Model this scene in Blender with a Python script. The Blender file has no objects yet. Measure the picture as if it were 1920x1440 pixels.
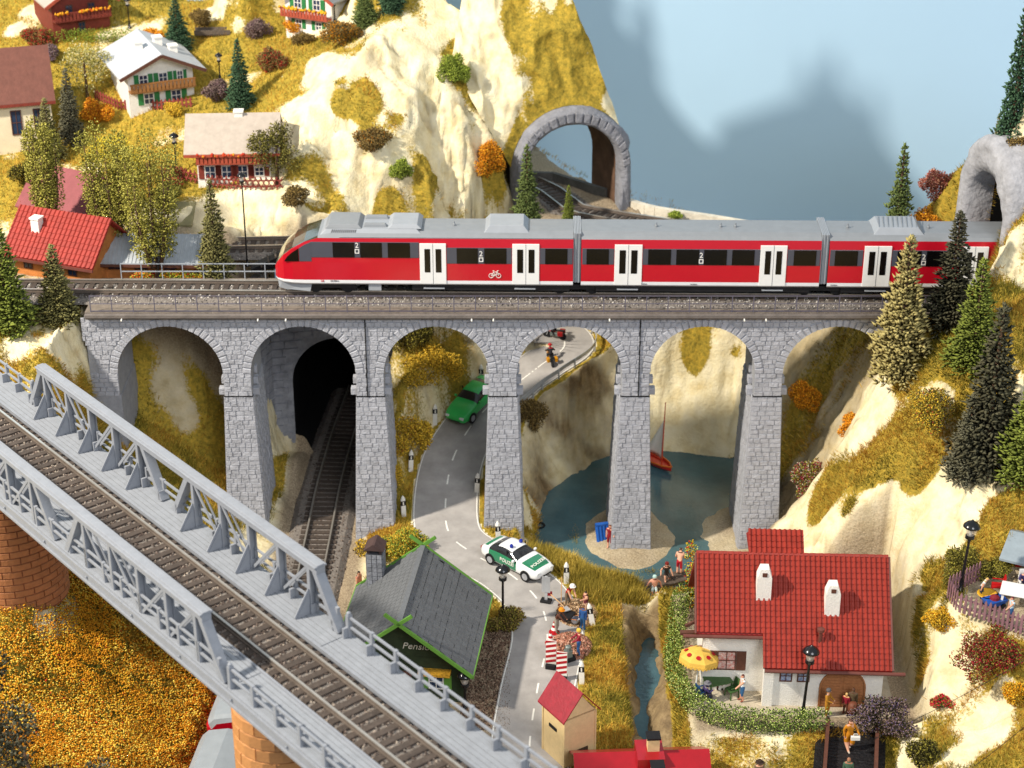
import bpy, bmesh, math, random
import numpy as np
from mathutils import Vector, Matrix
from mathutils import noise as mnoise
from mathutils.bvhtree import BVHTree
from mathutils.geometry import delaunay_2d_cdt

random.seed(7)
RNG = np.random.default_rng(11)
PI = math.pi
SC = bpy.context.scene
COL = SC.collection
# One unit is one centimetre on the layout (a figure is about two units tall).

# ------------------------------------------------------------------ camera
PITCH = math.radians(26.5)
FPX = 3575.0
CAM = Vector((0.0, -112.4, 68.8))
cam_data = bpy.data.cameras.new('camera')
cam_data.sensor_width = 36.0
cam_data.lens = 36.0 * FPX / 1920.0
cam_data.clip_start = 1.0
cam_data.clip_end = 1500.0
cam_data.dof.use_dof = True
cam_data.dof.focus_distance = 110.0
cam_data.dof.aperture_fstop = (cam_data.lens / 1000.0) / 0.3
cam = bpy.data.objects.new('camera', cam_data)
COL.objects.link(cam)
cam.location = CAM
cam.rotation_euler = (PI / 2 - PITCH, 0, 0)
SC.camera = cam

# ------------------------------------------------------------------ light (studio lamps, no sun)
world = bpy.data.worlds.new('World')
SC.world = world
world.use_nodes = True
bg = world.node_tree.nodes['Background']
bg.inputs[0].default_value = (0.84, 0.92, 1.0, 1)
bg.inputs[1].default_value = 0.46

def area_lamp(name, loc, target, size, power, color):
    d = bpy.data.lights.new(name, 'AREA')
    d.shape = 'DISK'
    d.size = size
    d.energy = power
    d.color = color
    o = bpy.data.objects.new(name, d)
    COL.objects.link(o)
    o.location = loc
    o.rotation_euler = (Vector(target) - Vector(loc)).to_track_quat('-Z', 'Y').to_euler()
    return o

KEY_POS = Vector((-110, -50, 122))
area_lamp('key_lamp', KEY_POS, (2, 0, 8), 9, 5.1 * PI * 168 ** 2, (1.0, 0.91, 0.77))
area_lamp('fill_lamp', (60, -190, 150), (0, 0, 10), 90, 1.3 * PI * 240 ** 2, (0.95, 0.97, 1.0))

SC.view_settings.view_transform = 'Standard'
SC.view_settings.look = 'None'
SC.view_settings.exposure = 0.0
SC.view_settings.gamma = 1.0
SC.view_settings.use_curve_mapping = False
SC.cycles.use_denoising = True
SC.cycles.max_bounces = 6
SC.cycles.transparent_max_bounces = 6
SC.cycles.caustics_reflective = False
SC.cycles.caustics_refractive = False

# ------------------------------------------------------------------ survey helper: a sighted pixel to a point at a known height or distance
_C, _S = math.cos(PITCH), math.sin(PITCH)
def ray(px, py):
    return Vector(((px - 960) / FPX, _C + (720 - py) / FPX * _S, -_S + (720 - py) / FPX * _C))
def PZ(px, py, z):
    r = ray(px, py)
    return CAM + r * ((z - CAM.z) / r.z)
def PY(px, py, y):
    r = ray(px, py)
    return CAM + r * ((y - CAM.y) / r.y)
def W(px, py, y):
    return tuple(PY(px, py, y))

# ------------------------------------------------------------------ materials
def lin(c):
    if isinstance(c, str):
        c = c.lstrip('#')
        c = [int(c[i:i + 2], 16) / 255 for i in (0, 2, 4)]
        return tuple(((v + .055) / 1.055) ** 2.4 if v > .04045 else v / 12.92 for v in c)
    return tuple(c)
_mats = {}
def pm(name, col, rough=.6, var=.18, scale=1.6, bump=.0, bscale=12., spec=.35, coat=0., metal=0., objvar=0., col2=None, alpha=1.0, trans=0.):
    """plain procedural paint: noise-varied base colour, fine relief, optional per-piece variation"""
    if name in _mats:
        return _mats[name]
    m = bpy.data.materials.new(name)
    m.use_nodes = True
    nt = m.node_tree
    N = nt.nodes
    L = nt.links
    b = N['Principled BSDF']
    c = lin(col)
    geo = N.new('ShaderNodeNewGeometry')
    n1 = N.new('ShaderNodeTexNoise')
    n1.inputs['Scale'].default_value = scale
    n1.inputs['Detail'].default_value = 5
    n1.inputs['Roughness'].default_value = .65
    L.new(geo.outputs['Position'], n1.inputs['Vector'])
    rp = N.new('ShaderNodeValToRGB')
    rp.color_ramp.elements[0].position = .3
    rp.color_ramp.elements[1].position = .7
    lo = lin(col2) if col2 else tuple(v * (1 - var) for v in c)
    hi = c if col2 else tuple(min(1, v * (1 + var)) for v in c)
    rp.color_ramp.elements[0].color = (*lo, 1)
    rp.color_ramp.elements[1].color = (*hi, 1)
    L.new(n1.outputs['Fac'], rp.inputs['Fac'])
    out = rp.outputs['Color']
    if objvar:
        oi = N.new('ShaderNodeObjectInfo')
        mr = N.new('ShaderNodeMapRange')
        mr.inputs['To Min'].default_value = 1 - objvar
        mr.inputs['To Max'].default_value = 1 + objvar
        L.new(oi.outputs['Random'], mr.inputs['Value'])
        hs = N.new('ShaderNodeHueSaturation')
        L.new(mr.outputs['Result'], hs.inputs['Value'])
        L.new(out, hs.inputs['Color'])
        out = hs.outputs['Color']
    L.new(out, b.inputs['Base Color'])
    b.inputs['Roughness'].default_value = rough
    b.inputs['Specular IOR Level'].default_value = spec
    b.inputs['Coat Weight'].default_value = coat
    b.inputs['Coat Roughness'].default_value = .08
    b.inputs['Metallic'].default_value = metal
    if trans:
        b.inputs['Transmission Weight'].default_value = trans
    if alpha < 1:
        b.inputs['Alpha'].default_value = alpha
    if bump:
        n2 = N.new('ShaderNodeTexNoise')
        n2.inputs['Scale'].default_value = bscale
        n2.inputs['Detail'].default_value = 4
        L.new(geo.outputs['Position'], n2.inputs['Vector'])
        bp = N.new('ShaderNodeBump')
        bp.inputs['Strength'].default_value = bump
        bp.inputs['Distance'].default_value = .12
        L.new(n2.outputs['Fac'], bp.inputs['Height'])
        L.new(bp.outputs['Normal'], b.inputs['Normal'])
    _mats[name] = m
    return m

def attr_mat(name, attr='Col', rough=.85, spec=.15, trl=0.):
    """colour stored per face on scattered pieces (leaves, blades, stones)"""
    if name in _mats:
        return _mats[name]
    m = bpy.data.materials.new(name)
    m.use_nodes = True
    nt = m.node_tree
    b = nt.nodes['Principled BSDF']
    a = nt.nodes.new('ShaderNodeAttribute')
    a.attribute_name = attr
    nt.links.new(a.outputs['Color'], b.inputs['Base Color'])
    b.inputs['Roughness'].default_value = rough
    b.inputs['Specular IOR Level'].default_value = spec
    if trl:
        b.inputs['Subsurface Weight'].default_value = 0
    _mats[name] = m
    return m

# ------------------------------------------------------------------ mesh builder
class MB:
    def __init__(s):
        s.v = []; s.f = []; s.m = []
    def add(s, verts, faces, mat=0):
        o = len(s.v)
        s.v.extend([tuple(p) for p in verts])
        for f in faces:
            s.f.append(tuple(i + o for i in f)); s.m.append(mat)
        return s
    def hexa(s, p, mat=0):
        """p: 4 bottom points then 4 top points, both counter-clockwise from above"""
        return s.add(p, [(3, 2, 1, 0), (4, 5, 6, 7), (0, 1, 5, 4), (1, 2, 6, 5), (2, 3, 7, 6), (3, 0, 4, 7)], mat)
    def box(s, c, d, rot=None, mat=0, taper=1.0):
        x, y, z = d[0] / 2, d[1] / 2, d[2] / 2
        t = taper
        p = [(-x, -y, -z), (x, -y, -z), (x, y, -z), (-x, y, -z), (-x * t, -y * t, z), (x * t, -y * t, z), (x * t, y * t, z), (-x * t, y * t, z)]
        if rot is not None:
            R = Matrix.Rotation(rot, 3, 'Z') if isinstance(rot, (int, float)) else rot
            p = [R @ Vector(q) for q in p]
        return s.hexa([(q[0] + c[0], q[1] + c[1], q[2] + c[2]) for q in p], mat)
    def bx(s, a, b, mat=0):
        lo = [min(a[i], b[i]) for i in range(3)]; hi = [max(a[i], b[i]) for i in range(3)]
        return s.box([(lo[i] + hi[i]) / 2 for i in range(3)], [hi[i] - lo[i] for i in range(3)], None, mat)
    def bar(s, a, b, w, h, mat=0, up=(0, 0, 1)):
        """rectangular bar from a to b"""
        a = Vector(a); b = Vector(b)
        d = (b - a).normalized()
        u = Vector(up)
        if abs(d.dot(u)) > .98:
            u = Vector((0, 1, 0))
        sd = d.cross(u).normalized()
        u = sd.cross(d).normalized()
        p = []
        for q in (a, b):
            for i, j in ((-1, -1), (1, -1), (1, 1), (-1, 1)):
                p.append(q + sd * (i * w / 2) + u * (j * h / 2))
        return s.add(p, [(0, 1, 2, 3), (7, 6, 5, 4), (0, 4, 5, 1), (1, 5, 6, 2), (2, 6, 7, 3), (3, 7, 4, 0)], mat)
    def tube(s, pts, r, n=8, mat=0, cap=True):
        pts = [Vector(p) for p in pts]
        rs = r if isinstance(r, (list, tuple)) else [r] * len(pts)
        ring = []
        for i, p in enumerate(pts):
            d = (pts[min(i + 1, len(pts) - 1)] - pts[max(i - 1, 0)]).normalized()
            u = Vector((0, 0, 1)) if abs(d.z) < .95 else Vector((0, 1, 0))
            a = d.cross(u).normalized(); b = a.cross(d).normalized()
            ring.append([p + (a * math.cos(2 * PI * k / n) + b * math.sin(2 * PI * k / n)) * rs[i] for k in range(n)])
        vs = [q for r_ in ring for q in r_]
        fs = []
        for i in range(len(pts) - 1):
            for k in range(n):
                fs.append((i * n + k, i * n + (k + 1) % n, (i + 1) * n + (k + 1) % n, (i + 1) * n + k))
        if cap:
            fs.append(tuple(range(n - 1, -1, -1))); fs.append(tuple((len(pts) - 1) * n + k for k in range(n)))
        fs = [f[::-1] for f in fs]
        return s.add(vs, fs, mat)
    def lathe(s, prof, c=(0, 0, 0), n=12, mat=0, rot=None, cap=True):
        """prof: list of (radius, height)"""
        vs = []
        for r, z in prof:
            for k in range(n):
                q = Vector((r * math.cos(2 * PI * k / n), r * math.sin(2 * PI * k / n), z))
                if rot is not None:
                    q = rot @ q
                vs.append((q[0] + c[0], q[1] + c[1], q[2] + c[2]))
        fs = []
        for i in range(len(prof) - 1):
            for k in range(n):
                fs.append((i * n + k, i * n + (k + 1) % n, (i + 1) * n + (k + 1) % n, (i + 1) * n + k))
        if cap:
            fs.append(tuple(range(n - 1, -1, -1))); fs.append(tuple((len(prof) - 1) * n + k for k in range(n)))
        return s.add(vs, fs, mat)
    def poly(s, pts, mat=0):
        return s.add(pts, [tuple(range(len(pts)))], mat)
    def prism(s, pts, off, mat=0):
        """polygon pts extruded by vector off"""
        n = len(pts)
        o = Vector(off)
        a = [Vector(p) for p in pts]
        b = [p + o for p in a]
        fs = [tuple(range(n - 1, -1, -1)), tuple(range(n, 2 * n))]
        for i in range(n):
            fs.append((i, (i + 1) % n, n + (i + 1) % n, n + i))
        return s.add(a + b, fs, mat)
    def mesh(s, name, mats=(), smooth=False):
        me = bpy.data.meshes.new(name)
        me.from_pydata(s.v, [], s.f)
        for m in mats:
            me.materials.append(m)
        if len(mats) > 1:
            me.polygons.foreach_set('material_index', s.m)
        if smooth:
            me.polygons.foreach_set('use_smooth', [True] * len(s.f))
        me.validate()
        me.update()
        return me
    def build(s, name, mats, parent=None, smooth=False, bevel=0., fix=False):
        if not isinstance(mats, (list, tuple)):
            mats = [mats]
        me = s.mesh(name, mats, smooth)
        if fix:
            b = bmesh.new(); b.from_mesh(me); bmesh.ops.recalc_face_normals(b, faces=b.faces); b.to_mesh(me); b.free()
        o = put(name, me, parent)
        if bevel:
            md = o.modifiers.new('edge', 'BEVEL')
            md.width = bevel; md.segments = 2; md.limit_method = 'ANGLE'; md.angle_limit = math.radians(40)
        return o

def put(name, me, parent=None, loc=None, rot=None, scl=None):
    o = bpy.data.objects.new(name, me)
    COL.objects.link(o)
    if parent is not None:
        o.parent = parent
    if loc is not None:
        o.location = loc
    if rot is not None:
        o.rotation_euler = rot if isinstance(rot, (tuple, list)) else (0, 0, rot)
    if scl is not None:
        o.scale = scl if isinstance(scl, (tuple, list)) else (scl,) * 3
    return o
def tag(o, label, cat, group=None):
    o['label'] = label; o['category'] = cat
    if group:
        o['group'] = group
    return o
def thing(name, label, cat, loc=(0, 0, 0), rotz=0., group=None, rot=None):
    o = bpy.data.objects.new(name, None)
    COL.objects.link(o)
    o.empty_display_size = .3
    o.location = loc
    o.rotation_euler = rot if rot is not None else (0, 0, rotz)
    return tag(o, label, cat, group)
def struct(o):
    o['kind'] = 'structure'
    return o
def stuff(o):
    o['kind'] = 'stuff'
    return o
def soup(name, V, F, mats, cols=None, parent=None, smooth=False, midx=None):
    """numpy mesh: V (n,3), F (m,k) constant polygon size, cols (m,3) colour per face"""
    me = bpy.data.meshes.new(name)
    V = np.asarray(V, np.float32); F = np.asarray(F, np.int32)
    n, (m, k) = len(V), F.shape
    me.vertices.add(n); me.vertices.foreach_set('co', V.ravel())
    me.loops.add(m * k); me.loops.foreach_set('vertex_index', F.ravel())
    me.polygons.add(m)
    me.polygons.foreach_set('loop_start', np.arange(0, m * k, k, dtype=np.int32))
    me.polygons.foreach_set('loop_total', np.full(m, k, np.int32))
    for q in (mats if isinstance(mats, (list, tuple)) else [mats]):
        me.materials.append(q)
    if midx is not None:
        me.polygons.foreach_set('material_index', np.asarray(midx, np.int32))
    if smooth:
        me.polygons.foreach_set('use_smooth', np.ones(m, bool))
    if cols is not None:
        a = me.attributes.new('Col', 'FLOAT_COLOR', 'FACE')
        c = np.ones((m, 4), np.float32); c[:, :3] = cols
        a.data.foreach_set('color', c.ravel())
    me.update()
    me.validate()
    return put(name, me, parent)
def text_mesh(txt, size, mat, ext=.01, shear=0.):
    cu = bpy.data.curves.new('t', 'FONT')
    cu.body = txt; cu.size = size; cu.extrude = ext; cu.align_x = 'CENTER'; cu.align_y = 'CENTER'; cu.shear = shear
    cu.resolution_u = 3
    o = bpy.data.objects.new('t', cu)
    COL.objects.link(o)
    bpy.context.view_layer.update()
    me = bpy.data.meshes.new_from_object(o.evaluated_get(bpy.context.evaluated_depsgraph_get()))
    bpy.data.objects.remove(o); bpy.data.curves.remove(cu)
    me.materials.clear(); me.materials.append(mat)
    return me

# ------------------------------------------------------------------ noise on grids
def vnoise(x, y, seed):
    r = np.random.default_rng(seed).random((257, 257)).astype(np.float64)
    xi = np.floor(x).astype(int); yi = np.floor(y).astype(int)
    fx = x - xi; fy = y - yi
    fx = fx * fx * (3 - 2 * fx); fy = fy * fy * (3 - 2 * fy)
    a = r[xi % 256, yi % 256]; b = r[(xi + 1) % 256, yi % 256]; c = r[xi % 256, (yi + 1) % 256]; d = r[(xi + 1) % 256, (yi + 1) % 256]
    return (a * (1 - fx) + b * fx) * (1 - fy) + (c * (1 - fx) + d * fx) * fy
def fbm(x, y, scale, octv, seed, gain=.5):
    s = 0.; amp = 1.; tot = 0.
    for i in range(octv):
        s = s + amp * vnoise(x / scale * 2 ** i + 31.7 * i, y / scale * 2 ** i + 17.3 * i, seed + i)
        tot += amp; amp *= gain
    return s / tot
def sm(a, b, x):
    t = np.clip((x - a) / (b - a), 0, 1)
    return t * t * (3 - 2 * t)

# ================================================================== TERRAIN
# surveyed break lines (x, y, z); everything between them is a net of triangles, then smoothed and roughened
TP = []
def tp(*pts):
    TP.extend(pts)
# station plateau and the bank at the left end of the viaduct
tp((-48, 6.5, 17.6), (-38, 6.5, 17.6), (-33, 6.5, 17.6), (-28.8, 6.5, 17.4), (-27, 7.5, 17.4), (-22, 8.2, 17.4), (-20.6, 8.8, 17.4),
   (-48, 11, 17.6), (-36, 11, 17.6), (-24, 11, 17.6), (-19.4, 11.5, 17.6), (-18, 13.8, 17.6),
   (-26.6, 4.6, 9.2), (-23, 4.6, 6.5), (-19.5, 4.6, 3.8), (-27, 0, 8.6), (-23, 0, 5.5), (-19, 0, 2.6), (-27.2, -4, 9.3), (-23, -4, 5.6), (-19, -4, 3),
   (-48, -2, 17.2), (-38, -2.6, 17), (-33, -2.6, 16.9), (-29.2, -2, 16.6), (-28.2, 1, 16.6), (-28.1, 4, 16.8),
   (-48, -7, 13), (-36, -7, 12.5), (-30, -6.5, 12.4), (-27.8, -5, 10.6), (-48, -14, 11.5), (-34, -14, 11), (-28, -12.5, 10), (-24, -10, 6), (-20, -10, 3.6))
# foreground left: slope under the truss bridge, flower meadow, branch line cutting
tp((-48, -22, 12), (-34, -22, 11), (-28, -22, 11.0), (-24, -19.5, 8.2), (-17.0, -15, 2.8), (-17.9, -23, 2.8), (-18.8, -32, 2.8),
   (-20.5, -12, 5.2), (-21.5, -18, 5.8), (-21.5, -25, 5.2), (-22, -33, 5), (-27, -28, 7), (-28, -35, 7), (-34, -32, 9), (-48, -34, 10),
   (-48, -52, 8), (-30, -48, 6), (-20, -48, 4), (-15, -48, 1.0), (-11, -48, 1.0), (-16.0, -14, 1.1), (-16.9, -23, 1.1), (-18.0, -34, 1.1), (-11.8, -14, 1.1), (-11.7, -23, 1.1), (-11.4, -34, 1.1),
   (-16.2, -5, 1.4), (-15.4, -1, 1.0), (-15.6, 5, 1.0), (-15.9, 12.4, 1.0), (-10.4, -1, 1.0), (-10.3, 5, 1.0), (-10, 12.4, 1.0), (-11, -5, 1.1), (-16.8, 3, 2.4), (-17.6, 8, 2.2), (-17.2, 12.3, 2.0), (-18.9, 6.2, 3.2), (-20.2, 6.4, 9))
# pension, road level, grass bank to the lake
tp((-10.4, -8, 1.7), (-10.6, -16, 1.8), (-10, -26, 1.8), (-8, -8, 1.8), (-4, -8, 1.9), (0, -12, 2), (4, -10, 2), (0, -24, 2), (4, -26, 2), (-6, -38, 2), (4, -38, 2), (-6, -52, 2), (6, -52, 1),
   (-9.4, -.5, 1.5), (-9.4, 4, 1.8), (-9.3, 10, 4), (-7.6, -3, 1.7), (.2, -1.2, 1.6), (.2, 2, 2.2), (.6, 6, 3.4), (1.2, 8.4, 4.6),
   (1.3, -.6, -.3), (1.3, 2.4, -.3), (1.8, 6, -.3), (2.2, 7.8, -.3), (4.0, 10.7, -.3), (6.0, 12.5, -.3), (7.6, 13.3, -.3), (11.3, 14.8, -.3), (14.9, 14.1, -.3), (17.0, 13.2, -.3), (17.2, 9.4, -.3),
   (2.2, -2.2, 1.3), (3.4, -4.2, 1.6), (6.5, -6.6, 1.7), (8, -8.8, 1.8), (4.5, -3.2, -.3), (7.6, -5.2, -.3), (9.3, -7.2, -.3),
   (7, 0, -1.5), (12, 5, -1.5), (5, 8, -1.5), (14, 11, -1.5), (10.5, -4, -1.5), (11.5, 9, -1.5))
# ravine of the stream
tp((7.3, -11, 1.9), (6.9, -16, 1.9), (6.6, -22, 2), (6.2, -30, 1.4), (8.3, -11, -.9), (7.8, -16, -1), (7.5, -22, -1.1), (7.2, -30, -1.2),
   (9.3, -11, -.9), (8.9, -16, -1), (8.6, -22, -1.1), (8.4, -30, -1.2), (10.2, -10.2, 2.4), (9.8, -16, 2.6), (9.6, -21, 2.3), (9.6, -25, .9), (10.4, -31, .3))
# house ledge, sandy shore
tp((10.8, -9.4, 2.8), (10.2, -22.4, 2.8), (12, -24.6, 2.8), (16, -24.9, 2.8), (22, -24.9, 2.8), (23.4, -20, 2.8), (23.6, -12, 2.8), (17, -10, 2.8),
   (12.5, -26.8, 1.2), (18, -27.2, 1.2), (13, -31, .3), (19, -32, .3), (22, -29, 1), (13.4, 4.6, -.1), (13, 2, -.1), (12.3, -3, -.3), (14, 3, .2), (17.6, 5, .4), (17.6, 0, .4), (14, -4, .4), (12.6, -7.4, 1.9), (17, -5, .9))
# shore cliff behind the lake, road shelf, hidden back of the plateau
tp((1.9, 11.0, 5.0), (3.9, 12.2, 6.6), (5.9, 14.6, 7.6), (6.9, 17.6, 7.7), (6.6, 20, 8.2), (2.8, 21, 8.8), (9, 17.2, 9), (11, 17.4, 11), (15, 16.9, 11), (18, 16, 11.5),
   (11, 19.6, 15), (15, 19.2, 15), (20, 17.5, 15.6), (24, 13, 16.6), (18.2, 9, 3), (18.5, 5, 2), (19.4, 12, 8),
   (-3, 15.8, 8), (0, 16.8, 7.9), (-4, 17.5, 10), (-6, 15.2, 11), (-8.3, 1, 2.4), (-8.1, 5, 4.8), (-7.9, 9, 8), (-6.8, 12.5, 9.4),
   (-9, 13.0, 12), (-9.2, 14, 17), (-16.2, 13.8, 17.5), (-12, 13.8, 17.5), (-5, 20, 15.3), (-2.5, 21.2, 15.3), (1, 22, 15.3), (6, 21.6, 15.3), (9, 20.6, 15.2))
# rear line shelf past the rock tunnel
tp((.4, 23.5, 15.2), (-.6, 27.5, 15.2), (-2.5, 31.5, 15.2), (-6, 37, 15.2), (9.6, 25.2, 15.2), (8, 28, 15.2), (5.5, 33, 15.2), (2, 40, 15.2), (15.8, 22.4, 15.2), (22, 18.6, 15.6), (27, 13.5, 16.6),
   (10.6, 26, 9), (8.6, 30, 9), (6.2, 35, 9), (16.4, 23.6, 8), (23, 20, 9), (28.5, 16, 10), (4, 44, 6), (-6, 46, 8), (14, 46, 2), (30, 30, 2), (48, 46, 2), (48, 24, 4), (20, 52, 0), (48, 54, 0))
# rock mountain
tp((-20, 13.4, 18), (-16, 14.2, 18.2), (-10, 16, 17.8), (-4.4, 18.6, 16.6), (-1.6, 21.2, 15.6),
   W(520, 300, 18.5), W(600, 200, 20.5), W(700, 60, 25.5), W(760, 0, 29), W(800, 100, 25), W(780, 250, 20.5), W(700, 300, 18.6), W(660, 350, 17), W(820, 340, 18.8), W(890, 310, 21), W(880, 150, 25), W(900, 60, 28),
   (-1.6, 23, 23.4), (-3.2, 27, 27), (-5.6, 31, 31.5), (-8.6, 36, 38), (-8, 33, 34), (-13, 36, 34), (-10, 39, 41), (-15, 41, 42), (-21, 42, 39), (-9.4, 40.6, 40), (-8, 43, 20), (-16, 47, 25), (-26, 49, 24), (-48, 51, 22))
# houses' hillside
tp(*[W(*q) for q in ((-160, 330, 18), (0, 330, 18), (150, 330, 18), (300, 400, 13), (430, 402, 13), (560, 402, 13.6), (300, 352, 17), (430, 350, 16.6), (540, 350, 16.2), (-160, 290, 22), (100, 290, 22), (250, 280, 22), (400, 240, 22), (490, 240, 20.5),
   (-160, 200, 29), (0, 200, 29), (150, 200, 27), (280, 200, 26), (380, 190, 26), (470, 150, 27), (560, 110, 27), (-160, 80, 36), (0, 80, 36), (150, 75, 35), (300, 90, 34), (450, 70, 34), (560, 70, 33), (620, 60, 31.5), (-160, 0, 42), (0, 0, 42), (200, 0, 41), (400, 0, 41), (550, 0, 39), (680, 0, 35))])
tp((-48, 46, 29), (-36, 47, 30), (-22, 46, 33))
# right hillside in front of the viaduct end
tp(W(1440, 992, -3), W(1500, 920, -3), W(1560, 840, -3.2), W(1640, 735, -3.2), W(1720, 655, -3.2), W(1790, 600, -3), W(1840, 545, -2.2),
   (18.2, -.7, 1.4), (20.4, -.7, 5), (22.3, -.7, 9.5), (24.2, -.7, 13.5), (26, -.4, 17), (28, -.2, 17.7), (19.6, 2, 4), (22.2, 2, 9), (24, 2, 14), (24.4, 5, 16), (19.4, 6.4, 3.6), (21.4, 7, 8), (24, 7.2, 14.5),
   (25.4, 7, 17.6), (29.6, 7, 17.6), (26.5, 2.6, 17.7), (31, 2.6, 17.8), (29.8, 2.6, 17.8), (27.4, 10.2, 18.4), (29.6, 9.6, 23.6), (28.4, 8.2, 19.5),
   (31.9, -.6, 25), (31.9, 2.6, 29.4), (31.9, 6, 28), (32, 9, 27), (31.4, 12.5, 23), (34, -1, 27), (34, 3, 32.6), (38, 4, 35.5), (48, 4, 37), (38, 10, 30), (48, 12, 28), (30.6, -1.7, 22.5), (29.8, -1.6, 18.8), (30.8, 7.4, 25), (30.0, 7.6, 22), (31.0, 2.6, 28.0), (33, -5, 19.4), (36, -4, 22), (48, -5, 25), (30, 14, 16), (38, 18, 18))
tp(*[W(*q) for q in ((1800, 650, -6), (1900, 560, -6), (1920, 700, -10), (1800, 800, -9), (1700, 780, -7), (1600, 900, -7), (1650, 950, -10), (1750, 900, -11), (1850, 885, -12.6), (1920, 868, -13.6), (2060, 840, -14),
   (1550, 1000, -9), (1680, 1050, -13), (1780, 1020, -15), (1880, 960, -15.2), (1920, 1000, -17), (1690, 1160, -18), (1665, 1330, -22.5), (1700, 1400, -26), (1770, 1240, -22), (1800, 1350, -26), (1920, 1290, -26.3), (1920, 1440, -31), (1720, 1440, -29))])
TERR = 9.5
tp(tuple(PZ(1772, 1108, TERR)), tuple(PZ(1790, 1130, TERR)), tuple(PZ(1930, 1185, TERR)), tuple(PZ(1830, 1058, TERR)), tuple(PZ(1960, 1045, TERR)), (32, -20, TERR), (32, -25, TERR), (36, -24, 9), (48, -22, 11), (48, -38, 6), (30, -38, 3), (20, -40, .3), (10, -40, .2), (48, -52, 4), (24, -52, 1))

GX0, GX1, GY0, GY1, GS = -47.0, 47.0, -51.0, 52.6, 0.2
gx = np.arange(GX0, GX1 + 1e-6, GS); gy = np.arange(GY0, GY1 + 1e-6, GS)
NX, NY = len(gx), len(gy)
HX, HY = np.meshgrid(gx, gy, indexing='ij')
def tin():
    pts = [Vector((p[0], p[1])) for p in TP]
    zs = np.array([p[2] for p in TP])
    r = delaunay_2d_cdt(pts, [], [], 0, 1e-4)
    vo = [o[0] for o in r[3]]
    P2 = np.array([(v.x, v.y) for v in r[0]])
    Z = np.full((NX, NY), np.nan)
    for t in r[2]:
        a, b, c = (P2[i] for i in t)
        za, zb, zc = (zs[vo[i]] for i in t)
        i0 = max(0, int(math.floor((min(a[0], b[0], c[0]) - GX0) / GS))); i1 = min(NX - 1, int(math.ceil((max(a[0], b[0], c[0]) - GX0) / GS)))
        j0 = max(0, int(math.floor((min(a[1], b[1], c[1]) - GY0) / GS))); j1 = min(NY - 1, int(math.ceil((max(a[1], b[1], c[1]) - GY0) / GS)))
        if i1 < i0 or j1 < j0:
            continue
        X = HX[i0:i1 + 1, j0:j1 + 1]; Y = HY[i0:i1 + 1, j0:j1 + 1]
        den = (b[1] - c[1]) * (a[0] - c[0]) + (c[0] - b[0]) * (a[1] - c[1])
        if abs(den) < 1e-9:
            continue
        l1 = ((b[1] - c[1]) * (X - c[0]) + (c[0] - b[0]) * (Y - c[1])) / den
        l2 = ((c[1] - a[1]) * (X - c[0]) + (a[0] - c[0]) * (Y - c[1])) / den
        l3 = 1 - l1 - l2
        ok = (l1 >= -1e-6) & (l2 >= -1e-6) & (l3 >= -1e-6)
        sub = Z[i0:i1 + 1, j0:j1 + 1]
        sub[ok] = (l1 * za + l2 * zb + l3 * zc)[ok]
    bad = np.isnan(Z)
    Z[bad] = 5.
    return Z
def blur(A, sig):
    r = int(sig * 3) + 1
    k = np.exp(-.5 * (np.arange(-r, r + 1) / sig) ** 2); k /= k.sum()
    B = np.pad(A, r, mode='edge')
    B = sum(k[i] * B[i:i + A.shape[0], :] for i in range(2 * r + 1))
    return sum(k[i] * B[:, i:i + A.shape[1]] for i in range(2 * r + 1))
HZ = blur(tin(), 2.2)
def slope_of(Z):
    a, b = np.gradient(Z, GS)
    return np.sqrt(a * a + b * b)
SL = slope_of(HZ)
# folds of the plaster cloth: ridged, running down the slopes
steep = sm(.35, 1.2, SL)
rid = 1 - np.abs(2 * fbm(HX + 1.2 * (fbm(HX, HY, 5, 2, 3) - .5) * 4, HY * .55 + HX * .12, 4.2, 3, 40) - 1)
crk0 = np.abs(2 * fbm(HX + .25 * HZ, HY + .1 * HZ, 3.4, 4, 121) - 1)
HZ = HZ - steep * (1 - sm(.0, .09, crk0)) * .35
HZ = HZ + steep * ((rid - .6) * 1.9 + (fbm(HX, HY, 1.6, 3, 51) - .5) * 1.1 + (fbm(HX, HY, .6, 2, 57) - .5) * .35) + (1 - steep) * (fbm(HX, HY, 2.5, 4, 61) - .5) * .45

def seg_dist(px_, pts):
    """distance of the grid to a polyline and the height along it"""
    D = np.full((NX, NY), 1e9); Zr = np.zeros((NX, NY))
    for a, b in zip(pts[:-1], pts[1:]):
        ax, ay, az = a; bx_, by, bz = b
        dx, dy = bx_ - ax, by - ay
        t = np.clip(((HX - ax) * dx + (HY - ay) * dy) / (dx * dx + dy * dy + 1e-12), 0, 1)
        d = np.hypot(HX - ax - t * dx, HY - ay - t * dy)
        q = d < D
        D[q] = d[q]; Zr[q] = (az + t * (bz - az))[q]
    return D, Zr
def crom(pts, n=8):
    """smooth curve through points"""
    P = [Vector(p) for p in pts]
    P = [P[0] * 2 - P[1]] + P + [P[-1] * 2 - P[-2]]
    out = []
    for i in range(1, len(P) - 2):
        p0, p1, p2, p3 = P[i - 1:i + 3]
        for k in range(n):
            t = k / n
            out.append(.5 * ((2 * p1) + (p2 - p0) * t + (2 * p0 - 5 * p1 + 4 * p2 - p3) * t * t + (3 * p1 - p0 - 3 * p2 + p3) * t ** 3))
    out.append(P[-2])
    return out
def grade(pts, half, fall, drop=0.):
    """level the ground along a line"""
    global HZ
    D, Zr = seg_dist(0, [tuple(p) for p in pts])
    k = 1 - sm(half, half + fall, D)
    HZ = HZ * (1 - k) + (Zr - drop) * k
    return D
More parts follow.
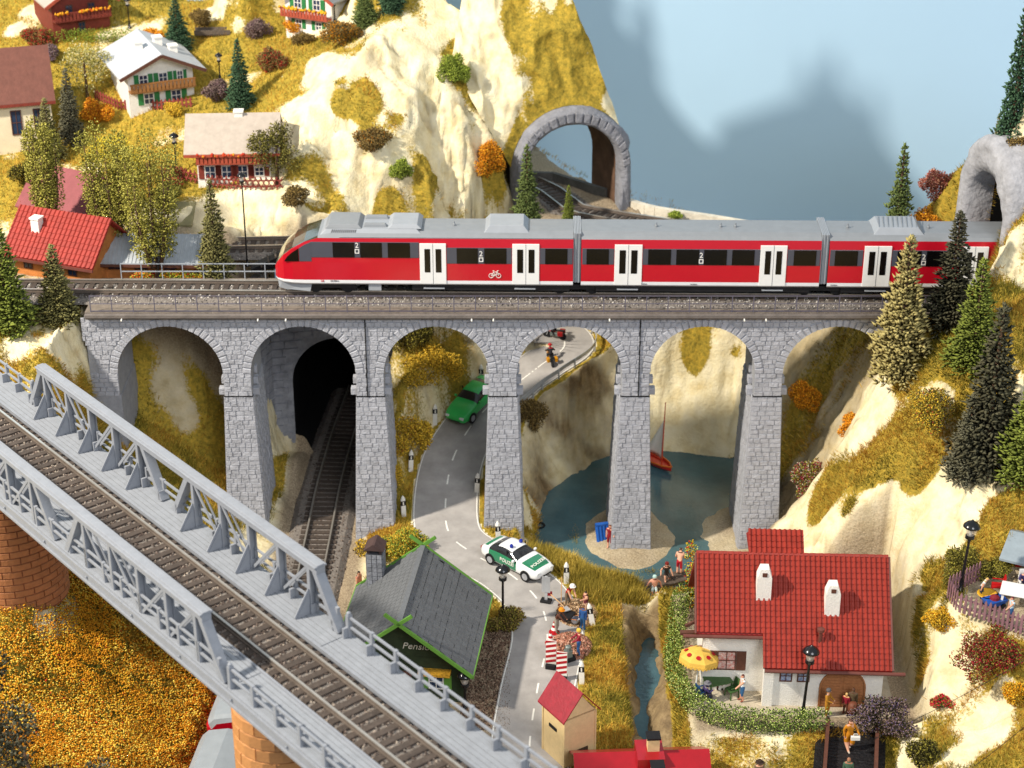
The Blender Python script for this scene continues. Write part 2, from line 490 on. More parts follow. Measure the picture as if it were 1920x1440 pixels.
ROAD = crom([(1.0, -30, 2.0), (1.0, -24.5, 2.0), (1.5, -19.2, 2.0), (2.2, -13.6, 2.0), (1.7, -9.6, 2.0), (-.1, -6.4, 2.0), (-2.6, -3.7, 1.95), (-4.3, -1.0, 2.0), (-4.6, 3, 2.5), (-4.2, 7, 3.3), (-3.0, 10, 4.3), (-1.5, 12.1, 5.1), (.2, 13.5, 5.9), (2, 14.6, 6.9), (3.9, 16.4, 7.7), (3.1, 18.6, 8.1), (.2, 19.4, 8.3)], 8)
ROAD_H = 2.25
grade(ROAD, 2.75, .9, .06)
TUNNEL_TRACK = crom([(-12.0, 22, 1.35), (-12.7, 14, 1.35), (-13.1, 6, 1.35), (-13.2, -1, 1.35), (-13.5, -12, 1.35), (-14.6, -24, 1.35), (-15.9, -36, 1.35), (-17.0, -48, 1.35)], 6)
grade([p for p in TUNNEL_TRACK if p[1] < 12.0], 1.9, .7, .3)
def pad(x0, x1, y0, y1, z, fall=.8):
    global HZ
    d = np.maximum(np.maximum(x0 - HX, HX - x1), np.maximum(y0 - HY, HY - y1))
    k = 1 - sm(0, fall, d)
    HZ = HZ * (1 - k) + z * k
pad(10.4, 23.2, -24.2, -10.2, 2.78, .7)
pad(-9.6, -1.6, -20.5, -6.4, 1.86, .6)
pad(1.0, 6.4, -25.6, -20.6, 2.0, .6)
# sandy foundations of the two piers in the lake
for cx, cy, rx, ry in ((8.0, 2.0, 3.7, 4.6), (17.0, 2.4, 4.2, 4.2)):
    rr = (((HX - cx) / rx) ** 2 + ((HY - cy) / ry) ** 2) * (.55 + .9 * fbm(HX, HY, 2.0, 3, 17))
    HZ = np.maximum(HZ, .42 - .6 * rr + .06 * fbm(HX, HY, .5, 2, 5))

k_ = (HX > -17.2) & (HX < -8.4) & (HY > 13.3) & (HY < 17)
HZ = np.where(k_, np.maximum(HZ, 17.3 + .2 * fbm(HX, HY, 1, 2, 8)), HZ)
# --- what covers the ground: grass (1) or bare plaster (0), brown rock wash, gravel
SL = slope_of(blur(HZ, 1.5))
n_lo = fbm(HX, HY, 6.0, 3, 71)
n_md = fbm(HX * 1.0, HY * .8, 2.2, 3, 83)
G = .78 - .42 * sm(.7, 1.6, SL) + (n_lo - .5) * 1.5 + (n_md - .5) * .55
BR = np.clip((fbm(HX + .3 * HZ, HY, 2.4, 4, 91) - .56) * 2.4, 0, 1) * sm(.4, 1.2, SL)
crk = np.abs(2 * fbm(HX + .25 * HZ, HY + .1 * HZ, 3.4, 4, 121) - 1)
BR = np.maximum(BR, (1 - sm(.0, .05, crk)) * .5 * sm(.5, 1.0, SL))
GR = np.zeros_like(G)
def region(x0, x1, y0, y1, soft=1.0):
    d = np.maximum(np.maximum(x0 - HX, HX - x1), np.maximum(y0 - HY, HY - y1))
    return 1 - sm(-soft, soft, d)
k = region(-19, -.5, 14, 44, 2.0) * sm(.3, .8, SL); G = G * (1 - k) + (.40 + (n_lo - .5) * 1.2 + (n_md - .5) * 1.3) * k      # rock mountain: mostly bare
k = region(9.3, 18.5, 13.6, 17.4, .6); G = G * (1 - k) + (.12 + .75 * sm(8.4, 10.4, HZ) + (n_md - .5) * .8) * k          # pale lake cliff
k = region(.5, 9.3, 5, 15, .6) * sm(.7, 1.4, SL); G = G * (1 - k) + .05 * k; BR = np.maximum(BR, k * np.clip(.15 + 1.7 * (fbm(HX * 1.3 + HZ * .35, HY + HZ * .8, 1.6, 4, 207) - .28), 0, 1))  # brown cliff under the road
k = region(6.2, 10.1, -34, -9.6, .4); G = G * (1 - k) + (.0 + .9 * sm(8.9, 9.6, HX)) * k; BR = np.maximum(BR, k * .95)
k = region(4.5, 19, -2.8, 7, .5); G = G * (1 - k) + 0. * k; GR = np.maximum(GR, k * (.55 + .5 * n_md))
k = region(2.4, 6.9, -32, -3.4, .4); G = np.maximum(G, k)
k = region(-25, -17.3, -40, -10.5, .8); G = np.maximum(G, k * 1.2)
k = region(-48, -27, -9, 0, 1); G = np.maximum(G, k * (.72 + (n_md - .5) * .9))
k = region(-36, -22, -27, -11, 1.0); G = np.maximum(G, k * (.7 + (n_md - .5) * .7))
k = region(-40, -18, 14, 48, 2); G = np.maximum(G, k * (.62 + (n_md - .5) * 1.2))
k = region(-27.5, -18.5, -3, 8, .5); G = G * (1 - k) + (.88 + (n_lo - .5) * 1.5) * k; BR = np.maximum(BR, k * (.3 + .5 * n_md))
k = region(18.5, 25, -.4, 12, .4); G = G * (1 - k) + (.5 + (n_lo - .5) * 1.4) * k; BR = np.maximum(BR, k * .6)
k = region(10.3, 23.4, -24.4, -9.6, .4); GR = np.maximum(GR, k); G = G * (1 - k)
k = region(26, 36, -25.6, -18, .5) * sm(9.0, 9.35, HZ); GR = np.maximum(GR, k * .9); G = G * (1 - k * .9)
k = region(-48, -18.5, 6.5, 12.6, .6); GR = np.maximum(GR, k); G = G * (1 - k)
k = region(0, 32, 18, 42, .5) * (HZ > 14.6) * (HX - .35 * (24 - HY) > -.5); GR = np.maximum(GR, k); G = G * (1 - k)
k = region(-16.2, -10, -40, 14, .5); GR = np.maximum(GR, k); G = G * (1 - k)
k = region(11, 19.8, -34, -26.6, .6); G = G * (1 - k) + (.45 + (n_md - .5)) * k
k = region(12, 30, -13.5, -2, 1.2) * sm(.2, .5, SL); G = G * (1 - k) + (.36 + (n_lo - .5) * .8 + (n_md - .5) * .5) * k       # right hill: bare with islands
k = region(25.5, 40, -12.4, 1, 1.2); G = np.maximum(G, k * (.66 + (n_md - .5) * 1.1))
k = region(22.4, 40, -36, -17.6, 1.2) * (1 - GR); G = np.maximum(G, k * (.72 + (n_md - .5) * 1.2))
k = region(26.5, 31.6, 6.8, 13, .6); G = np.maximum(G, k * (.8 + (n_md - .5) * .8))
k = region(-3.4, .3, -24, -11.6, .5); G = G * (1 - k); GR = np.maximum(GR, k); BR = np.maximum(BR, k)

def terr_bvh():
    V = np.stack([HX, HY, HZ], -1).reshape(-1, 3)
    st = 2
    ii, jj = np.meshgrid(np.arange(0, NX - st, st), np.arange(0, NY - st, st), indexing='ij')
    a = (ii * NY + jj).ravel()
    q = np.stack([a, a + st * NY, a + st * NY + st, a + st], -1)
    return BVHTree.FromPolygons(V.tolist(), q.tolist())
BVH = terr_bvh()
def hit(px, py):
    """where the line of sight through a pixel meets the ground"""
    r = ray(px, py).normalized()
    h = BVH.ray_cast(CAM, r)[0]
    return h if h is not None else PZ(px, py, 2)
def ground(x, y):
    i = min(max((x - GX0) / GS, 0), NX - 1.001); j = min(max((y - GY0) / GS, 0), NY - 1.001)
    a, b = int(i), int(j); fx, fy = i - a, j - b
    return float((HZ[a, b] * (1 - fx) + HZ[a + 1, b] * fx) * (1 - fy) + (HZ[a, b + 1] * (1 - fx) + HZ[a + 1, b + 1] * fx) * fy)
for px, py, r, v in (
        (1560, 920, 2.0, 1), (1530, 960, 1.3, 1), (1590, 960, 1.2, 1), (1680, 840, 2.2, 1), (1640, 870, 1.4, 1), (1740, 810, 1.6, 1), (1740, 890, 1.0, 1), (1710, 915, .9, 1),
        (1620, 780, 1.8, -1), (1560, 840, 1.4, -1), (1500, 1000, 2.6, -1), (1650, 980, 2.2, -1), (1720, 960, 2.2, -1), (1790, 970, 2.2, -1), (1850, 930, 1.6, -1), (1600, 1040, 2.4, -1), (1700, 700, 1.6, 1), (1780, 640, 2.2, 1), (1760, 740, 1.0, -1), (1850, 620, 2, 1), (1870, 960, 1.6, 1), (1900, 1000, 1.8, 1), (1760, 800, 1.2, -1),
        (1765, 1230, 1.5, -1), (1760, 1270, 1.0, -1), (1850, 1380, 1.2, -1), (1800, 1420, 1.2, -1), (1890, 1300, .8, -1),
        (320, 720, 1.0, -1), (350, 780, .9, -1), (130, 650, 1.1, -1), (30, 650, 1.2, -1), (100, 640, .8, -1),
        (700, 180, 1.2, 1), (640, 200, 1.0, 1), (560, 200, 1.6, -1), (760, 150, 2.0, -1), (800, 250, 2.0, -1), (850, 330, 1.6, -1), (740, 320, 1.4, -1), (680, 340, 1.2, -1), (750, 220, .8, 1), (860, 110, 1.4, 1), (900, 190, 1.6, 1), (930, 330, 1.2, 1), (560, 320, 1.4, 1), (830, 390, 1.0, -1), (720, 390, 1.2, 1), (600, 130, 1.2, -1), (640, 250, 1.2, -1), (720, 90, 1.2, -1), (450, 400, 2.0, -1), (430, 405, 1.2, -1),
        (1300, 680, 1.2, 1), (1310, 640, 1.4, 1), (1260, 720, 1.4, -1), (1360, 740, 1.6, -1), (1320, 790, 1.6, -1), (1380, 660, .7, 1),
        (60, 20, 1.2, -1), (20, 60, 1.4, -1), (400, 20, 1.6, -1), (120, 1150, 1.3, -1), (90, 1180, 1.0, -1)):
    h = hit(px, py)
    e = np.exp(-((HX - h.x) ** 2 + (HY - h.y) ** 2 + ((HZ - h.z) * .7) ** 2) / (r * r))
    G += v * .75 * e
G = np.clip(G, -.3, 1.3)
D_road, _ = seg_dist(0, [tuple(p) for p in ROAD])
G = np.where(D_road < 2.3, -.3, G)

# --- ground mesh (openings left for the two tunnels)
idx = np.arange(NX * NY).reshape(NX, NY)
quad = np.stack([idx[:-1, :-1], idx[1:, :-1], idx[1:, 1:], idx[:-1, 1:]], -1)
cxm = (HX[:-1, :-1] + HX[1:, 1:]) / 2; cym = (HY[:-1, :-1] + HY[1:, 1:]) / 2
keep = ~((cxm > -17.0) & (cxm < -8.6) & (cym > 12.1) & (cym < 13.6))
zmid = (HZ[:-1, :-1] + HZ[1:, 1:]) / 2
keep &= ~((cxm > 29.7) & (cxm < 31.2) & (cym > -.3) & (cym < 5.6))
keep &= ~((cxm > 29.7) & (cxm < 33.5) & (cym > -.1) & (cym < 5.4) & (zmid < 26.6))
keep &= ~((cym > 49) & (cxm > -20))

def terrain_mat():
    m = bpy.data.materials.new('plaster_and_turf')
    m.use_nodes = True
    N = m.node_tree.nodes; L = m.node_tree.links
    b = N['Principled BSDF']
    geo = N.new('ShaderNodeNewGeometry')
    def noise(sc, det=5, rough=.6):
        n = N.new('ShaderNodeTexNoise'); n.inputs['Scale'].default_value = sc; n.inputs['Detail'].default_value = det; n.inputs['Roughness'].default_value = rough
        L.new(geo.outputs['Position'], n.inputs['Vector']); return n.outputs['Fac']
    def ramp(f, stops):
        r = N.new('ShaderNodeValToRGB'); r.color_ramp.elements[0].position = stops[0][0]; r.color_ramp.elements[0].color = (*lin(stops[0][1]), 1)
        r.color_ramp.elements[1].position = stops[-1][0]; r.color_ramp.elements[1].color = (*lin(stops[-1][1]), 1)
        for p, c in stops[1:-1]:
            e = r.color_ramp.elements.new(p); e.color = (*lin(c), 1)
        L.new(f, r.inputs['Fac']); return r.outputs['Color']
    def attr(nm):
        a = N.new('ShaderNodeAttribute'); a.attribute_name = nm; return a.outputs['Fac']
    def math_(op, a, v):
        q = N.new('ShaderNodeMath'); q.operation = op
        L.new(a, q.inputs[0])
        if isinstance(v, (int, float)): q.inputs[1].default_value = v
        else: L.new(v, q.inputs[1])
        return q.outputs[0]
    def mix(f, a, c):
        q = N.new('ShaderNodeMix'); q.data_type = 'RGBA'
        L.new(f, q.inputs[0]); L.new(a, q.inputs[6]); L.new(c, q.inputs[7]); return q.outputs[2]
    plaster = ramp(noise(.9, 6), [(.3, '#d9c696'), (.5, '#ecdfb8'), (.72, '#f3e9ca')])
    rock = ramp(noise(1.3, 6, .7), [(.3, '#54422f'), (.5, '#7f6a4c'), (.7, '#a08a66')])
    turf = ramp(noise(3.2, 7, .72), [(.3, '#6a6026'), (.45, '#978434'), (.58, '#b5983a'), (.74, '#c8a342')])
    grav = ramp(noise(9., 4, .7), [(.32, '#6e5f4e'), (.5, '#9a8a73'), (.7, '#bfae94')])
    wob = math_('MULTIPLY', math_('SUBTRACT', noise(5.5, 4, .65), .5), .55)
    gf = N.new('ShaderNodeMapRange'); gf.inputs['From Min'].default_value = .46; gf.inputs['From Max'].default_value = .58
    L.new(math_('ADD', attr('grass'), wob), gf.inputs['Value'])
    c = mix(attr('brown'), plaster, rock)
    c = mix(attr('gravel'), c, grav)
    c = mix(gf.outputs['Result'], c, turf)
    L.new(c, b.inputs['Base Color'])
    b.inputs['Roughness'].default_value = .9
    b.inputs['Specular IOR Level'].default_value = .15
    bp = N.new('ShaderNodeBump'); bp.inputs['Strength'].default_value = .55; bp.inputs['Distance'].default_value = .2
    L.new(noise(4.5, 7, .65), bp.inputs['Height'])
    L.new(bp.outputs['Normal'], b.inputs['Normal'])
    return m
TERR_MAT = terrain_mat()
def add_attr(me, nm, arr):
    a = me.attributes.new(nm, 'FLOAT', 'POINT'); a.data.foreach_set('value', np.ascontiguousarray(arr, np.float32).ravel())
# rock relief on the steep faces: pushed sideways along the slope
ga, gb = np.gradient(blur(HZ, 2.5), GS)
gl = np.sqrt(ga * ga + gb * gb) + 1e-6
stp = sm(.9, 2.2, gl) * (1 - .65 * region(16, 48, -40, -1, 1.0))
tang = (HX * gb - HY * ga) / gl
rel = (fbm(tang * 1.0 + 50, HZ * .55 + 20, 2.2, 4, 231) - .5) * 1.1 + (fbm(tang + 90, HZ + 40, .7, 3, 237) - .5) * .4
VX = HX - ga / gl * rel * stp; VY = HY - gb / gl * rel * stp
terrain = soup('terrain', np.stack([VX, VY, HZ], -1).reshape(-1, 3), quad[keep], TERR_MAT, smooth=True)
for nm, A in (('grass', G), ('brown', BR), ('gravel', GR)):
    add_attr(terrain.data, nm, A)
struct(terrain)

# --- sky backdrop board behind the layout
mb = MB()
mb.bx((-75, 53.2, -6), (85, 53.8, 70))
struct(mb.build('sky', pm('sky_paint', '#b8d7f0', rough=.8, var=.02, scale=.05, spec=.1)))
# --- lake and stream
def water_mat():
    m = pm('lake_water', '#4a6c74', rough=.16, var=.22, scale=.35, bump=.16, bscale=3.2, spec=.5, col2='#36545d')
    return m
w = MB(); nxw = 30
w.add([(x, y, 0) for y in (-34, -26, -18, -10, -2, 6, 11, 16.4) for x in (-.4, 6, 12, 19.4)], [(r * 4 + c, r * 4 + c + 1, r * 4 + c + 5, r * 4 + c + 4) for r in range(7) for c in range(3)])
struct(w.build('water', water_mat()))

# ================================================================== STRUCTURES
STONE = pm('viaduct_stone', '#a6a8b0', rough=.75, var=.14, scale=2.5, bump=.5, bscale=9, objvar=.07, spec=.25)
MORTAR = pm('viaduct_joint', '#97999f', rough=.85, var=.15, scale=2, bump=.3, bscale=8)
ROCKGREY = pm('portal_rock', '#888990', rough=.85, var=.25, scale=1.4, bump=.8, bscale=3.5, spec=.2)
DARKWALL = pm('tunnel_lining', '#3d3229', rough=.9, var=.5, scale=.7, bump=.3, bscale=3)
BROWNWALL = pm('tunnel_lining_brown', '#6d5240', rough=.85, var=.5, scale=.45, bump=.3, bscale=3)
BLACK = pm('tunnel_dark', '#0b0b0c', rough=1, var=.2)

def arch_pts(hw, leg, n=18, flare=0.):
    """half-width, straight leg height -> points (u, w) left base .. apex .. right base"""
    p = [(-hw, 0.), (-hw, leg * .5)]
    for i in range(n + 1):
        a = PI - PI * i / n
        p.append((hw * math.cos(a), leg + hw * math.sin(a)))
    return p + [(hw, leg * .5), (hw, 0.)]

# ---- rock tunnel portal on the rear line
B2 = Vector((4.6, 24.6, 15.1)); A2 = math.radians(13)
R2 = Vector((math.cos(A2), math.sin(A2), 0)); X2 = Vector((-math.sin(A2), math.cos(A2), 0))
def lp(B, R, X, u, d, w):
    return B + R * u + X * d + Vector((0, 0, w))
pt = thing('tunnel_portal', 'grey rough stone tunnel portal at the foot of the pale mountain, backdrop showing through', 'tunnel portal', B2)
inn = arch_pts(3.7, 3.5, 20); out = arch_pts(4.65, 3.9, 20)
rr_ = random.Random(3)
def portal_ring(parent, B, R, X, inn, out, depth, mat, name='arch_ring', rnd=.12):
    n = len(inn)
    mb = MB(); vs = []
    rows = []
    for k, (src, d, f) in enumerate(((inn, depth, 0), (inn, -.05, 0), (None, -.3, .2), (None, -.34, .4), (None, -.36, .6), (None, -.28, .8), (out, .1, 1), (out, depth, 1))):
        row = []
        for i in range(n):
            if src is not None: u, w = src[i]
            else: u = inn[i][0] * (1 - f) + out[i][0] * f; w = inn[i][1] * (1 - f) + out[i][1] * f
            j = rnd * 2.2 if 2 <= k <= 6 else .05
            nv = mnoise.noise_vector(Vector((u * .55 + 3 * k, w * .55, B.x + d)))
            nv = nv + mnoise.noise_vector(Vector((u * 1.7 + 5 * k, w * 1.7, B.x))) * .5
            row.append(lp(Vector((0, 0, 0)), R, X, u + nv.x * j, d + nv.y * j, w + (nv.z * j if w > .1 else 0)))
        rows.append(row)
    for r in rows: vs += r
    fs = []
    for k in range(len(rows) - 1):
        for i in range(n - 1):
            fs.append((k * n + i, (k + 1) * n + i, (k + 1) * n + i + 1, k * n + i + 1))
    mb.add(vs, fs)
    return mb.build(name, mat, parent, smooth=True, fix=True)
portal_ring(pt, B2, R2, X2, inn, out, 1.0, ROCKGREY)
# ring stones proud of the arch
for i in range(2, len(inn) - 3):
    u0, w0 = [(inn[i][k] * .25 + out[i][k] * .75) for k in (0, 1)]
    u1, w1 = [(inn[i + 1][k] * .25 + out[i + 1][k] * .75) for k in (0, 1)]
    ui0, wi0 = [(inn[i][k] * .8 + out[i][k] * .2) for k in (0, 1)]
    ui1, wi1 = [(inn[i + 1][k] * .8 + out[i + 1][k] * .2) for k in (0, 1)]
    mb = MB(); f = .1; d = -.42 - rr_.uniform(0, .12)
    def q_(u, w, dd): return lp(Vector((0, 0, 0)), R2, X2, u, dd, w)
    L_ = lambda a, b, t: a + (b - a) * t
    c4 = [(L_(ui0, ui1, f), L_(wi0, wi1, f)), (L_(ui0, ui1, 1 - f), L_(wi0, wi1, 1 - f)), (L_(u0, u1, 1 - f), L_(w0, w1, 1 - f)), (L_(u0, u1, f), L_(w0, w1, f))]
    mb.hexa([q_(*c, -.1) for c in c4] + [q_(*c, d) for c in c4])
    mb.build('ring_stone', ROCKGREY, pt, fix=True, bevel=.06)
# curved lining bending to the left as it goes back
mb = MB(); vs = []; n = len(inn); K = 5
for k in range(K):
    d = 1.0 + k * 1.0
    sh = -.055 * (d - 1) ** 2 * .9
    for u, w in inn: vs.append(lp(Vector((0, 0, 0)), R2, X2, u + sh, d, w))
fs = [(k * n + i, k * n + i + 1, (k + 1) * n + i + 1, (k + 1) * n + i) for k in range(K - 1) for i in range(n - 1)]
mb.add(vs, fs, 0); mb.m = [1 if (f_[0] % n) > n * .62 else 0 for f_ in mb.f]
mb.build('lining', [DARKWALL, BROWNWALL], pt, smooth=True)

# ---- mountain spur carried by the portal (shell of plaster cloth)
A_curve = [lp(B2, R2, X2, u, .5, w) for u, w in out[0:19]]
A_curve = A_curve[2:]
nA = len(A_curve)
top = crom([(-4.6, 25.5, 26.5), (-3.6, 29, 31.5), (-2.2, 31.5, 36), (.0, 32, 38), (1.4, 31.4, 37), (2.0, 30.6, 35.5)], 5)
def resample(P, n):
    L = [0]
    for a, b in zip(P[:-1], P[1:]): L.append(L[-1] + (b - a).length)
    out_ = []
    for i in range(n):
        t = L[-1] * i / (n - 1); j = max(k for k in range(len(L)) if L[k] <= t + 1e-9); j = min(j, len(P) - 2)
        f = (t - L[j]) / max(1e-9, L[j + 1] - L[j]); out_.append(P[j].lerp(P[j + 1], f))
    return out_
NS, NT = 90, 80
Ac = resample(A_curve, NS); Tc = resample([Vector(p) for p in top], NS)
# beginning of the spur on its left: the mountain flank
SV = np.zeros((NT, NS, 3))
for j in range(NS):
    a, t = Ac[j], Tc[j]
    s = j / (NS - 1)
    for i in range(NT):
        f = i / (NT - 1)
        p = a.lerp(t, f)
        bul = math.sin(PI * f) * (1.0 - .2 * s)
        p = p + Vector((.35 * s, -.9, .55)) * bul * (1 + .0 * s)
        SV[i, j] = p
nz = fbm(SV[..., 0] * 1.0 + SV[..., 2] * .25, SV[..., 2] * .55 + 9, 2.6, 4, 140)
rdg = 1 - np.abs(2 * nz - 1)
edge = sm(0, .12, np.linspace(0, 1, NT))[:, None] * np.ones((1, NS))
SV[..., 1] -= (rdg - .7) * 1.5 * edge
SV[..., 2] += (fbm(SV[..., 0], SV[..., 2], .9, 3, 150) - .5) * .5 * edge
back = SV[-1].copy(); back[:, 1] += 5; back[:, 2] -= 8; back[:, 0] -= 1
SV = np.concatenate([SV, back[None]], 0)
ii = np.arange((NT + 1) * NS).reshape(NT + 1, NS)
q = np.stack([ii[:-1, :-1], ii[:-1, 1:], ii[1:, 1:], ii[1:, :-1]], -1).reshape(-1, 4)
spur = soup('mountain_spur', SV.reshape(-1, 3), q, TERR_MAT, smooth=True)
gn = fbm(SV[..., 0], SV[..., 2] * .7, 2.6, 3, 171)
fT = np.concatenate([np.linspace(0, 1, NT), [1]])[:, None] * np.ones((1, NS))
gs = .2 + (gn - .5) * 2.6 + .55 * (1 - sm(0, .22, fT)) + .25 * np.linspace(0, 1, NS)[None, :] ** 3
add_attr(spur.data, 'grass', gs); add_attr(spur.data, 'brown', np.clip((fbm(SV[..., 0], SV[..., 2], 1.5, 3, 181) - .6) * 2, 0, .6)); add_attr(spur.data, 'gravel', gs * 0)
struct(spur)
# parapet wall of the rear line
def wall_along(name, pts, th, h0, h1, mat, parent=None, **kw):
    mb = MB()
    for a, b in zip(pts[:-1], pts[1:]):
        a = Vector(a); b = Vector(b); sd = Vector((-(b - a).y, (b - a).x, 0)).normalized() * th / 2
        mb.hexa([a - sd + Vector((0, 0, h0)), b - sd + Vector((0, 0, h0)), b + sd + Vector((0, 0, h0)), a + sd + Vector((0, 0, h0)), a - sd + Vector((0, 0, h1)), b - sd + Vector((0, 0, h1)), b + sd + Vector((0, 0, h1)), a + sd + Vector((0, 0, h1))])
    return mb.build(name, mat, parent, **kw)
pw = wall_along('parapet_wall', crom([lp(B2, R2, X2, 4.4, .5, 0), (11, 24.2, 15.1), (15.6, 22.2, 15.1), (21, 19.0, 15.3), (26, 14.5, 16)], 4), .45, -.6, .75, pm('parapet_plaster', '#d5cdbb', rough=.85, var=.2, scale=1.2, bump=.4, bscale=4))
tag(pw, 'low pale parapet wall curving away from the rock tunnel behind the train', 'wall')
pw2 = wall_along('parapet_wall', [tuple(lp(B2, R2, X2, -2.4 - .055 * 64, 9, -.1)), tuple(lp(B2, R2, X2, 2.3 - .055 * 36, 7, -.1)), tuple(lp(B2, R2, X2, 3.4, 2.5, -.1))], .35, -.6, .95, pm('parapet_dark', '#55534f', rough=.9, var=.3, scale=1.2))
tag(pw2, 'dark low wall beside the rails inside the short rock tunnel', 'wall')

# ---- right tunnel portal swallowing the train
B3 = Vector((30.6, 2.7, 17.6)); A3 = math.radians(-78)
R3 = Vector((math.cos(A3), math.sin(A3), 0)); X3 = Vector((-math.sin(A3), math.cos(A3), 0))   # R3 points to the near side, X3 into the hill
pt3 = thing('tunnel_portal', 'pale grey craggy tunnel portal with the last red coach running into it', 'tunnel portal', B3)
inn3 = arch_pts(2.5, 6.4, 34); out3 = arch_pts(3.8, 7.4, 34)
portal_ring(pt3, B3, R3, X3, inn3, out3, 1.6, pm('portal_rock_pale', '#a3a3a8', rough=.85, var=.25, scale=1.2, bump=.9, bscale=3, spec=.2), 'arch_ring', .11)
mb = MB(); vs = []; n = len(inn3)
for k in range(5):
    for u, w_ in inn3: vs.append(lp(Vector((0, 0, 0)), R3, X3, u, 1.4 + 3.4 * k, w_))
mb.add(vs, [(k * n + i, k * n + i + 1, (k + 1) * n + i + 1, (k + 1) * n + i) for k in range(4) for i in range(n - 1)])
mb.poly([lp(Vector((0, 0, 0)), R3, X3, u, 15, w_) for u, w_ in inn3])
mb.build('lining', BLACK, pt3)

# ---- tunnel under the plateau, seen through the second arch
B1 = Vector((-12.9, 12.7, 1.0)); A1 = math.radians(12)
R1 = Vector((math.cos(A1), math.sin(A1), 0)); X1 = Vector((-math.sin(A1), math.cos(A1), 0))
pt1 = thing('tunnel_portal', 'dark grey block stone tunnel portal behind the second viaduct arch', 'tunnel portal', B1)
inn1 = arch_pts(3.15, 6.0, 16)
# head wall: sheet with arched hole
mb = MB()
outr = []
for u, w_ in inn1:
    a = math.atan2(w_ - 5, u)
    if w_ <= 6.0: outr.append((-4.6 if u < 0 else 4.6, w_))
    else: outr.append((max(-4.6, min(4.6, u * 1.5)), 6 + (w_ - 6) * 1.0 + (16.6 - 9.15) * (w_ - 6) / 3.15))
n = len(inn1)
outr = [(u, w_) for u, w_ in outr]
mb.add([lp(Vector((0, 0, 0)), R1, X1, u, 0, w_) for u, w_ in inn1] + [lp(Vector((0, 0, 0)), R1, X1, u, 0, w_) for u, w_ in outr] + [lp(Vector((0, 0, 0)), R1, X1, -4.6, 0, 16.6), lp(Vector((0, 0, 0)), R1, X1, 4.6, 0, 16.6)],
       [(i, i + 1, n + i + 1, n + i) for i in range(n - 1)])
DARKSTONE = pm('wing_stone', '#8f9199', rough=.85, var=.3, scale=1.6, bump=.6, bscale=6)
mb.build('head_wall', DARKSTONE, pt1)
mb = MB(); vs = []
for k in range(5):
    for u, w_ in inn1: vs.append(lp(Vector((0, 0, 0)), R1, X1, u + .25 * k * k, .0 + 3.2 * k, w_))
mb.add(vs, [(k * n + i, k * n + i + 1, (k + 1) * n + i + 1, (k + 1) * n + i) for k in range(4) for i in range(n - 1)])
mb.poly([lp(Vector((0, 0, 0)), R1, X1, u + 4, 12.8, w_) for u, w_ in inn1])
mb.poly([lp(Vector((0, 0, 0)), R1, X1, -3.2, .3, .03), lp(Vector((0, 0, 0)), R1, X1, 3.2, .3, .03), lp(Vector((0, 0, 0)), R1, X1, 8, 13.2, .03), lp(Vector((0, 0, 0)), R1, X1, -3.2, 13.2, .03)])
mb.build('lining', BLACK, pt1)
# rows of large blocks on the head wall and the wing wall
def block_rows(parent, org, du, dw, nrm, U, Wd, bl, bh, mat, inside=None, name='stone_block', proud=.1, gap=.05, seed=1):
    rnd = random.Random(seed); made = 0
    w0 = 0.; r = 0
    while w0 < Wd - .05:
        u0 = -(bl * .5 if r % 2 else 0.)
        while u0 < U:
            l = bl * rnd.uniform(.8, 1.2)
            a, b_ = max(0, u0), min(U, u0 + l)
            if b_ - a > .15 and (inside is None or inside((a + b_) / 2, w0 + bh / 2)):
                p0 = org + du * (a + gap / 2) + dw * (w0 + gap / 2); p1 = org + du * (b_ - gap / 2) + dw * (w0 + gap / 2)
                p2 = org + du * (b_ - gap / 2) + dw * (w0 + bh - gap / 2); p3 = org + du * (a + gap / 2) + dw * (w0 + bh - gap / 2)
                pr = nrm * (proud * rnd.uniform(.6, 1.3)); ins = .07
                c = (p0 + p2) / 2
                m_ = MB(); m_.hexa([p0, p1, p2, p3] + [q_ + (c - q_) * ins + pr for q_ in (p0, p1, p2, p3)])
                m_.build(name, mat, parent, fix=True); made += 1
            u0 += l
        w0 += bh; r += 1
    return made
block_rows(pt1, R1 * -4.6, R1, Vector((0, 0, 1)), -X1, 9.2, 13.6, 1.15, .62, DARKSTONE, lambda u, w_: not (abs(u - 4.6) < 3.55 and (w_ < 6 or math.hypot(u - 4.6, w_ - 6) < 3.6)), seed=4)
wg0 = Vector((-19.4, 6.0, 2.0)); wg1 = B1 + R1 * -4.6
wd = (wg1 - wg0); wd.z = 0; wl = wd.length; wd.normalize(); wn = Vector((wd.y, -wd.x, 0))
mb = MB(); org = wg0 - B1; org.z = .6
mb.hexa([org, org + wd * wl, org + wd * wl - wn * .6, org - wn * .6] + [p + Vector((0, 0, 14.2)) for p in (org, org + wd * wl, org + wd * wl - wn * .6, org - wn * .6)])
mb.build('wing_wall', DARKSTONE, pt1, fix=True)
block_rows(pt1, org, wd, Vector((0, 0, 1)), wn, wl, 14.2, 1.1, .62, DARKSTONE, seed=9)

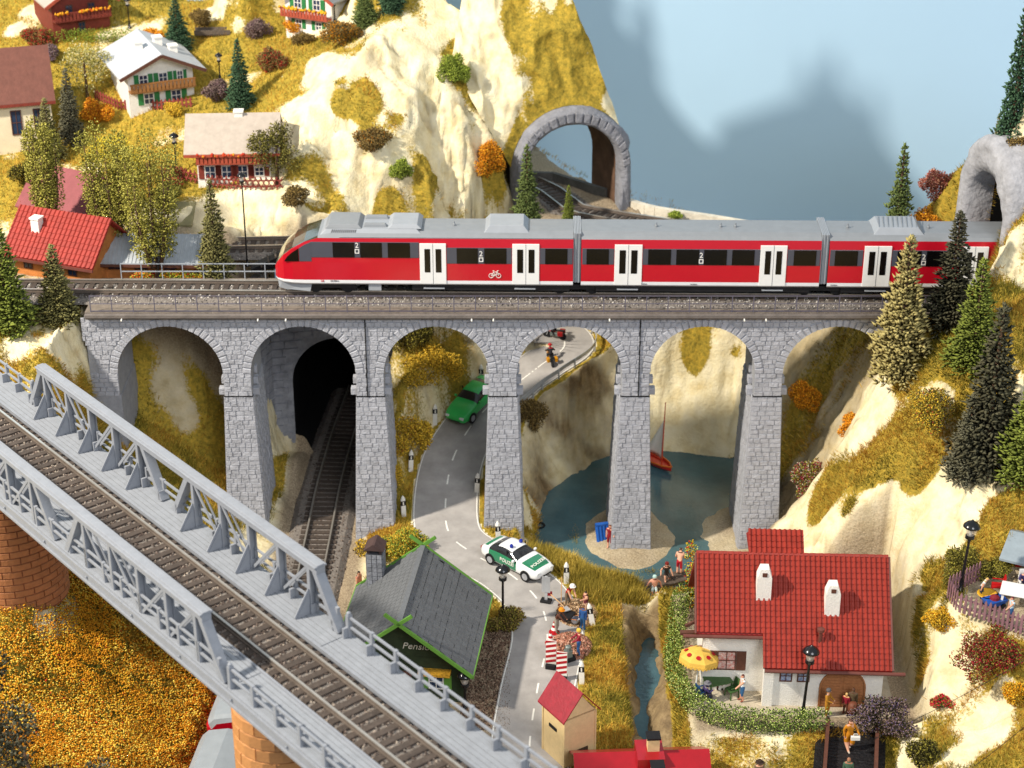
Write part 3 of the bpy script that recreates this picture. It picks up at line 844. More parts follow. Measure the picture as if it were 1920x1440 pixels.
# ---- road
ASPH = pm('asphalt', '#a29e9b', rough=.9, var=.16, scale=.8, bump=.25, bscale=22, spec=.15)
WHITE = pm('white_paint', '#e8e6df', rough=.6, var=.05)
def ribbon(pts, off0, off1, dz):
    pts = [Vector(p) for p in pts]; vs = []
    for i, p in enumerate(pts):
        d = pts[min(i + 1, len(pts) - 1)] - pts[max(0, i - 1)]
        sd = Vector((d.y, -d.x, 0)).normalized()
        vs += [p + sd * off0 + Vector((0, 0, dz)), p + sd * off1 + Vector((0, 0, dz))]
    return vs, [(2 * i, 2 * i + 1, 2 * i + 3, 2 * i + 2) for i in range(len(pts) - 1)]
def ribbon_side(p, d, off):
    return p + Vector((d.y, -d.x, 0)).normalized() * off
mb = MB(); v_, f_ = ribbon(ROAD, -ROAD_H, ROAD_H, .03); mb.add(v_, [q_[::-1] for q_ in f_])
# slab edge
for s in (-1, 1):
    vs = []; n = len(ROAD)
    for i, p in enumerate(ROAD):
        d = ROAD[min(i + 1, n - 1)] - ROAD[max(0, i - 1)]; a = ribbon_side(p, d, s * ROAD_H)
        vs += [a + Vector((0, 0, .03)), a + Vector((0, 0, -.3))]
    mb.add(vs, [(2 * i, 2 * i + 1, 2 * i + 3, 2 * i + 2) for i in range(n - 1)])
struct(mb.build('road', ASPH, smooth=True))
mb = MB()
for s in (-1, 1):
    v_, f_ = ribbon(ROAD, s * (ROAD_H - .12), s * (ROAD_H - .05), .036); mb.add(v_, f_)
struct(mb.build('road_edge_line', WHITE, fix=True))
dense = crom([tuple(p) for p in ROAD], 4); mb = MB()
acc = 0.; 
for i in range(len(dense) - 1):
    if (acc % 2.6) < 1.1 or dense[i].y > 13:
        v_, f_ = ribbon(dense[i:i + 2], -.055, .055, .038); mb.add(v_, f_)
    acc += (dense[i + 1] - dense[i]).length
struct(mb.build('road_centre_line', WHITE, fix=True))
# footway and yard beside the pension, gravel verge
mb = MB(); v_, f_ = ribbon(ROAD[8:44], -ROAD_H - 1.5, -ROAD_H - .05, .012)

# ---- crash barrier on the hairpin
STEEL = pm('galvanised', '#b9bcc0', rough=.35, var=.1, metal=.4)
gr = thing('guard_rail', 'pale steel guard rail round the outside of the lakeside bend', 'guard rail', (0, 0, 0))
seg = []
for i in range(84, len(ROAD)):
    d = ROAD[min(i + 1, len(ROAD) - 1)] - ROAD[max(0, i - 1)]; seg.append(ribbon_side(ROAD[i], d, ROAD_H + .12))
mb = MB()
for a, b in zip(seg[:-1], seg[1:]): mb.bar(a + Vector((0, 0, .62)), b + Vector((0, 0, .62)), .06, .3)
mb.build('rail', STEEL, gr)
for i in range(0, len(seg), 4):
    m_ = MB(); m_.box(seg[i] + Vector((0, 0, .35)), (.12, .12, .8)); m_.build('post', STEEL, gr)

# ---- track builder: track (thing) > ballast, rail, sleeper
SLEEP = pm('sleeper_brown', '#473e38', rough=.75, var=.25, scale=4, bump=.3, bscale=10, objvar=.15)
RAILM = pm('rail_brown', '#625850', rough=.5, var=.2, scale=3)
RAILTOP = pm('rail_top', '#c9c3ba', rough=.28, var=.1, metal=.7)
BALL = pm('ballast_grey', '#77706a', rough=.9, var=.35, scale=6, bump=.9, bscale=9)
def stones(name, parent, sampler, n, size, cols, seed=0):
    r = np.random.default_rng(seed)
    P = np.array([sampler(r) for _ in range(n)])
    base = np.array([(1, 0, 0), (-.5, .87, 0), (-.5, -.87, 0), (0, 0, .9), (0, 0, -.9)])
    F0 = np.array([(0, 1, 3), (1, 2, 3), (2, 0, 3), (1, 0, 4), (2, 1, 4), (0, 2, 4)])
    a = r.random((n, 3)) * 2 * PI
    sz = size * (.6 + .8 * r.random((n, 1, 3)))
    ca, sa = np.cos(a), np.sin(a)
    B = base[None] * sz
    x, y, z = B[..., 0].copy(), B[..., 1].copy(), B[..., 2].copy()
    x, y = x * ca[:, :1] - y * sa[:, :1], x * sa[:, :1] + y * ca[:, :1]
    y, z = y * ca[:, 1:2] - z * sa[:, 1:2], y * sa[:, 1:2] + z * ca[:, 1:2]
    V = np.stack([x, y, z], -1) + P[:, None, :]
    F = F0[None] + (np.arange(n) * 5)[:, None, None]
    c = np.array([lin(q_) for q_ in cols])[r.integers(0, len(cols), n)] * (.75 + .5 * r.random((n, 1)))
    return stuff(soup(name, V.reshape(-1, 3), F.reshape(-1, 3), attr_mat('stone_chips'), np.repeat(c, 6, 0), parent))
def track(label, pts, spacing=.64, gauge=1.65, slen=2.7, bed=None, nst=0, zoff=0., group=None, stone_cols=('#8d8780', '#a79f95', '#6f6862', '#575250'), skip=None):
    """pts at sleeper underside"""
    t = thing('railway_track', label, 'railway track', (0, 0, 0), group=group)
    pts = [Vector(p) for p in pts]
    L = [0.]
    for a, b in zip(pts[:-1], pts[1:]): L.append(L[-1] + (b - a).length)
    def at(s):
        j = 0
        while j < len(L) - 2 and L[j + 1] < s: j += 1
        d = (pts[j + 1] - pts[j]).normalized()
        return pts[j] + d * (s - L[j]), d
    sm_ = MB(); sm_.box((0, 0, .11), (.36, slen, .22), taper=.94)
    me = sm_.mesh('sleeper', [SLEEP])
    s = spacing / 2
    while s < L[-1]:
        p, d = at(s)
        put('sleeper', me, t, p, (0, 0, math.atan2(d.y, d.x) + random.uniform(-.01, .01)))
        s += spacing
    N_ = max(2, int(L[-1] / 1.0))
    fine = [at(L[-1] * i / N_) for i in range(N_ + 1)]
    for sgn in (-1, 1):
        mb = MB()
        line = [p + Vector((-d.y, d.x, 0)) * (sgn * gauge / 2) for p, d in fine]
        for a, b in zip(line[:-1], line[1:]):
            mb.bar(a + Vector((0, 0, .26)), b + Vector((0, 0, .26)), .2, .05, 0)
            mb.bar(a + Vector((0, 0, .35)), b + Vector((0, 0, .35)), .05, .16, 0)
            mb.bar(a + Vector((0, 0, .45)), b + Vector((0, 0, .45)), .11, .06, 1)
        mb.build('rail', [RAILM, RAILTOP], t)
    if bed:
        wt, wb, h = bed
        mb = MB(); vs = []
        for p, d in fine:
            sd = Vector((-d.y, d.x, 0))
            vs += [p + sd * wb + Vector((0, 0, -h)), p + sd * wt + Vector((0, 0, .13)), p - sd * wt + Vector((0, 0, .13)), p - sd * wb + Vector((0, 0, -h))]
        mb.add(vs, [(4 * i + k, 4 * i + k + 1, 4 * i + k + 5, 4 * i + k + 4) for i in range(len(fine) - 1) for k in range(3)])
        mb.build('ballast', BALL, t, fix=True)
        if nst:
            def smp(r):
                p, d = at(r.random() * L[-1]); o = (r.random() * 2 - 1) * wb
                z = .13 if abs(o) < wt else .13 - (abs(o) - wt) / max(.01, wb - wt) * (h + .13)
                q_ = p + Vector((-d.y, d.x, 0)) * o
                return (q_.x, q_.y, q_.z + z + .02)
            stones('ballast_stones', t, smp, nst, .075, stone_cols, seed=nst)
    return t
track('brown branch line running out of the dark tunnel under the second arch', [p - Vector((0, 0, .1)) for p in TUNNEL_TRACK], bed=(1.75, 2.3, .3), nst=3000, stone_cols=('#6a5a50', '#83756a', '#4c4039'))
DECK_Y = 2.6
TRK_A = math.radians(-.9)
def trk_y(x): return DECK_Y - math.tan(-TRK_A) * (x - 2) * 1.0
track('single line of track along the top of the grey stone viaduct', [(-48, trk_y(-48), 18.12), (0, trk_y(0), 18.12), (44, trk_y(44), 18.12)], bed=(1.5, 2.0, .12), nst=9000, stone_cols=('#a39e99', '#c4beb6', '#7d7772', '#5f5a57'))
track('rear line of track passing through the short rock tunnel', [tuple(lp(B2, R2, X2, -3.4, 11, .05)), tuple(lp(B2, R2, X2, -.6, 4.5, .05)), tuple(lp(B2, R2, X2, .3, 0, .05)), (8.5, 22.7, 15.2), (14, 20.4, 15.2), (21, 16.6, 15.6), (26, 11.5, 16.8)], bed=(1.6, 2.2, .2), nst=1500, stone_cols=('#6e655e', '#564d47', '#8a8078'))
track('siding track beside the station behind the viaduct', [(-46, 11.3, 17.62), (-30, 11.3, 17.62), (-16, 11.6, 17.75), (-8, 12.5, 17.9)], bed=(1.6, 2.1, .1), nst=1200)

# ---- stone viaduct
vd = thing('viaduct', 'long grey stone railway viaduct with six round arches on tapered piers', 'viaduct', (0, 0, 0))
PITCHV = 8.74; XA = [-22.45 + PITCHV * i for i in range(6)]
XP = [XA[0] - PITCHV / 2 + PITCHV * i for i in range(7)]
RA, ZS, ZP, ZT, VD = 3.45, 13.45, 11.8, 17.62, 5.2
CORE_Y = .1
def pier_hw(z): return .98 + (11.8 - z) / 11.8 * .42
mb = MB(); NA = 24
for cx in XA:
    arc = [(cx - RA - (PITCHV / 2 - RA), ZP), (cx - RA + .0, ZP)]
    pts = [(cx - RA, ZS)] + [(cx + RA * math.cos(PI - PI * k / NA), ZS + RA * math.sin(PI * k / NA)) for k in range(1, NA)] + [(cx + RA, ZS)]
    for (x0, z0), (x1, z1) in zip(pts[:-1], pts[1:]):
        for y, fl in ((CORE_Y, 0), (VD - CORE_Y, 1)):
            f = (0, 1, 2, 3) if not fl else (3, 2, 1, 0)
            mb.add([(x0, y, z0), (x1, y, z1), (x1, y, ZT), (x0, y, ZT)], [f])
        mb.add([(x0, CORE_Y, z0), (x0, VD - CORE_Y, z0), (x1, VD - CORE_Y, z1), (x1, CORE_Y, z1)], [(0, 1, 2, 3)])
for xp in XP:
    a = PITCHV / 2 - RA
    x0 = max(xp - a, XA[0] - RA - 4.6) if xp == XP[0] else xp - a
    x1 = xp + a
    for y, f in ((CORE_Y, (0, 1, 2, 3)), (VD - CORE_Y, (3, 2, 1, 0))):
        mb.add([(x0, y, ZP), (x1, y, ZP), (x1, y, ZT), (x0, y, ZT)], [f])
    for x, f in ((x0, (3, 2, 1, 0)), (x1, (0, 1, 2, 3))):
        mb.add([(x, CORE_Y, ZP), (x, VD - CORE_Y, ZP), (x, VD - CORE_Y, ZS), (x, CORE_Y, ZS)], [f])
mb.build('arcade', MORTAR, vd, fix=True)
for i, xp in enumerate(XP):
    m_ = MB(); h1, h0 = pier_hw(ZP), pier_hw(-.6)
    m_.hexa([(xp - h0, -.45 + .1, -.6), (xp + h0, -.45 + .1, -.6), (xp + h0, VD + .35, -.6), (xp - h0, VD + .35, -.6), (xp - h1, .02 + .08, ZP), (xp + h1, .02 + .08, ZP), (xp + h1, VD - .08, ZP), (xp - h1, VD - .08, ZP)])
    m_.build('pier', MORTAR, vd)
# blocks of the visible faces
rb = random.Random(21)
blocks = []       # (area, verts8)
def add_block(p0, p1, p2, p3, nrm, pr=.05, ins=.08):
    c = (p0 + p1 + p2 + p3) / 4
    pr = pr * rb.uniform(.6, 1.5)
    top_ = [q_ + (c - q_) * ins + nrm * pr * rb.uniform(.7, 1.25) for q_ in (p0, p1, p2, p3)]
    blocks.append(((p1 - p0).length * (p3 - p0).length, [p0, p1, p2, p3] + top_))
V3 = Vector
BH = .335
def course(xa, xb, z0, z1, yf, nrm, bl, ok=None):
    """one course between xa(z) and xb(z) in the plane y=yf(z)"""
    x = xa; first = True
    g = .016
    while x < xb - .05:
        l = bl * rb.uniform(.7, 1.35)
        if first and rb.random() < .5: l *= .55
        first = False
        e = min(xb, x + l)
        if xb - e < .18: e = xb
        if ok is None or ok((x + e) / 2, (z0 + z1) / 2):
            add_block(V3((x + g, yf(z0), z0 + g)), V3((e - g, yf(z0), z0 + g)), V3((e - g, yf(z1), z1 - g)), V3((x + g, yf(z1), z1 - g)), nrm)
        x = e
for i, xp in enumerate(XP[1:6]):
    z = 0.0
    while z < ZP - .05:
        z1 = min(ZP - .04, z + BH); h = pier_hw((z + z1) / 2)
        course(xp - h + .01, xp + h - .01, z, z1, lambda q_: .1 - .45 * (ZP - q_) / 12.4, V3((0, -1, 0)), .5)
        z += BH
    # the pier side that the camera sees
    sgn = 1 if xp < 0 else -1
    z = 0.0
    while z < ZP - .05:
        z1 = min(ZP - .04, z + BH); y = -.3 * (ZP - z) / 12 + .12; ye = VD - .15; g = .022
        while y < ye - .05:
            e = min(ye, y + .62 * rb.uniform(.7, 1.3))
            if ye - e < .2: e = ye
            xs0, xs1 = xp + sgn * pier_hw(z), xp + sgn * pier_hw(z1)
            pts = [V3((xs0, y + g, z + g)), V3((xs0, e - g, z + g)), V3((xs1, e - g, z1 - g)), V3((xs1, y + g, z1 - g))]
            add_block(*(pts if sgn > 0 else pts[::-1]), V3((sgn, 0, 0)), .05)
            y = e
        z += BH
RING = .56
def in_ring(x, z):
    for cx in XA:
        if abs(x - cx) < RA + RING + .02:
            if z > ZS and math.hypot(x - cx, z - ZS) < RA + RING + .12: return False
            if z <= ZS and abs(x - cx) < RA + .02: return False
    return True
for xp in XP:
    z = ZP + .03
    while z < ZT - .1:
        z1 = min(ZT, z + BH); zc = (z + z1) / 2
        if zc <= ZS: w_ = PITCHV / 2 - RA
        else:
            d2 = (RA + RING) ** 2 - (zc - ZS) ** 2
            w_ = PITCHV / 2 - (math.sqrt(d2) if d2 > 0 else 0.)
            w_ = max(w_, .06)
        xa, xb = xp - w_, xp + w_
        if xp == XP[0]: xa = max(xa, -28.0)
        if xp == XP[-1]: xb = min(xb, 26)
        if xb - xa > .15 and w_ > .1: course(xa + .01, xb - .01, z, z1, lambda q_: CORE_Y, V3((0, -1, 0)), .5)
        z += BH
blocks.sort(key=lambda b: -b[0])
for a_, vv in blocks[:300]:
    m_ = MB(); m_.hexa(vv); m_.build('stone_block', STONE, vd, fix=True)
mb = MB()
for a_, vv in blocks[300:]: mb.hexa(vv)
stuff(mb.build('stone_blocks', pm('viaduct_stone_courses', '#a6a8b0', rough=.75, var=.2, scale=1.7, bump=.5, bscale=9, spec=.25), vd, fix=True))
# voussoirs, each its own wedge
NV = 27
for cx in XA:
    for k in range(NV):
        a0 = PI * k / NV + .008; a1 = PI * (k + 1) / NV - .008
        if cx == XA[-1] and a0 < .6: continue
        r0, r1 = RA + .0, RA + RING * rb.uniform(.88, 1.06)
        r1 = min(r1, (ZT - ZS - .02) / max(.2, math.sin((a0 + a1) / 2)))
        def pv(a, r, y): return V3((cx + r * math.cos(a), y, ZS + r * math.sin(a)))
        pr = CORE_Y - .07 * rb.uniform(.8, 1.3)
        m_ = MB(); da = .012; dr = .04
        m_.hexa([pv(a1, r0, CORE_Y), pv(a0, r0, CORE_Y), pv(a0, r1, CORE_Y), pv(a1, r1, CORE_Y), pv(a1 - da, r0 + .01, pr), pv(a0 + da, r0 + .01, pr), pv(a0 + da, r1 - dr, pr), pv(a1 - da, r1 - dr, pr)])
        m_.build('arch_stone', STONE, vd, fix=True)
# corbels left from the centring
for xp in XP[1:6]:
    for s in (-1, 1):
        m_ = MB(); h = PITCHV / 2 - RA
        for j, (dx, z) in enumerate(((.42, 11.7), (.3, 12.25), (.18, 12.8))):
            yy = .5 + .55 * j
            m_.bx((xp + s * (h - .05), yy, z), (xp + s * (h + dx), yy + .5, z + .5))
        m_.build('corbel', STONE, vd, bevel=.04)
# cornice, deck, joints
CORN = pm('cornice_brown', '#6e6763', rough=.6, var=.2, scale=1.5, bump=.2, bscale=8)
x0v, x1v = -27.6, 30.2
mb = MB(); mb.bx((x0v, -.42, 17.66), (x1v, VD + .42, 17.94)); mb.bx((x0v, -.22, 17.5), (x1v, VD + .22, 17.655)); mb.build('cornice', CORN, vd, bevel=.05)
mb = MB(); mb.bx((x0v, -.2, 17.945), (x1v, VD + .2, 18.0)); mb.build('deck', pm('deck_brown', '#7a7066', rough=.8, var=.25, scale=2, bump=.5, bscale=10), vd)
for xj in (XP[2] - .2, XP[4] + .2):
    m_ = MB(); m_.bx((xj - .03, -.035, ZP), (xj + .03, .2, ZT)); m_.build('joint', BLACK, vd)
for xp in XP[1:6]:
    m_ = MB(); m_.bx((xp - .96, .06, ZP - .035), (xp + .96, .3, ZP + .03)); m_.build('joint', BLACK, vd)
IRON = pm('railing_iron', '#5d5a68', rough=.5, var=.15)
post = MB(); post.box((0, 0, .58), (.055, .055, 1.16)); pme = post.mesh('railing_post', [IRON])
x = -27.2
while x < 28:
    put('railing_post', pme, vd, (x, -.12, 18.0)); x += 1.38
for z, r in ((1.14, .05), (.6, .04), (.08, .05)):
    m_ = MB(); m_.bx((-27.2, -.12 - r / 2, 18 + z - r / 2), (28, -.12 + r / 2, 18 + z + r / 2)); m_.build('handrail', IRON, vd)
STEELG = pm('railing_steel', '#9aa0a8', rough=.45, var=.1)
post = MB(); post.box((0, 0, .55), (.06, .06, 1.1)); pme2 = post.mesh('railing_post', [STEELG])
x = -26.2
while x < 28:
    put('railing_post', pme2, vd, (x, VD + .1, 18.0)); x += 1.38
for z in (1.1, .55):
    m_ = MB(); m_.bx((-26.2, VD + .07, 18 + z - .03), (28, VD + .13, 18 + z + .03)); m_.build('handrail', STEELG, vd)
for xd in (-25.2, -16.4, -14.6, -2.6, -1.2, 6.3, 15.0, 16.4):
    m_ = MB(); m_.tube([(xd, -.3, 17.66), (xd, -.58, 17.56)], .05, 6); m_.build('drain_spout', WHITE, vd)

# ================================================================== TRAIN
RED = pm('train_red', '#b90c24', rough=.32, var=.03, coat=.5, spec=.4)
TWHITE = pm('train_white', '#dcdde0', rough=.4, var=.04)
TGREY = pm('train_roof_grey', '#84888d', rough=.45, var=.06)
TGREY2 = pm('train_roof_light', '#979ca3', rough=.45, var=.05)
TBAND = pm('train_band', '#4a4c57', rough=.3, var=.05, coat=.3)
TGLASS = pm('train_glass', '#0d0b0c', rough=.15, var=.2, coat=.15, spec=.3)
TBLACK = pm('train_underframe', '#17171a', rough=.6, var=.3)
TDOOR = pm('train_door', '#e4e4e2', rough=.4, var=.03)
OLIVEGL = pm('windscreen_glass', '#3d3a2a', rough=.12, var=.1, coat=.7)
RAILZ = 18.6
TX0 = (514 - 960) / 29.05
tr = thing('train', 'red three-car passenger train with grey roof and white doors on the viaduct', 'train', (TX0, trk_y(TX0), RAILZ), TRK_A)
HWT = 1.66
Z0, Z1, ZW0, ZW1, ZR, ZTOP = .78, 1.12, 2.33, 3.42, 4.02, 4.4
def car_section(hw, top, zlo=Z0):
    """outline of one half section from bottom centre over the side to the roof centre"""
    pts = [(0, zlo), (hw * .93, zlo), (hw, zlo + .12), (hw, Z1), (hw, ZW0), (hw * .99, ZW1), (hw * .965, ZR), (hw * .86, ZR + .2), (hw * .62, ZR + .36), (0, ZTOP)]
    return [(y, min(z, top - .02 * (len(pts) - i) if z > top - .02 * (len(pts) - i) else z)) for i, (y, z) in enumerate(pts)]
SEC_M = [3, 1, 1, 0, 0, 0, 2, 2, 2]     # material of each strip: 0 red 1 white 2 roof 3 under
def car_body(x0, x1, nose=False, name='body'):
    mb = MB(); secs = []
    if nose:
        prof = [(0, .62, 1.95, 1.02), (.18, .8, 2.3, .92), (.6, .93, 2.85, .84), (1.2, .985, 3.35, .80), (2.0, 1., 3.82, Z0), (2.9, 1., 4.18, Z0), (3.7, 1., 4.42, Z0), (4.4, 1., ZTOP, Z0), (5, 1, ZTOP, Z0)]
        for x, wf, tp_, zl in prof: secs.append((x0 + x, car_section(HWT * wf, tp_, zl)))
    else:
        secs.append((x0, car_section(HWT, ZTOP)))
    secs.append((x1, car_section(HWT, ZTOP)))
    n = len(secs[0][1])
    ring = n * 2 - 2
    vs = []
    for x, s in secs:
        full = [(-y, z) for y, z in s] + [(y, z) for y, z in s[-2:0:-1]]
        vs += [(x, y, z) for y, z in full]
    fs, ms = [], []
    for i in range(len(secs) - 1):
        for k in range(ring):
            a = k; b = (k + 1) % ring
            strip = k if k < n - 1 else ring - 1 - k
            mt = SEC_M[min(strip, n - 2)]
            if nose and secs[i + 1][0] - x0 < 3.0 and strip >= 6: mt = 4
            fs.append((i * ring + a, i * ring + b, (i + 1) * ring + b, (i + 1) * ring + a)); ms.append(mt)
    o = len(mb.v)
    mb.add(vs, fs); mb.m = ms
    mb.add([vs[k] for k in range(ring)], [tuple(range(ring))], 0 if nose else 3)
    mb.add([vs[(len(secs) - 1) * ring + k] for k in range(ring)], [tuple(range(ring - 1, -1, -1))], 3)
    return mb.build(name, [RED, TWHITE, TGREY, TBLACK, OLIVEGL], tr, fix=True)
S_ = 29.35
def tx(px): return (px - 514) / S_
YN = -HWT          # near side
car_body(0, tx(1081), True); car_body(tx(1096), tx(1547)); car_body(tx(1562), tx(2100))
def side_box(name, px0, px1, z0, z1, mat, proud=.03, parent=tr, far=True):
    m_ = MB(); m_.bx((tx(px0), YN - proud, z0), (tx(px1), YN + .2, z1))
    o = m_.build(name, mat, parent, bevel=.02)
    if far and parent is tr:
        m_ = MB(); m_.bx((tx(px0), -YN - .2, z0), (tx(px1), -YN + proud, z1)); m_.build(name, mat, parent)
    return o
for px0, px1, lift in ((585, 790, .38), (842, 965, 0), (1018, 1080, 0), (1098, 1158, 0), (1212, 1436, 0), (1484, 1546, 0), (1564, 1626, 0), (1680, 1830, 0)):
    side_box('window_band', px0, px1, ZW0 - .02 + lift, ZW1 + .0 + lift * .9, TBAND, .02)
# cab side windows follow the falling roof line
m_ = MB()
for s in (-1, 1):
    y = s * (HWT + .02)
    m_.prism([(tx(534), y, 2.42), (tx(562), y, 2.42), (tx(562), y, 3.3), (tx(549), y, 3.0), (tx(540), y, 2.72)], (0, -s * .3, 0), 0)
    m_.prism([(tx(563), y, 2.42), (tx(586), y, 2.42), (tx(586), y, 3.74), (tx(573), y, 3.55), (tx(563), y, 3.32)], (0, -s * .3, 0), 1)
m_.build('cab_window', [TGLASS, TBAND], tr, fix=True)
for px0, px1, lift in ((627, 668, .38), (679, 720, .38), (731, 773, .38), (861, 901, 0), (913, 955, 0), (1028, 1070, 0), (1106, 1148, 0), (1222, 1265, 0), (1275, 1318, 0), (1327, 1370, 0), (1380, 1422, 0), (1496, 1538, 0), (1573, 1616, 0), (1690, 1735, 0), (1745, 1790, 0)):
    side_box('window', px0, px1, ZW0 + lift, ZW1 - .02 + lift * .9, TGLASS, .045)
for px0, px1 in ((791, 841), (966, 1017), (1159, 1211), (1433, 1483), (1628, 1679), (1810, 1860)):
    d = side_box('door', px0, px1, Z0 + .12, ZW1 + .28, TDOOR, .05)
    mid = (px0 + px1) / 2
    for a, b in ((px0 + 9, mid - 5), (mid + 5, px1 - 9)):
        side_box('pane', a, b, ZW0 - .62, ZW1 - .08, TGLASS, .07, d)
    m_ = MB(); m_.bx((tx(mid) - .012, YN - .06, Z0 + .12), (tx(mid) + .012, YN + .1, ZW1 + .28)); m_.build('door_seam', TBAND, d)
# gangway bellows
for px in (1088.5, 1554.5):
    m_ = MB()
    for k in range(5):
        x = tx(px) + (k - 2) * .1
        m_.bx((x - .04, -1.5 - .06 * (k % 2), 1.0), (x + .04, 1.5 + .06 * (k % 2), 4.4))
    m_.build('gangway', TGREY2, tr)
    m_ = MB(); m_.bx((tx(px) - .22, -1.4, .9), (tx(px) + .22, 1.4, 1.02)); m_.build('gangway_floor', TBLACK, tr)
# class numbers and bicycle sign
SIGN = pm('sign_white', '#e9e7e2', rough=.5, var=.03)
m2 = text_mesh('2', .5, SIGN)
for px, z in ((673, 3.55), (907, 3.02), (1322, 3.0), (1740, 2.98)):
    put('class_number', m2, tr, (tx(px), YN - .06, z), (PI / 2, 0, 0))
    m_ = MB(); x = tx(px)
    for a, b in (((x - .14, 0, z - .55), (x + .14, 0, z - .5)), ((x - .14, 0, z - .3), (x + .14, 0, z - .25)), ((x - .14, 0, z - .5), (x - .09, 0, z - .3)), ((x + .09, 0, z - .5), (x + .14, 0, z - .3))):
        m_.bx((a[0], YN - .065, a[2]), (b[0], YN - .05, b[2]))
    m_.build('class_sign', SIGN, tr)
m_ = MB(); xb = tx(933); zb = 1.5
def ringl(c, r, n=14):
    for k in range(n):
        a0, a1 = 2 * PI * k / n, 2 * PI * (k + 1) / n
        m_.bar((c[0] + r * math.cos(a0), YN - .03, c[1] + r * math.sin(a0)), (c[0] + r * math.cos(a1), YN - .03, c[1] + r * math.sin(a1)), .03, .03)
ringl((xb - .24, zb), .15); ringl((xb + .24, zb), .15)
for a, b in (((-.24, 0), (-.08, .26)), ((-.08, .26), (.16, .26)), ((.16, .26), (0, 0)), ((0, 0), (-.08, .26)), ((0, 0), (-.24, 0)), ((.24, 0), (.14, .34)), ((.14, .34), (.24, .36)), ((-.1, .3), (-.1, .34)), ((-.15, .34), (-.04, .34))):
    m_.bar((xb + a[0], YN - .03, zb + a[1]), (xb + b[0], YN - .03, zb + b[1]), .03, .03)
m_.build('bicycle_sign', SIGN, tr)
# small lettering on the white sill
m_ = text_mesh('DB', .16, RED); put('lettering', m_, tr, (tx(605), YN - .025, 1.05), (PI / 2, 0, 0))
m_ = text_mesh('644 004-6', .13, TBLACK); put('lettering', m_, tr, (tx(628), YN - .025, 1.06), (PI / 2, 0, 0))
for px in (1215, 1310, 1575): put('lettering', m_, tr, (tx(px), YN - .025, .98), (PI / 2, 0, 0), (.8, .8, .8))
# roof equipment
def roof_box(name, px0, px1, y0, y1, z0, z1, mat, slope=.18):
    m_ = MB(); a, b = tx(px0), tx(px1)
    m_.hexa([(a, y0, z0), (b, y0, z0), (b, y1, z0), (a, y1, z0), (a + slope * 2, y0 + slope, z1), (b - slope * 2, y0 + slope, z1), (b - slope * 2, y1 - slope, z1), (a + slope * 2, y1 - slope, z1)])
    return m_.build(name, mat, tr, bevel=.03)
rbx = roof_box('roof_fairing', 600, 800, -1.45, 1.45, 4.05, 4.5, TGREY2, .25)
for k in range(13):
    m_ = MB(); x = tx(625) + k * .125; m_.bar((x, -1.33, 4.28), (x + .08, -1.22, 4.46), .05, .03); m_.build('vent_slot', TBLACK, rbx)
roof_box('roof_unit', 612, 682, -1.2, 1.2, 4.5, 4.76, TGREY, .12); roof_box('roof_unit', 730, 795, -1.2, 1.2, 4.5, 4.76, TGREY2, .15)
roof_box('roof_unit', 684, 729, -.9, -.5, 4.48, 4.7, TGREY, .05); roof_box('roof_unit', 684, 729, .5, .9, 4.48, 4.7, TGREY, .05)
roof_box('roof_unit', 910, 1000, -1.25, 1.25, 4.2, 4.74, TGREY2, .22)
rg = roof_box('roof_unit', 1642, 1742, -1.25, 1.25, 4.2, 4.72, TGREY2, .22)
for k in range(9):
    m_ = MB(); m_.bar((tx(1655) + k * .3, -.9, 4.74), (tx(1655) + k * .3 + .2, .9, 4.78), .03, .03); m_.build('grille_bar', TGREY, rg)
for px in (855, 1238, 1360, 1388, 1600, 1752):
    m_ = MB(); m_.lathe([(.1, 0), (.1, .16), (.05, .2), (.05, .34)], (tx(px), -.2, 4.32), 8); m_.build('aerial', TGREY, tr)
m_ = MB()
for s in (-1, 1): m_.bx((tx(640), s * 1.56, ZR + .05), (tx(1080), s * 1.62, ZR + .09))
m_.build('rain_strip', TGREY2, tr)
# skirt, bogies and underfloor
m_ = MB()
m_.prism([(.25, -1.35, .95), (2.4, -1.45, .85), (2.25, -1.45, .22), (.8, -1.3, .3)], (0, .12, 0)); m_.prism([(.25, 1.23, .95), (2.4, 1.33, .85), (2.25, 1.33, .22), (.8, 1.18, .3)], (0, .12, 0))
m_.hexa([(.2, -1.1, .35), (.8, -1.3, .25), (.8, 1.3, .25), (.2, 1.1, .35), (.1, -1.05, 1.0), (.5, -1.35, .95), (.5, 1.35, .95), (.1, 1.05, 1.0)])
m_.build('skirt', TGREY2, tr, fix=True)
for a, b in ((775, 1075), (1125, 1530), (1590, 1840)):
    m_ = MB(); m_.bx((tx(a), -1.45, .35), (tx(b), 1.45, .8)); m_.build('underfloor', TBLACK, tr)
for px in (620, 1088, 1554, 1870):
    m_ = MB(); c = tx(px); m_.bx((c - 1.6, -1.25, .38), (c + 1.6, 1.25, .72)); bo = m_.build('bogie', TBLACK, tr)
    for dx in (-1.05, 1.05):
        w_ = MB()
        for s in (-1, 1): w_.lathe([(.5, -.06), (.5, .06)], (c + dx, s * .98, .48), 16, rot=Matrix.Rotation(PI / 2, 3, 'X'))
        w_.build('wheel', TBLACK, bo)
m_ = MB(); m_.bx((tx(692), -1.5, .32), (tx(716), -1.4, .78)); m_.build('step_box', TGREY2, tr)
for px in (797, 970, 1165, 1440, 1635):
    m_ = MB(); m_.bx((tx(px), -1.6, .5), (tx(px + 40), -1.45, .55)); m_.build('door_step', TGREY2, tr)

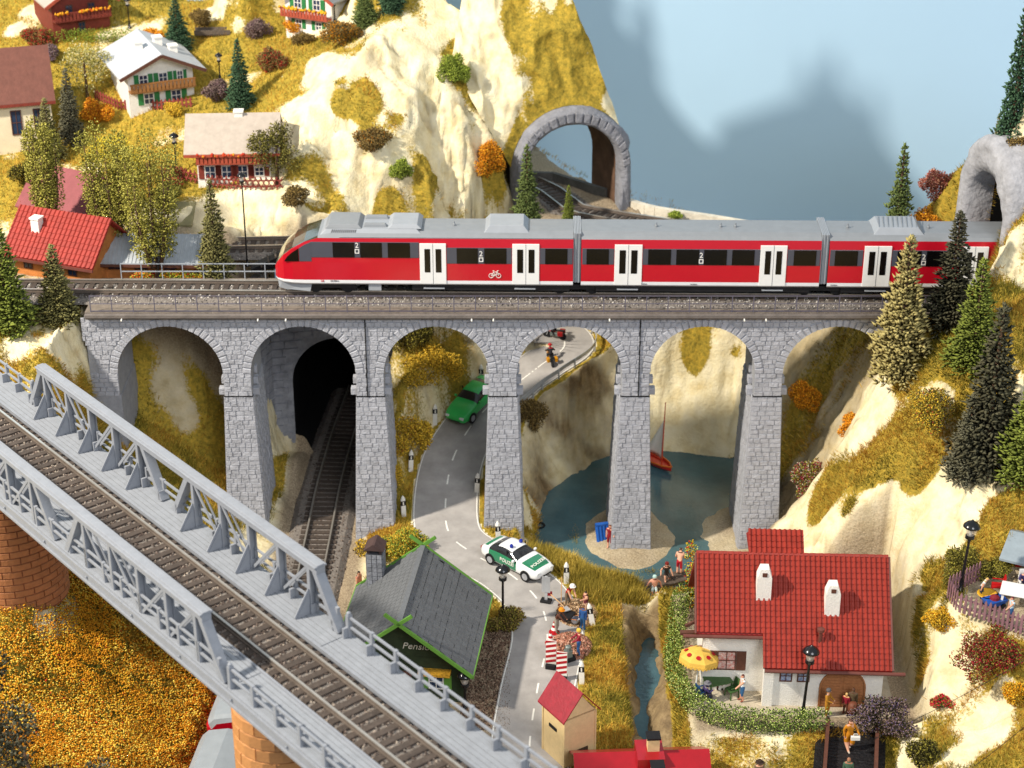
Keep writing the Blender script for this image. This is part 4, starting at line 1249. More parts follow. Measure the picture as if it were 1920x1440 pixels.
# ================================================================== TRUSS BRIDGE
BG = pm('bridge_grey', '#898d95', rough=.55, var=.08, scale=2.5, bump=.12, bscale=14, spec=.35)
BGD = pm('bridge_deck_grey', '#898d94', rough=.6, var=.1, scale=2, bump=.15, bscale=14)
AZB = .694; DB = Vector((math.sin(AZB), -math.cos(AZB), 0)); NB = Vector((math.cos(AZB), math.sin(AZB), 0))
ZB = 21.0; PN = 2.484; HB = 2.95; TH_ = 2.75
ORG = Vector((-25.1, -20.27, ZB)) - NB * HB
br = thing('truss_bridge', 'light grey steel truss railway bridge crossing the foreground on brick piers', 'bridge', ORG, math.atan2(DB.y, DB.x))
BX0, BX1 = -10.0, 47.0
VERT = [0, 1, 2, 3, 4, 6.14, 7.14, 8.14, 9.14, 10.14]
END = 11.15 * PN
for s in (1, -1):
    Y = s * HB
    # lower girder and walkway
    m_ = MB(); m_.bx((BX0, Y - .28, -.72), (BX1, Y + .28, -.02)); m_.bx((BX0, Y - .36, -.25), (BX1, Y + .36, -.12)); m_.bx((BX0, Y - .36, -.78), (BX1, Y + .36, -.66)); m_.build('girder', BG, br)
    x = BX0
    while x < BX1:
        m_ = MB(); m_.lathe([(.07, 0), (.07, .06), (.03, .08)], (x, Y - .29, -.45), 8, rot=Matrix.Rotation(PI / 2, 3, 'X')); m_.build('rivet', BG, br); x += PN * 1.7
    # walkway planks laid lengthwise
    inner = 1.42
    npl = 7; wdt = (HB + .3 - inner) / npl
    for xa, xb in ((BX0, END - .03), (END + .03, BX1)):
        for k in range(npl):
            y0 = inner + k * wdt; m_ = MB(); m_.bx((xa, s * (y0 + .015), -.1), (xb, s * (y0 + wdt - .015), .0 - .004 * (k % 2))); m_.build('walkway_plank', BGD, br)
    m_ = MB(); m_.bx((BX0, s * (inner + .0), -.16), (BX1, s * (HB + .3), -.101)); m_.build('walkway_bearer', BG, br)
    m_ = MB(); m_.bx((BX0, s * inner, -.5), (BX1, s * (inner + .1), .1)); m_.build('kerb_plate', BG, br)
    # top chord: box with a flat cover plate
    m_ = MB(); a, b = -.25 * PN, 10.45 * PN
    m_.bx((a, Y - .24, TH_ - .36), (b, Y + .24, TH_ - .06)); m_.bx((a, Y - .33, TH_ - .06), (b, Y + .33, TH_ + .04)); m_.bx((a, Y - .2, TH_ + .04), (b, Y + .2, TH_ + .09)); m_.build('top_chord', BG, br, bevel=.03)
    # end posts
    for xa, xb in ((-.78 * PN, -.12 * PN), (END - .15 * PN, 10.32 * PN), (5.35 * PN, 5.98 * PN), (4.85 * PN, 4.2 * PN)):
        m_ = MB(); m_.bar((xa, Y, 0), (xb, Y, TH_ - .2), .46, .3, up=(1, 0, 0)); m_.build('end_post', BG, br)
    for v in VERT:
        m_ = MB(); x = v * PN
        m_.bx((x - .11, Y - .2, 0), (x + .11, Y - .12, TH_ - .3)); m_.bx((x - .11, Y + .12, 0), (x + .11, Y + .2, TH_ - .3)); m_.bx((x - .03, Y - .12, 0), (x + .03, Y + .12, TH_ - .3)); m_.build('vertical', BG, br)
        m_ = MB(); m_.prism([(x - .05, Y - s * .15, 1.25), (x - .05, Y - s * .95, .0), (x - .05, Y - s * .1, .0)], (.1, 0, 0)); m_.bar((x, Y - s * .16, 1.27), (x, Y - s * .97, .02), .2, .05, up=(1, 0, 0)); m_.build('gusset', BG, br, fix=True)
    for grp in (VERT[:5], VERT[5:]):
        for i in range(4):
            a, b = grp[i] * PN, grp[i + 1] * PN
            up = i < 2
            m_ = MB()
            for o in (-.13, .13):
                m_.bar((a + .12, Y + o, TH_ - .35 if up else .05), (b - .12, Y + o, .05 if up else TH_ - .35), .06, .14, up=(1, 0, 0))
            m_.build('diagonal', BG, br)
    # railing inside the truss, then along the approach walkways
    yr = Y + s * .12
    for xa, xb in ((BX0, -.86 * PN), (-.6 * PN, END - .3 * PN), (END + .12, BX1)):
        for z in (.5, .98):
            m_ = MB(); m_.bx((xa, yr - .05, z - .05), (xb, yr + .05, z + .05)); m_.build('handrail', BG, br)
        n = max(1, round((xb - xa) / 1.72)); 
        for k in range(n + 1):
            x = xa + (xb - xa) * k / n; m_ = MB(); m_.bx((x - .09, yr - .08, 0), (x + .09, yr + .08, 1.06)); m_.bx((x - .06, yr - s * .35, 0), (x + .06, yr, .5)); m_.build('railing_post', BG, br)
    m_ = MB()
    for x in (-.86 * PN, END + .12): m_.bx((x - .1, yr - .12, 0), (x + .1, yr + .12, 1.1)); m_.lathe([(.12, 0), (.1, .12), (0.01, .17)], (x, yr, 1.1), 8)
    m_.build('railing_end_post', BG, br)
# ballast trough and cross beams
m_ = MB(); m_.bx((BX0, -1.42, -.6), (BX1, 1.42, -.32)); m_.build('trough', pm('trough_dark', '#2c2a2a', rough=.8, var=.3), br)
x = BX0 + .5
while x < BX1:
    m_ = MB(); m_.bx((x - .15, -HB + .3, -1.05), (x + .15, HB - .3, -.62)); m_.build('cross_beam', BG, br); x += PN
b_pts = [ORG + DB * BX0 + Vector((0, 0, -.16)), ORG + DB * 14 + Vector((0, 0, -.16)), ORG + DB * BX1 + Vector((0, 0, -.16))]
track('brown track between the grey girders of the truss bridge', b_pts, bed=(1.2, 1.36, .14), nst=9000, stone_cols=('#6b5d54', '#8a7d74', '#4a403b', '#a29689', '#5a4d46'))

# ---- brick piers under the bridge
BRICK = pm('brick_orange', '#bd8552', rough=.6, var=.12, scale=3, bump=.15, bscale=12, objvar=.06, spec=.3)
BRICKJ = pm('brick_joint', '#c9986c', rough=.7, var=.1, scale=3)
BRICKR = pm('brick_red', '#a66f4a', rough=.65, var=.14, scale=3, bump=.15, bscale=12, objvar=.08)
BRICKRJ = pm('brick_red_joint', '#8a5238', rough=.7, var=.1)
def brick_pier(label, c, ztop, zbot, ru, rv, bl, bh, mats, cap, arc):
    """oval pier; ru across, rv along the bridge"""
    p = thing('brick_pier', label, 'bridge pier', (c.x, c.y, zbot), math.atan2(NB.y, NB.x))
    H = ztop - zbot
    def oval(r, n=40): return [(ru * r * math.cos(2 * PI * k / n), rv * r * math.sin(2 * PI * k / n)) for k in range(n)]
    m_ = MB(); n = 40; vs = []
    prof = [(0, 1.), (H - cap, 1.)] + [(H - cap + cap * math.sin(a), .82 + .18 * math.cos(a)) for a in (.3, .6, .9, 1.2, PI / 2)]
    for z, r in prof: vs += [(x, y, z) for x, y in oval(r * (1 if z <= H - cap else 1.03))]
    m_.add(vs, [(i * n + k, i * n + (k + 1) % n, (i + 1) * n + (k + 1) % n, (i + 1) * n + k) for i in range(len(prof) - 1) for k in range(n)] + [tuple((len(prof) - 1) * n + k for k in range(n))])
    m_.build('shaft', mats[1], p, smooth=True)
    per = []; L = [0.]; NN = 240
    pts = [Vector((ru * math.cos(2 * PI * k / NN), rv * math.sin(2 * PI * k / NN), 0)) for k in range(NN + 1)]
    for a, b in zip(pts[:-1], pts[1:]): L.append(L[-1] + (b - a).length)
    nb = max(6, round(L[-1] / bl)); nr = int((H - cap) / bh); made = 0
    def on(s):
        s %= L[-1]
        j = np.searchsorted(L, s) - 1; j = max(0, min(NN - 1, j)); f = (s - L[j]) / (L[j + 1] - L[j]); q_ = pts[j].lerp(pts[j + 1], f)
        nn = Vector((q_.x / ru ** 2, q_.y / rv ** 2, 0)).normalized(); return q_, nn
    for r in range(nr):
        z0 = H - cap - (r + 1) * bh
        for k in range(nb):
            s0 = (k + .5 * (r % 2)) * L[-1] / nb + .03; s1 = (k + 1 + .5 * (r % 2)) * L[-1] / nb - .03
            mid = on((s0 + s1) / 2)[1]
            wn_ = NB * mid.x + Vector((-NB.y, NB.x, 0)) * mid.y
            if wn_.y > .35: continue            # hidden back
            if r > arc: continue
            vs = []
            for t in range(4):
                q_, nn = on(s0 + (s1 - s0) * t / 3)
                for dd, zz in ((0, z0 + .02), (.06, z0 + .045), (.06, z0 + bh - .045), (0, z0 + bh - .02)):
                    vs.append(q_ + nn * dd + Vector((0, 0, zz)))
            fs = [(4 * t + a, 4 * t + a + 1, 4 * t + a + 5, 4 * t + a + 4) for t in range(3) for a in range(3)] + [(0, 1, 2, 3), (15, 14, 13, 12)]
            m_ = MB(); m_.add(vs, fs); m_.build('brick', mats[0], p, fix=True, smooth=False); made += 1
    return p
cR = ORG + DB * (9.9 * PN + .2) + NB * -.3
cR = PZ(520, 1320, 18.6)
brick_pier('round orange brick pier with a smooth cap under the truss bridge', Vector((cR.x, cR.y + .4, 0)), 19.4, 9.0, 2.05, 2.05, 1.75, .66, (BRICK, BRICKJ), .8, 9)
cL = Vector((-27.9, -20.6, 0))
brick_pier('broad reddish brown brick pier standing in the grass under the bridge', Vector((cL.x, cL.y, 0)), 20.2, 9.6, 2.7, 2.4, 1.1, .42, (BRICKR, BRICKRJ), .4, 40)

# ================================================================== HOUSES
STUCCO = pm('white_stucco', '#e9e6df', rough=.85, var=.05, scale=3, bump=.35, bscale=14)
TILE = pm('roof_tile_red', '#933226', rough=.5, var=.14, scale=2.2, objvar=.1, bump=.1, bscale=14)
WOODB = pm('wood_brown', '#5d3a2e', rough=.6, var=.2, scale=4)
WOODT = pm('wood_tan', '#a06a43', rough=.6, var=.18, scale=4, bump=.25, bscale=8)
GLASS = pm('window_glass', '#2b3a52', rough=.15, var=.3, coat=.5)
CURT = pm('curtain_print', '#d9d3cc', rough=.7, var=.3, scale=8, col2='#b8402c')
CURTB = pm('curtain_blue', '#cfd4de', rough=.7, var=.3, scale=9, col2='#40609c')
GUT = pm('gutter_brown', '#6b3d35', rough=.5, var=.15)

def tile_mesh(w, l, mat, th=.09):
    """one pantile: rolled edge and pan, laid up the slope (local x across, y up slope, z out)"""
    m_ = MB(); prof = [(-w / 2, .02), (-w * .3, th + .03), (-w * .1, th + .02), (w * .08, .03), (w * .5, .02)]
    vs = []
    for y, dz in ((0, .05), (l * 1.12, .0)):
        vs += [(x, y, z + dz) for x, z in prof]
    n = len(prof)
    m_.add(vs, [(i, i + 1, n + i + 1, n + i) for i in range(n - 1)])
    vs = [(x, 0, z + .05) for x, z in prof] + [(x, 0, -.01) for x, z in prof]
    m_.add(vs, [(i, n + i, n + i + 1, i + 1) for i in range(n - 1)])
    return m_.mesh('roof_tile', [mat])
def slope_frame(a, b, c):
    """a eave left, b eave right, c ridge left -> origin, across, up, out, width, length"""
    a, b, c = Vector(a), Vector(b), Vector(c)
    u = b - a; W_ = u.length; u.normalize()
    v = c - a; v = v - u * v.dot(u); L = v.length; v.normalize()
    return a, u, v, u.cross(v).normalized(), W_, L
def tiled(parent, a, b, c, tw, tl, mat, limit, roofpart, inside=None, flat=False):
    """cover a slope with single tiles; past the limit the upper courses are one joined part"""
    a, u, v, n, W_, L = slope_frame(a, b, c)
    M3 = Matrix((u, v, n)).transposed(); eul = M3.to_euler()
    nc = max(1, round(W_ / tw)); nr = max(1, round(L / tl)); tw, tl = W_ / nc, L / nr
    if flat:
        q = MB(); q.box((0, tl * .55, .05), (tw - .03, tl * 1.1, .035)); me = q.mesh('slate', [mat])
    else: me = tile_mesh(tw, tl, mat)
    nm = 'slate' if flat else 'roof_tile'
    vv = np.array([x.co[:] for x in me.vertices]); ff = [tuple(p.vertices) for p in me.polygons]
    rest = MB(); made = 0
    for r in range(nr):
        for k in range(nc):
            if inside and not inside((k + .5) * tw, (r + .5) * tl): continue
            o = a + u * ((k + .5 + (.5 if flat and r % 2 else 0)) * tw) + v * (r * tl) + n * .02
            if flat and r % 2 and k == nc - 1: o = a + u * ((k + .5) * tw) + v * (r * tl) + n * .02
            if made < limit:
                put(nm, me, roofpart, o, tuple(eul)); made += 1
            else:
                rest.add([M3 @ Vector(x) + o for x in vv], ff)
    if rest.v:
        stuff(rest.build(nm + 's', mat, roofpart))
def shutter_window(parent, c, w, h, nrm_rot, frame, pane, shut=None, bars=(1, 1)):
    """window in a wall whose outward normal is -y in its own frame turned by nrm_rot; c local position on the wall face"""
    R = Matrix.Rotation(nrm_rot, 3, 'Z')
    def bx_(m_, x0, x1, y0, y1, z0, z1): 
        m_.hexa([Vector(c) + R @ Vector(p) for p in ((x0, y0, z0), (x1, y0, z0), (x1, y1, z0), (x0, y1, z0), (x0, y0, z1), (x1, y0, z1), (x1, y1, z1), (x0, y1, z1))])
    m_ = MB(); f = .07
    bx_(m_, -w / 2, w / 2, -.06, .05, -h / 2, -h / 2 + f); bx_(m_, -w / 2, w / 2, -.06, .05, h / 2 - f, h / 2); bx_(m_, -w / 2, -w / 2 + f, -.06, .05, -h / 2 + f, h / 2 - f); bx_(m_, w / 2 - f, w / 2, -.06, .05, -h / 2 + f, h / 2 - f)
    for k in range(bars[0]):
        x = -w / 2 + w * (k + 1) / (bars[0] + 1); bx_(m_, x - .025, x + .025, -.05, .05, -h / 2 + f, h / 2 - f)
    for k in range(bars[1]):
        z = -h / 2 + h * (k + 1) / (bars[1] + 1); bx_(m_, -w / 2 + f, w / 2 - f, -.045, .04, z - .025, z + .025)
    wnd = m_.build('window', frame, parent)
    m_ = MB(); bx_(m_, -w / 2 + f * .9, w / 2 - f * .9, -.025, .02, -h / 2 + f * .9, h / 2 - f * .9); m_.build('pane', pane, wnd)
    if shut:
        for s in (-1, 1):
            m_ = MB(); x = s * (w / 2 + w * .27); bx_(m_, x - w * .25, x + w * .25, -.07, .0, -h / 2, h / 2)
            m_.build('shutter', shut, wnd)
    return wnd

# ---- white house with the red pantile roof beside the lake
HG = 2.78
hs = thing('house', 'white stucco house with red pantile roof, two white chimneys and an arched brown door', 'house', (14.75, -21.75, HG), math.radians(-2.5))
WX = 6.55; HE = 3.4; OV = .55; PT = math.radians(45)
LX = -3.75; LY = 1.35; LH = HE + LY          # left wing set back under the same slope
DEP = 8.2; RIDGE_Y = 4.15; RZ = HE + (RIDGE_Y) * 1.0
m_ = MB()
m_.hexa([(0, 0, -.3), (WX, 0, -.3), (WX, DEP, -.3), (0, DEP, -.3), (0, 0, HE), (WX, 0, HE), (WX, DEP, HE), (0, DEP, HE)])
m_.build('wall', STUCCO, hs)
m_ = MB(); m_.bx((LX, LY, -.3), (-.01, 6.7, LH)); m_.build('wall', STUCCO, hs)
for x in (LX + .02, WX - .14):
    m_ = MB(); m_.prism([(x, LY if x < 0 else .02, LH if x < 0 else HE), (x, RIDGE_Y, RZ - .1), (x, 6.6 if x < 0 else DEP - .02, LH if x < 0 else HE)], (.12, 0, 0))
    m_.build('gable_wall', STUCCO, hs, fix=True)
# corner pillar at the entrance
m_ = MB(); m_.bx((-.28, -.12, -.3), (.28, .3, HE - .1)); m_.build('pillar', STUCCO, hs)
# roof boards
EZ = HE - OV + .1
def rz_(y): return HE + .12 + y
m_ = MB()
x0, x1 = LX - .45, WX + .35
def roof_slab(m_, xa, xb, ya, yb, t=.14):
    m_.hexa([(xa, ya, rz_(ya) - t), (xb, ya, rz_(ya) - t), (xb, yb, rz_(yb) - t), (xa, yb, rz_(yb) - t), (xa, ya, rz_(ya)), (xb, ya, rz_(ya)), (xb, yb, rz_(yb)), (xa, yb, rz_(yb))])
roof_slab(m_, -.3, x1, -OV, RIDGE_Y); roof_slab(m_, x0, -.301, LY - OV, RIDGE_Y)
RB = 10.2
m_.hexa([(x0, RIDGE_Y, rz_(RIDGE_Y) - .14), (x1, RIDGE_Y, rz_(RIDGE_Y) - .14), (x1, RB, rz_(RIDGE_Y) - (RB - RIDGE_Y) - .14), (x0, RB, rz_(RIDGE_Y) - (RB - RIDGE_Y) - .14), (x0, RIDGE_Y, rz_(RIDGE_Y)), (x1, RIDGE_Y, rz_(RIDGE_Y)), (x1, RB, rz_(RIDGE_Y) - (RB - RIDGE_Y)), (x0, RB, rz_(RIDGE_Y) - (RB - RIDGE_Y))])
rf = m_.build('roof', pm('roof_board_red', '#8f1f1a', rough=.6, var=.1), hs)
sl = lambda y: (y + OV) * math.sqrt(2)
tiled(hs, (x0, -OV, rz_(-OV)), (x1, -OV, rz_(-OV)), (x0, RIDGE_Y, rz_(RIDGE_Y)), .295, .34, TILE, 300, rf, lambda u, v: (u + x0 > -.3) or (v > sl(LY - OV)))
# ridge caps
xk = x0
m_ = MB()
while xk < x1 - .1:
    q_ = MB(); q_.tube([(xk, RIDGE_Y, rz_(RIDGE_Y) + .04), (min(x1, xk + .44), RIDGE_Y, rz_(RIDGE_Y) + .06)], .11, 6); q_.build('ridge_tile', TILE, rf); xk += .43
# gutters and verge boards
m_ = MB(); m_.tube([(-.3, -OV - .1, rz_(-OV) - .12), (x1 + .75, -OV - .1, rz_(-OV) - .12)], .11, 8); m_.build('gutter', GUT, hs)
m_ = MB(); m_.tube([(x0 - .75, LY - OV - .1, rz_(LY - OV) - .12), (-.32, LY - OV - .1, rz_(LY - OV) - .12)], .11, 8); m_.build('gutter', GUT, hs)
for x in (x0 - .05, x1 + .05):
    m_ = MB(); ya = (LY if x < 0 else 0) - OV; m_.bar((x, ya, rz_(ya)), (x, RIDGE_Y, rz_(RIDGE_Y)), .1, .26); m_.build('verge_board', GUT, hs)
m_ = MB(); m_.bar((-.33, -OV, rz_(-OV) - .02), (-.33, LY - OV, rz_(LY - OV) - .02), .1, .24); m_.build('verge_board', GUT, hs)
m_ = MB(); m_.bar((x0 - .6, RIDGE_Y - 2.6, rz_(RIDGE_Y - 2.6) - .75), (x0 + .2, RIDGE_Y - 2.6, rz_(RIDGE_Y - 2.6) - .3), .16, .16); m_.bar((x0 - .9, RIDGE_Y - 2.8, rz_(RIDGE_Y - 2.9) - .8), (x0 + .1, RIDGE_Y - 2.8, rz_(RIDGE_Y - 2.9) - .75), .3, .18); m_.build('eave_beam', WOODB, hs)
# higher roof at the back
xa, xb = -1.05, 1.95
m_ = MB(); m_.hexa([(xa, RIDGE_Y + .1, rz_(RIDGE_Y) - .6), (xb, RIDGE_Y + .1, rz_(RIDGE_Y) - .6), (xb, RIDGE_Y + 3.4, rz_(RIDGE_Y) - .6), (xa, RIDGE_Y + 3.4, rz_(RIDGE_Y) - .6), (xa, RIDGE_Y + .1, rz_(RIDGE_Y) + .05), (xb, RIDGE_Y + .1, rz_(RIDGE_Y) + .05), (xb, RIDGE_Y + 1.3, rz_(RIDGE_Y) + .85), (xa, RIDGE_Y + 1.3, rz_(RIDGE_Y) + .85)])
r2 = m_.build('back_roof', pm('roof_board_red', '#8f1f1a'), hs)
tiled(hs, (xa - .1, RIDGE_Y + .05, rz_(RIDGE_Y) + .03), (xb + .1, RIDGE_Y + .05, rz_(RIDGE_Y) + .03), (xa - .1, RIDGE_Y + 1.3, rz_(RIDGE_Y) + .88), .295, .34, TILE, 60, r2)
# chimneys: tapered, with a smoke opening
for cx, cy in ((-.35, 2.55), (3.55, 1.95)):
    z = rz_(cy)
    m_ = MB(); m_.hexa([(cx - .42, cy - .38, z - .5), (cx + .42, cy - .38, z - .5), (cx + .42, cy + .38, z - .5), (cx - .42, cy + .38, z - .5), (cx - .42, cy - .38, z + 1.2), (cx + .42, cy - .38, z + 1.2), (cx + .42, cy + .38, z + 1.2), (cx - .42, cy + .38, z + 1.2)])
    m_.hexa([(cx - .42, cy - .38, z + 1.2), (cx + .42, cy - .38, z + 1.2), (cx + .42, cy + .38, z + 1.2), (cx - .42, cy + .38, z + 1.2), (cx - .24, cy - .34, z + 1.75), (cx + .24, cy - .34, z + 1.75), (cx + .24, cy + .34, z + 1.75), (cx - .24, cy + .34, z + 1.75)])
    ch = m_.build('chimney', STUCCO, rf)
    m_ = MB(); m_.bx((cx - .14, cy - .4, z + 1.3), (cx + .14, cy - .3, z + 1.55)); m_.build('smoke_opening', WOODB, ch)
m_ = MB(); z = rz_(.55); m_.lathe([(.11, -.4), (.11, .75), (.22, .78), (.22, .95), (.05, 1.0)], (2.85, .55, z), 10); m_.build('flue_pipe', GUT, rf)
# windows and doors
shutter_window(hs, (LX + 1.42, LY, 2.15), 1.1, 1.3, 0, WOODB, CURT, WOODB, (1, 1))
for x in (1.0, 2.0): shutter_window(hs, (x, 0, 2.12), .72, .78, 0, WOODB, CURTB, None, (1, 1))
m_ = MB(); dw, dh, cxd = 1.28, 1.45, 4.28
pts = [(cxd - dw, -.04, 0)] + [(cxd + dw * math.cos(PI - PI * k / 16), -.04, dh + (2.62 - dh) * math.sin(PI * k / 16)) for k in range(17)] + [(cxd + dw, -.04, 0)]
m_.prism(pts, (0, .1, 0)); dr = m_.build('garage_door', WOODT, hs, fix=True)
for side in (-1, 1):
    for k in range(13):
        z = .12 + k * .2; xa = cxd + side * .05; 
        lim = dw if z < dh else dw * math.sqrt(max(0, 1 - ((z + .1 - dh) / (2.62 - dh)) ** 2)) if z + .1 < 2.62 else 0
        if lim < .3: continue
        q_ = MB(); xb = cxd + side * (lim - .1); dz = .16
        za, zb_ = z, min(z + dz * .5, 2.5)
        q_.hexa([(min(xa, xb), -.075, z), (max(xa, xb), -.075, z), (max(xa, xb), -.04, z), (min(xa, xb), -.04, z), (min(xa, xb), -.06, z + .17), (max(xa, xb), -.06, z + .17), (max(xa, xb), -.04, z + .17), (min(xa, xb), -.04, z + .17)])
        q_.build('board', WOODT, dr)
m_ = MB()
for a, b in zip(pts[:-1], pts[1:]): m_.bar((a[0], -.05, a[2]), (b[0], -.05, b[2]), .1, .08)
m_.build('door_frame', WOODT, dr)
m_ = MB(); m_.bx((-4.2, -1.0, -.12), (WX + .8, DEP + .2, .03)); m_.build('paving', pm('paving', '#b3a792', rough=.9, var=.2, scale=2, bump=.4, bscale=9), hs)

# ---- pension with slate roof and green trim
SLATE = pm('slate_grey', '#64676b', rough=.6, var=.12, scale=3, objvar=.06, bump=.2, bscale=10)
GREEN = pm('trim_green', '#5f8f3a', rough=.5, var=.12)
GREEND = pm('wall_dark_green', '#2e3a26', rough=.7, var=.25, scale=3)
PZr, PZe = 7.9, 4.6
rF = PZ(793, 1024, PZr); rN = PZ(747, 1172, PZr); eF = PZ(925, 1094, PZe); eN = PZ(893, 1253, PZe)
rv = (rN - rF); rv.z = 0; rl = rv.length; rv.normalize(); sdv = Vector((-rv.y, rv.x, 0))
if sdv.x < 0: sdv = -sdv
ew = ((eF - rF).dot(sdv) + (eN - rN).dot(sdv)) / 2
pn = thing('guest_house', 'guest house with grey slate roof and lime green roof edges beside the road', 'house', (rF.x, rF.y, 1.86), math.atan2(rv.y, rv.x))
zr, ze = PZr - 1.86, PZe - 1.86
# local frame: x along the ridge towards the near gable, y = left of that
sg = 1 if Vector((-rv.y, rv.x, 0)).dot(sdv) > 0 else -1
m_ = MB(); wy = ew - .7
m_.bx((.5, -wy, -.3), (rl - 1.3, wy, ze + .35)); m_.build('wall', GREEND, pn)
for x in (.5, rl - 1.4):
    m_ = MB(); m_.prism([(x, -wy, ze + .3), (x, wy, ze + .3), (x, 0, zr - .3)], (.1, 0, 0)); m_.build('gable_wall', GREEND, pn, fix=True)
for s, lim in ((sg, 300), (-sg, 120)):
    m_ = MB()
    m_.hexa([(0, s * ew, ze - .1), (rl, s * ew, ze - .1), (rl, 0, zr - .1), (0, 0, zr - .1), (0, s * ew, ze), (rl, s * ew, ze), (rl, 0, zr), (0, 0, zr)])
    rp_ = m_.build('roof', SLATE, pn, fix=True)
    A_, B_, C_ = ((0, s * ew, ze), (rl, s * ew, ze), (0, 0, zr)) if s < 0 else ((rl, s * ew, ze), (0, s * ew, ze), (rl, 0, zr))
    tiled(pn, A_, B_, C_, .42, .40, SLATE, lim, rp_, flat=True)
    m_ = MB(); m_.bar((0, s * (ew + .03), ze), (rl, s * (ew + .03), ze), .1, .18); m_.build('eave_board', GREEN, pn)
    for x in (-.02, rl + .02):
        m_ = MB(); d = Vector((0, -s * ew, zr - ze)).normalized() * 1.0
        m_.bar(Vector((x, s * ew, ze + .06)), Vector((x, 0, zr + .06)) + d, .14, .2); m_.build('barge_board', GREEN, pn)
m_ = MB(); m_.bar((0, 0, zr + .06), (rl, 0, zr + .06), .3, .08); m_.build('ridge_board', SLATE, pn)
# near gable: sign, door, windows
pens = text_mesh('Pension', .62, pm('sign_cream', '#cfcabc', rough=.5, var=.05), .02, .25)
put('sign_lettering', pens, pn, (rl - 1.24, sg * .9, ze + 1.05), (PI / 2, 0, PI / 2))
m_ = MB(); m_.bx((rl - 1.3, -.5, 0), (rl - 1.2, .45, 2.0)); m_.build('door', WOODB, pn)
for y in (-2.0, 1.9):
    w_ = shutter_window(pn, (rl - 1.28, y, 1.4), .9, 1.0, PI / 2, STUCCO, GLASS, GREEN)
m_ = MB(); m_.bx((rl - 1.3, sg * .9, 2.1), (rl - .7, sg * 2.8, 2.3)); m_.build('flower_box', pm('flowers_yellow', '#c9962a', rough=.9, var=.4, scale=9, bump=.8, bscale=10), pn)
# stone chimney with its own cap
cp = PZ(706, 1088, 5.6); cl = pn.matrix_basis.inverted() @ Vector(cp)
m_ = MB(); m_.bx((cl.x - .48, cl.y - .48, 3.0), (cl.x + .48, cl.y + .48, 5.9)); chm = m_.build('chimney', pm('chimney_joint', '#4d4f55', rough=.8, var=.2), pn)
CST = pm('chimney_stone', '#80838a', rough=.8, var=.25, scale=2.5, objvar=.15, bump=.4, bscale=9)
for r in range(8):
    for k in range(3):
        for ax in range(4):
            u = (-.48 + .32 * k + (.0 if r % 2 else .0), -.48 + .32 * (k + 1)); z = 3.45 + r * .3
            q_ = MB(); g = .02
            if ax == 0: q_.bx((cl.x + u[0] + g, cl.y - .53, z + g), (cl.x + u[1] - g, cl.y - .47, z + .3 - g))
            elif ax == 1: q_.bx((cl.x + .47, cl.y + u[0] + g, z + g), (cl.x + .53, cl.y + u[1] - g, z + .3 - g))
            elif ax == 2: q_.bx((cl.x + u[0] + g, cl.y + .47, z + g), (cl.x + u[1] - g, cl.y + .53, z + .3 - g))
            else: q_.bx((cl.x - .53, cl.y + u[0] + g, z + g), (cl.x - .47, cl.y + u[1] - g, z + .3 - g))
            q_.build('stone', CST, chm)
m_ = MB()
for sx in (-1, 1):
    for sy in (-1, 1): m_.bx((cl.x + sx * .38 - .08, cl.y + sy * .38 - .08, 5.9), (cl.x + sx * .38 + .08, cl.y + sy * .38 + .08, 6.2))
m_.hexa([(cl.x - .62, cl.y - .62, 6.2), (cl.x + .62, cl.y - .62, 6.2), (cl.x + .62, cl.y + .62, 6.2), (cl.x - .62, cl.y + .62, 6.2), (cl.x - .62, cl.y - .06, 6.62), (cl.x + .62, cl.y - .06, 6.62), (cl.x + .62, cl.y + .06, 6.62), (cl.x - .62, cl.y + .06, 6.62)])
m_.build('chimney_cap', pm('cap_brown', '#4b3a38', rough=.7, var=.2), chm)

# ---- small cream shed with dark red roof by the road
SHEDW = pm('shed_cream', '#d9c08f', rough=.65, var=.08, scale=3, bump=.1, bscale=10)
SHEDR = pm('shed_roof_red', '#8a202e', rough=.5, var=.2, scale=2.5, bump=.15, bscale=8)
zE, zR = 5.2, 6.75
Cc = PZ(1057, 1360, zE); Ee = PZ(1127, 1332, zE); Dd = PZ(993, 1322, zE)
gx_ = (Ee - Cc); gx_.z = 0; gw = gx_.length; gx_.normalize(); ly_ = (Dd - Cc); ly_.z = 0; ly_ = ly_ - gx_ * ly_.dot(gx_); ll = ly_.length; ly_.normalize()
sh = thing('shed', 'small cream shed with plain dark red gable roof beside the roadworks', 'shed', (Cc.x, Cc.y, 2.0), math.atan2(gx_.y, gx_.x))
he, hr = zE - 2.0, zR - 2.0; o = .22
m_ = MB(); m_.bx((o, o, -.2), (gw - o, ll - o, he + .1)); m_.build('wall', SHEDW, sh)
for y in (o, ll - o - .08):
    m_ = MB(); m_.prism([(o, y, he), (gw - o, y, he), (gw / 2, y, hr - .14)], (0, .08, 0)); m_.build('gable_wall', SHEDW, sh, fix=True)
for s in (0, 1):
    xe = 0 if s == 0 else gw
    m_ = MB(); m_.hexa([(xe, 0, he), (xe, ll, he), (gw / 2, ll, hr), (gw / 2, 0, hr), (xe, 0, he + .1), (xe, ll, he + .1), (gw / 2, ll, hr + .1), (gw / 2, 0, hr + .1)]); m_.build('roof', SHEDR, sh, fix=True)
    for x in (o, gw - o): pass
m_ = MB(); m_.bx((gw * .42, o - .04, -.0), (gw * .72, o + .05, .95)); m_.build('door', pm('door_dark', '#4a3a2c', rough=.7), sh)
m_ = MB(); m_.bx((o - .05, ll * .38, he - 1.15), (o + .04, ll * .66, he - .95)); m_.build('vent', TBLACK, sh)
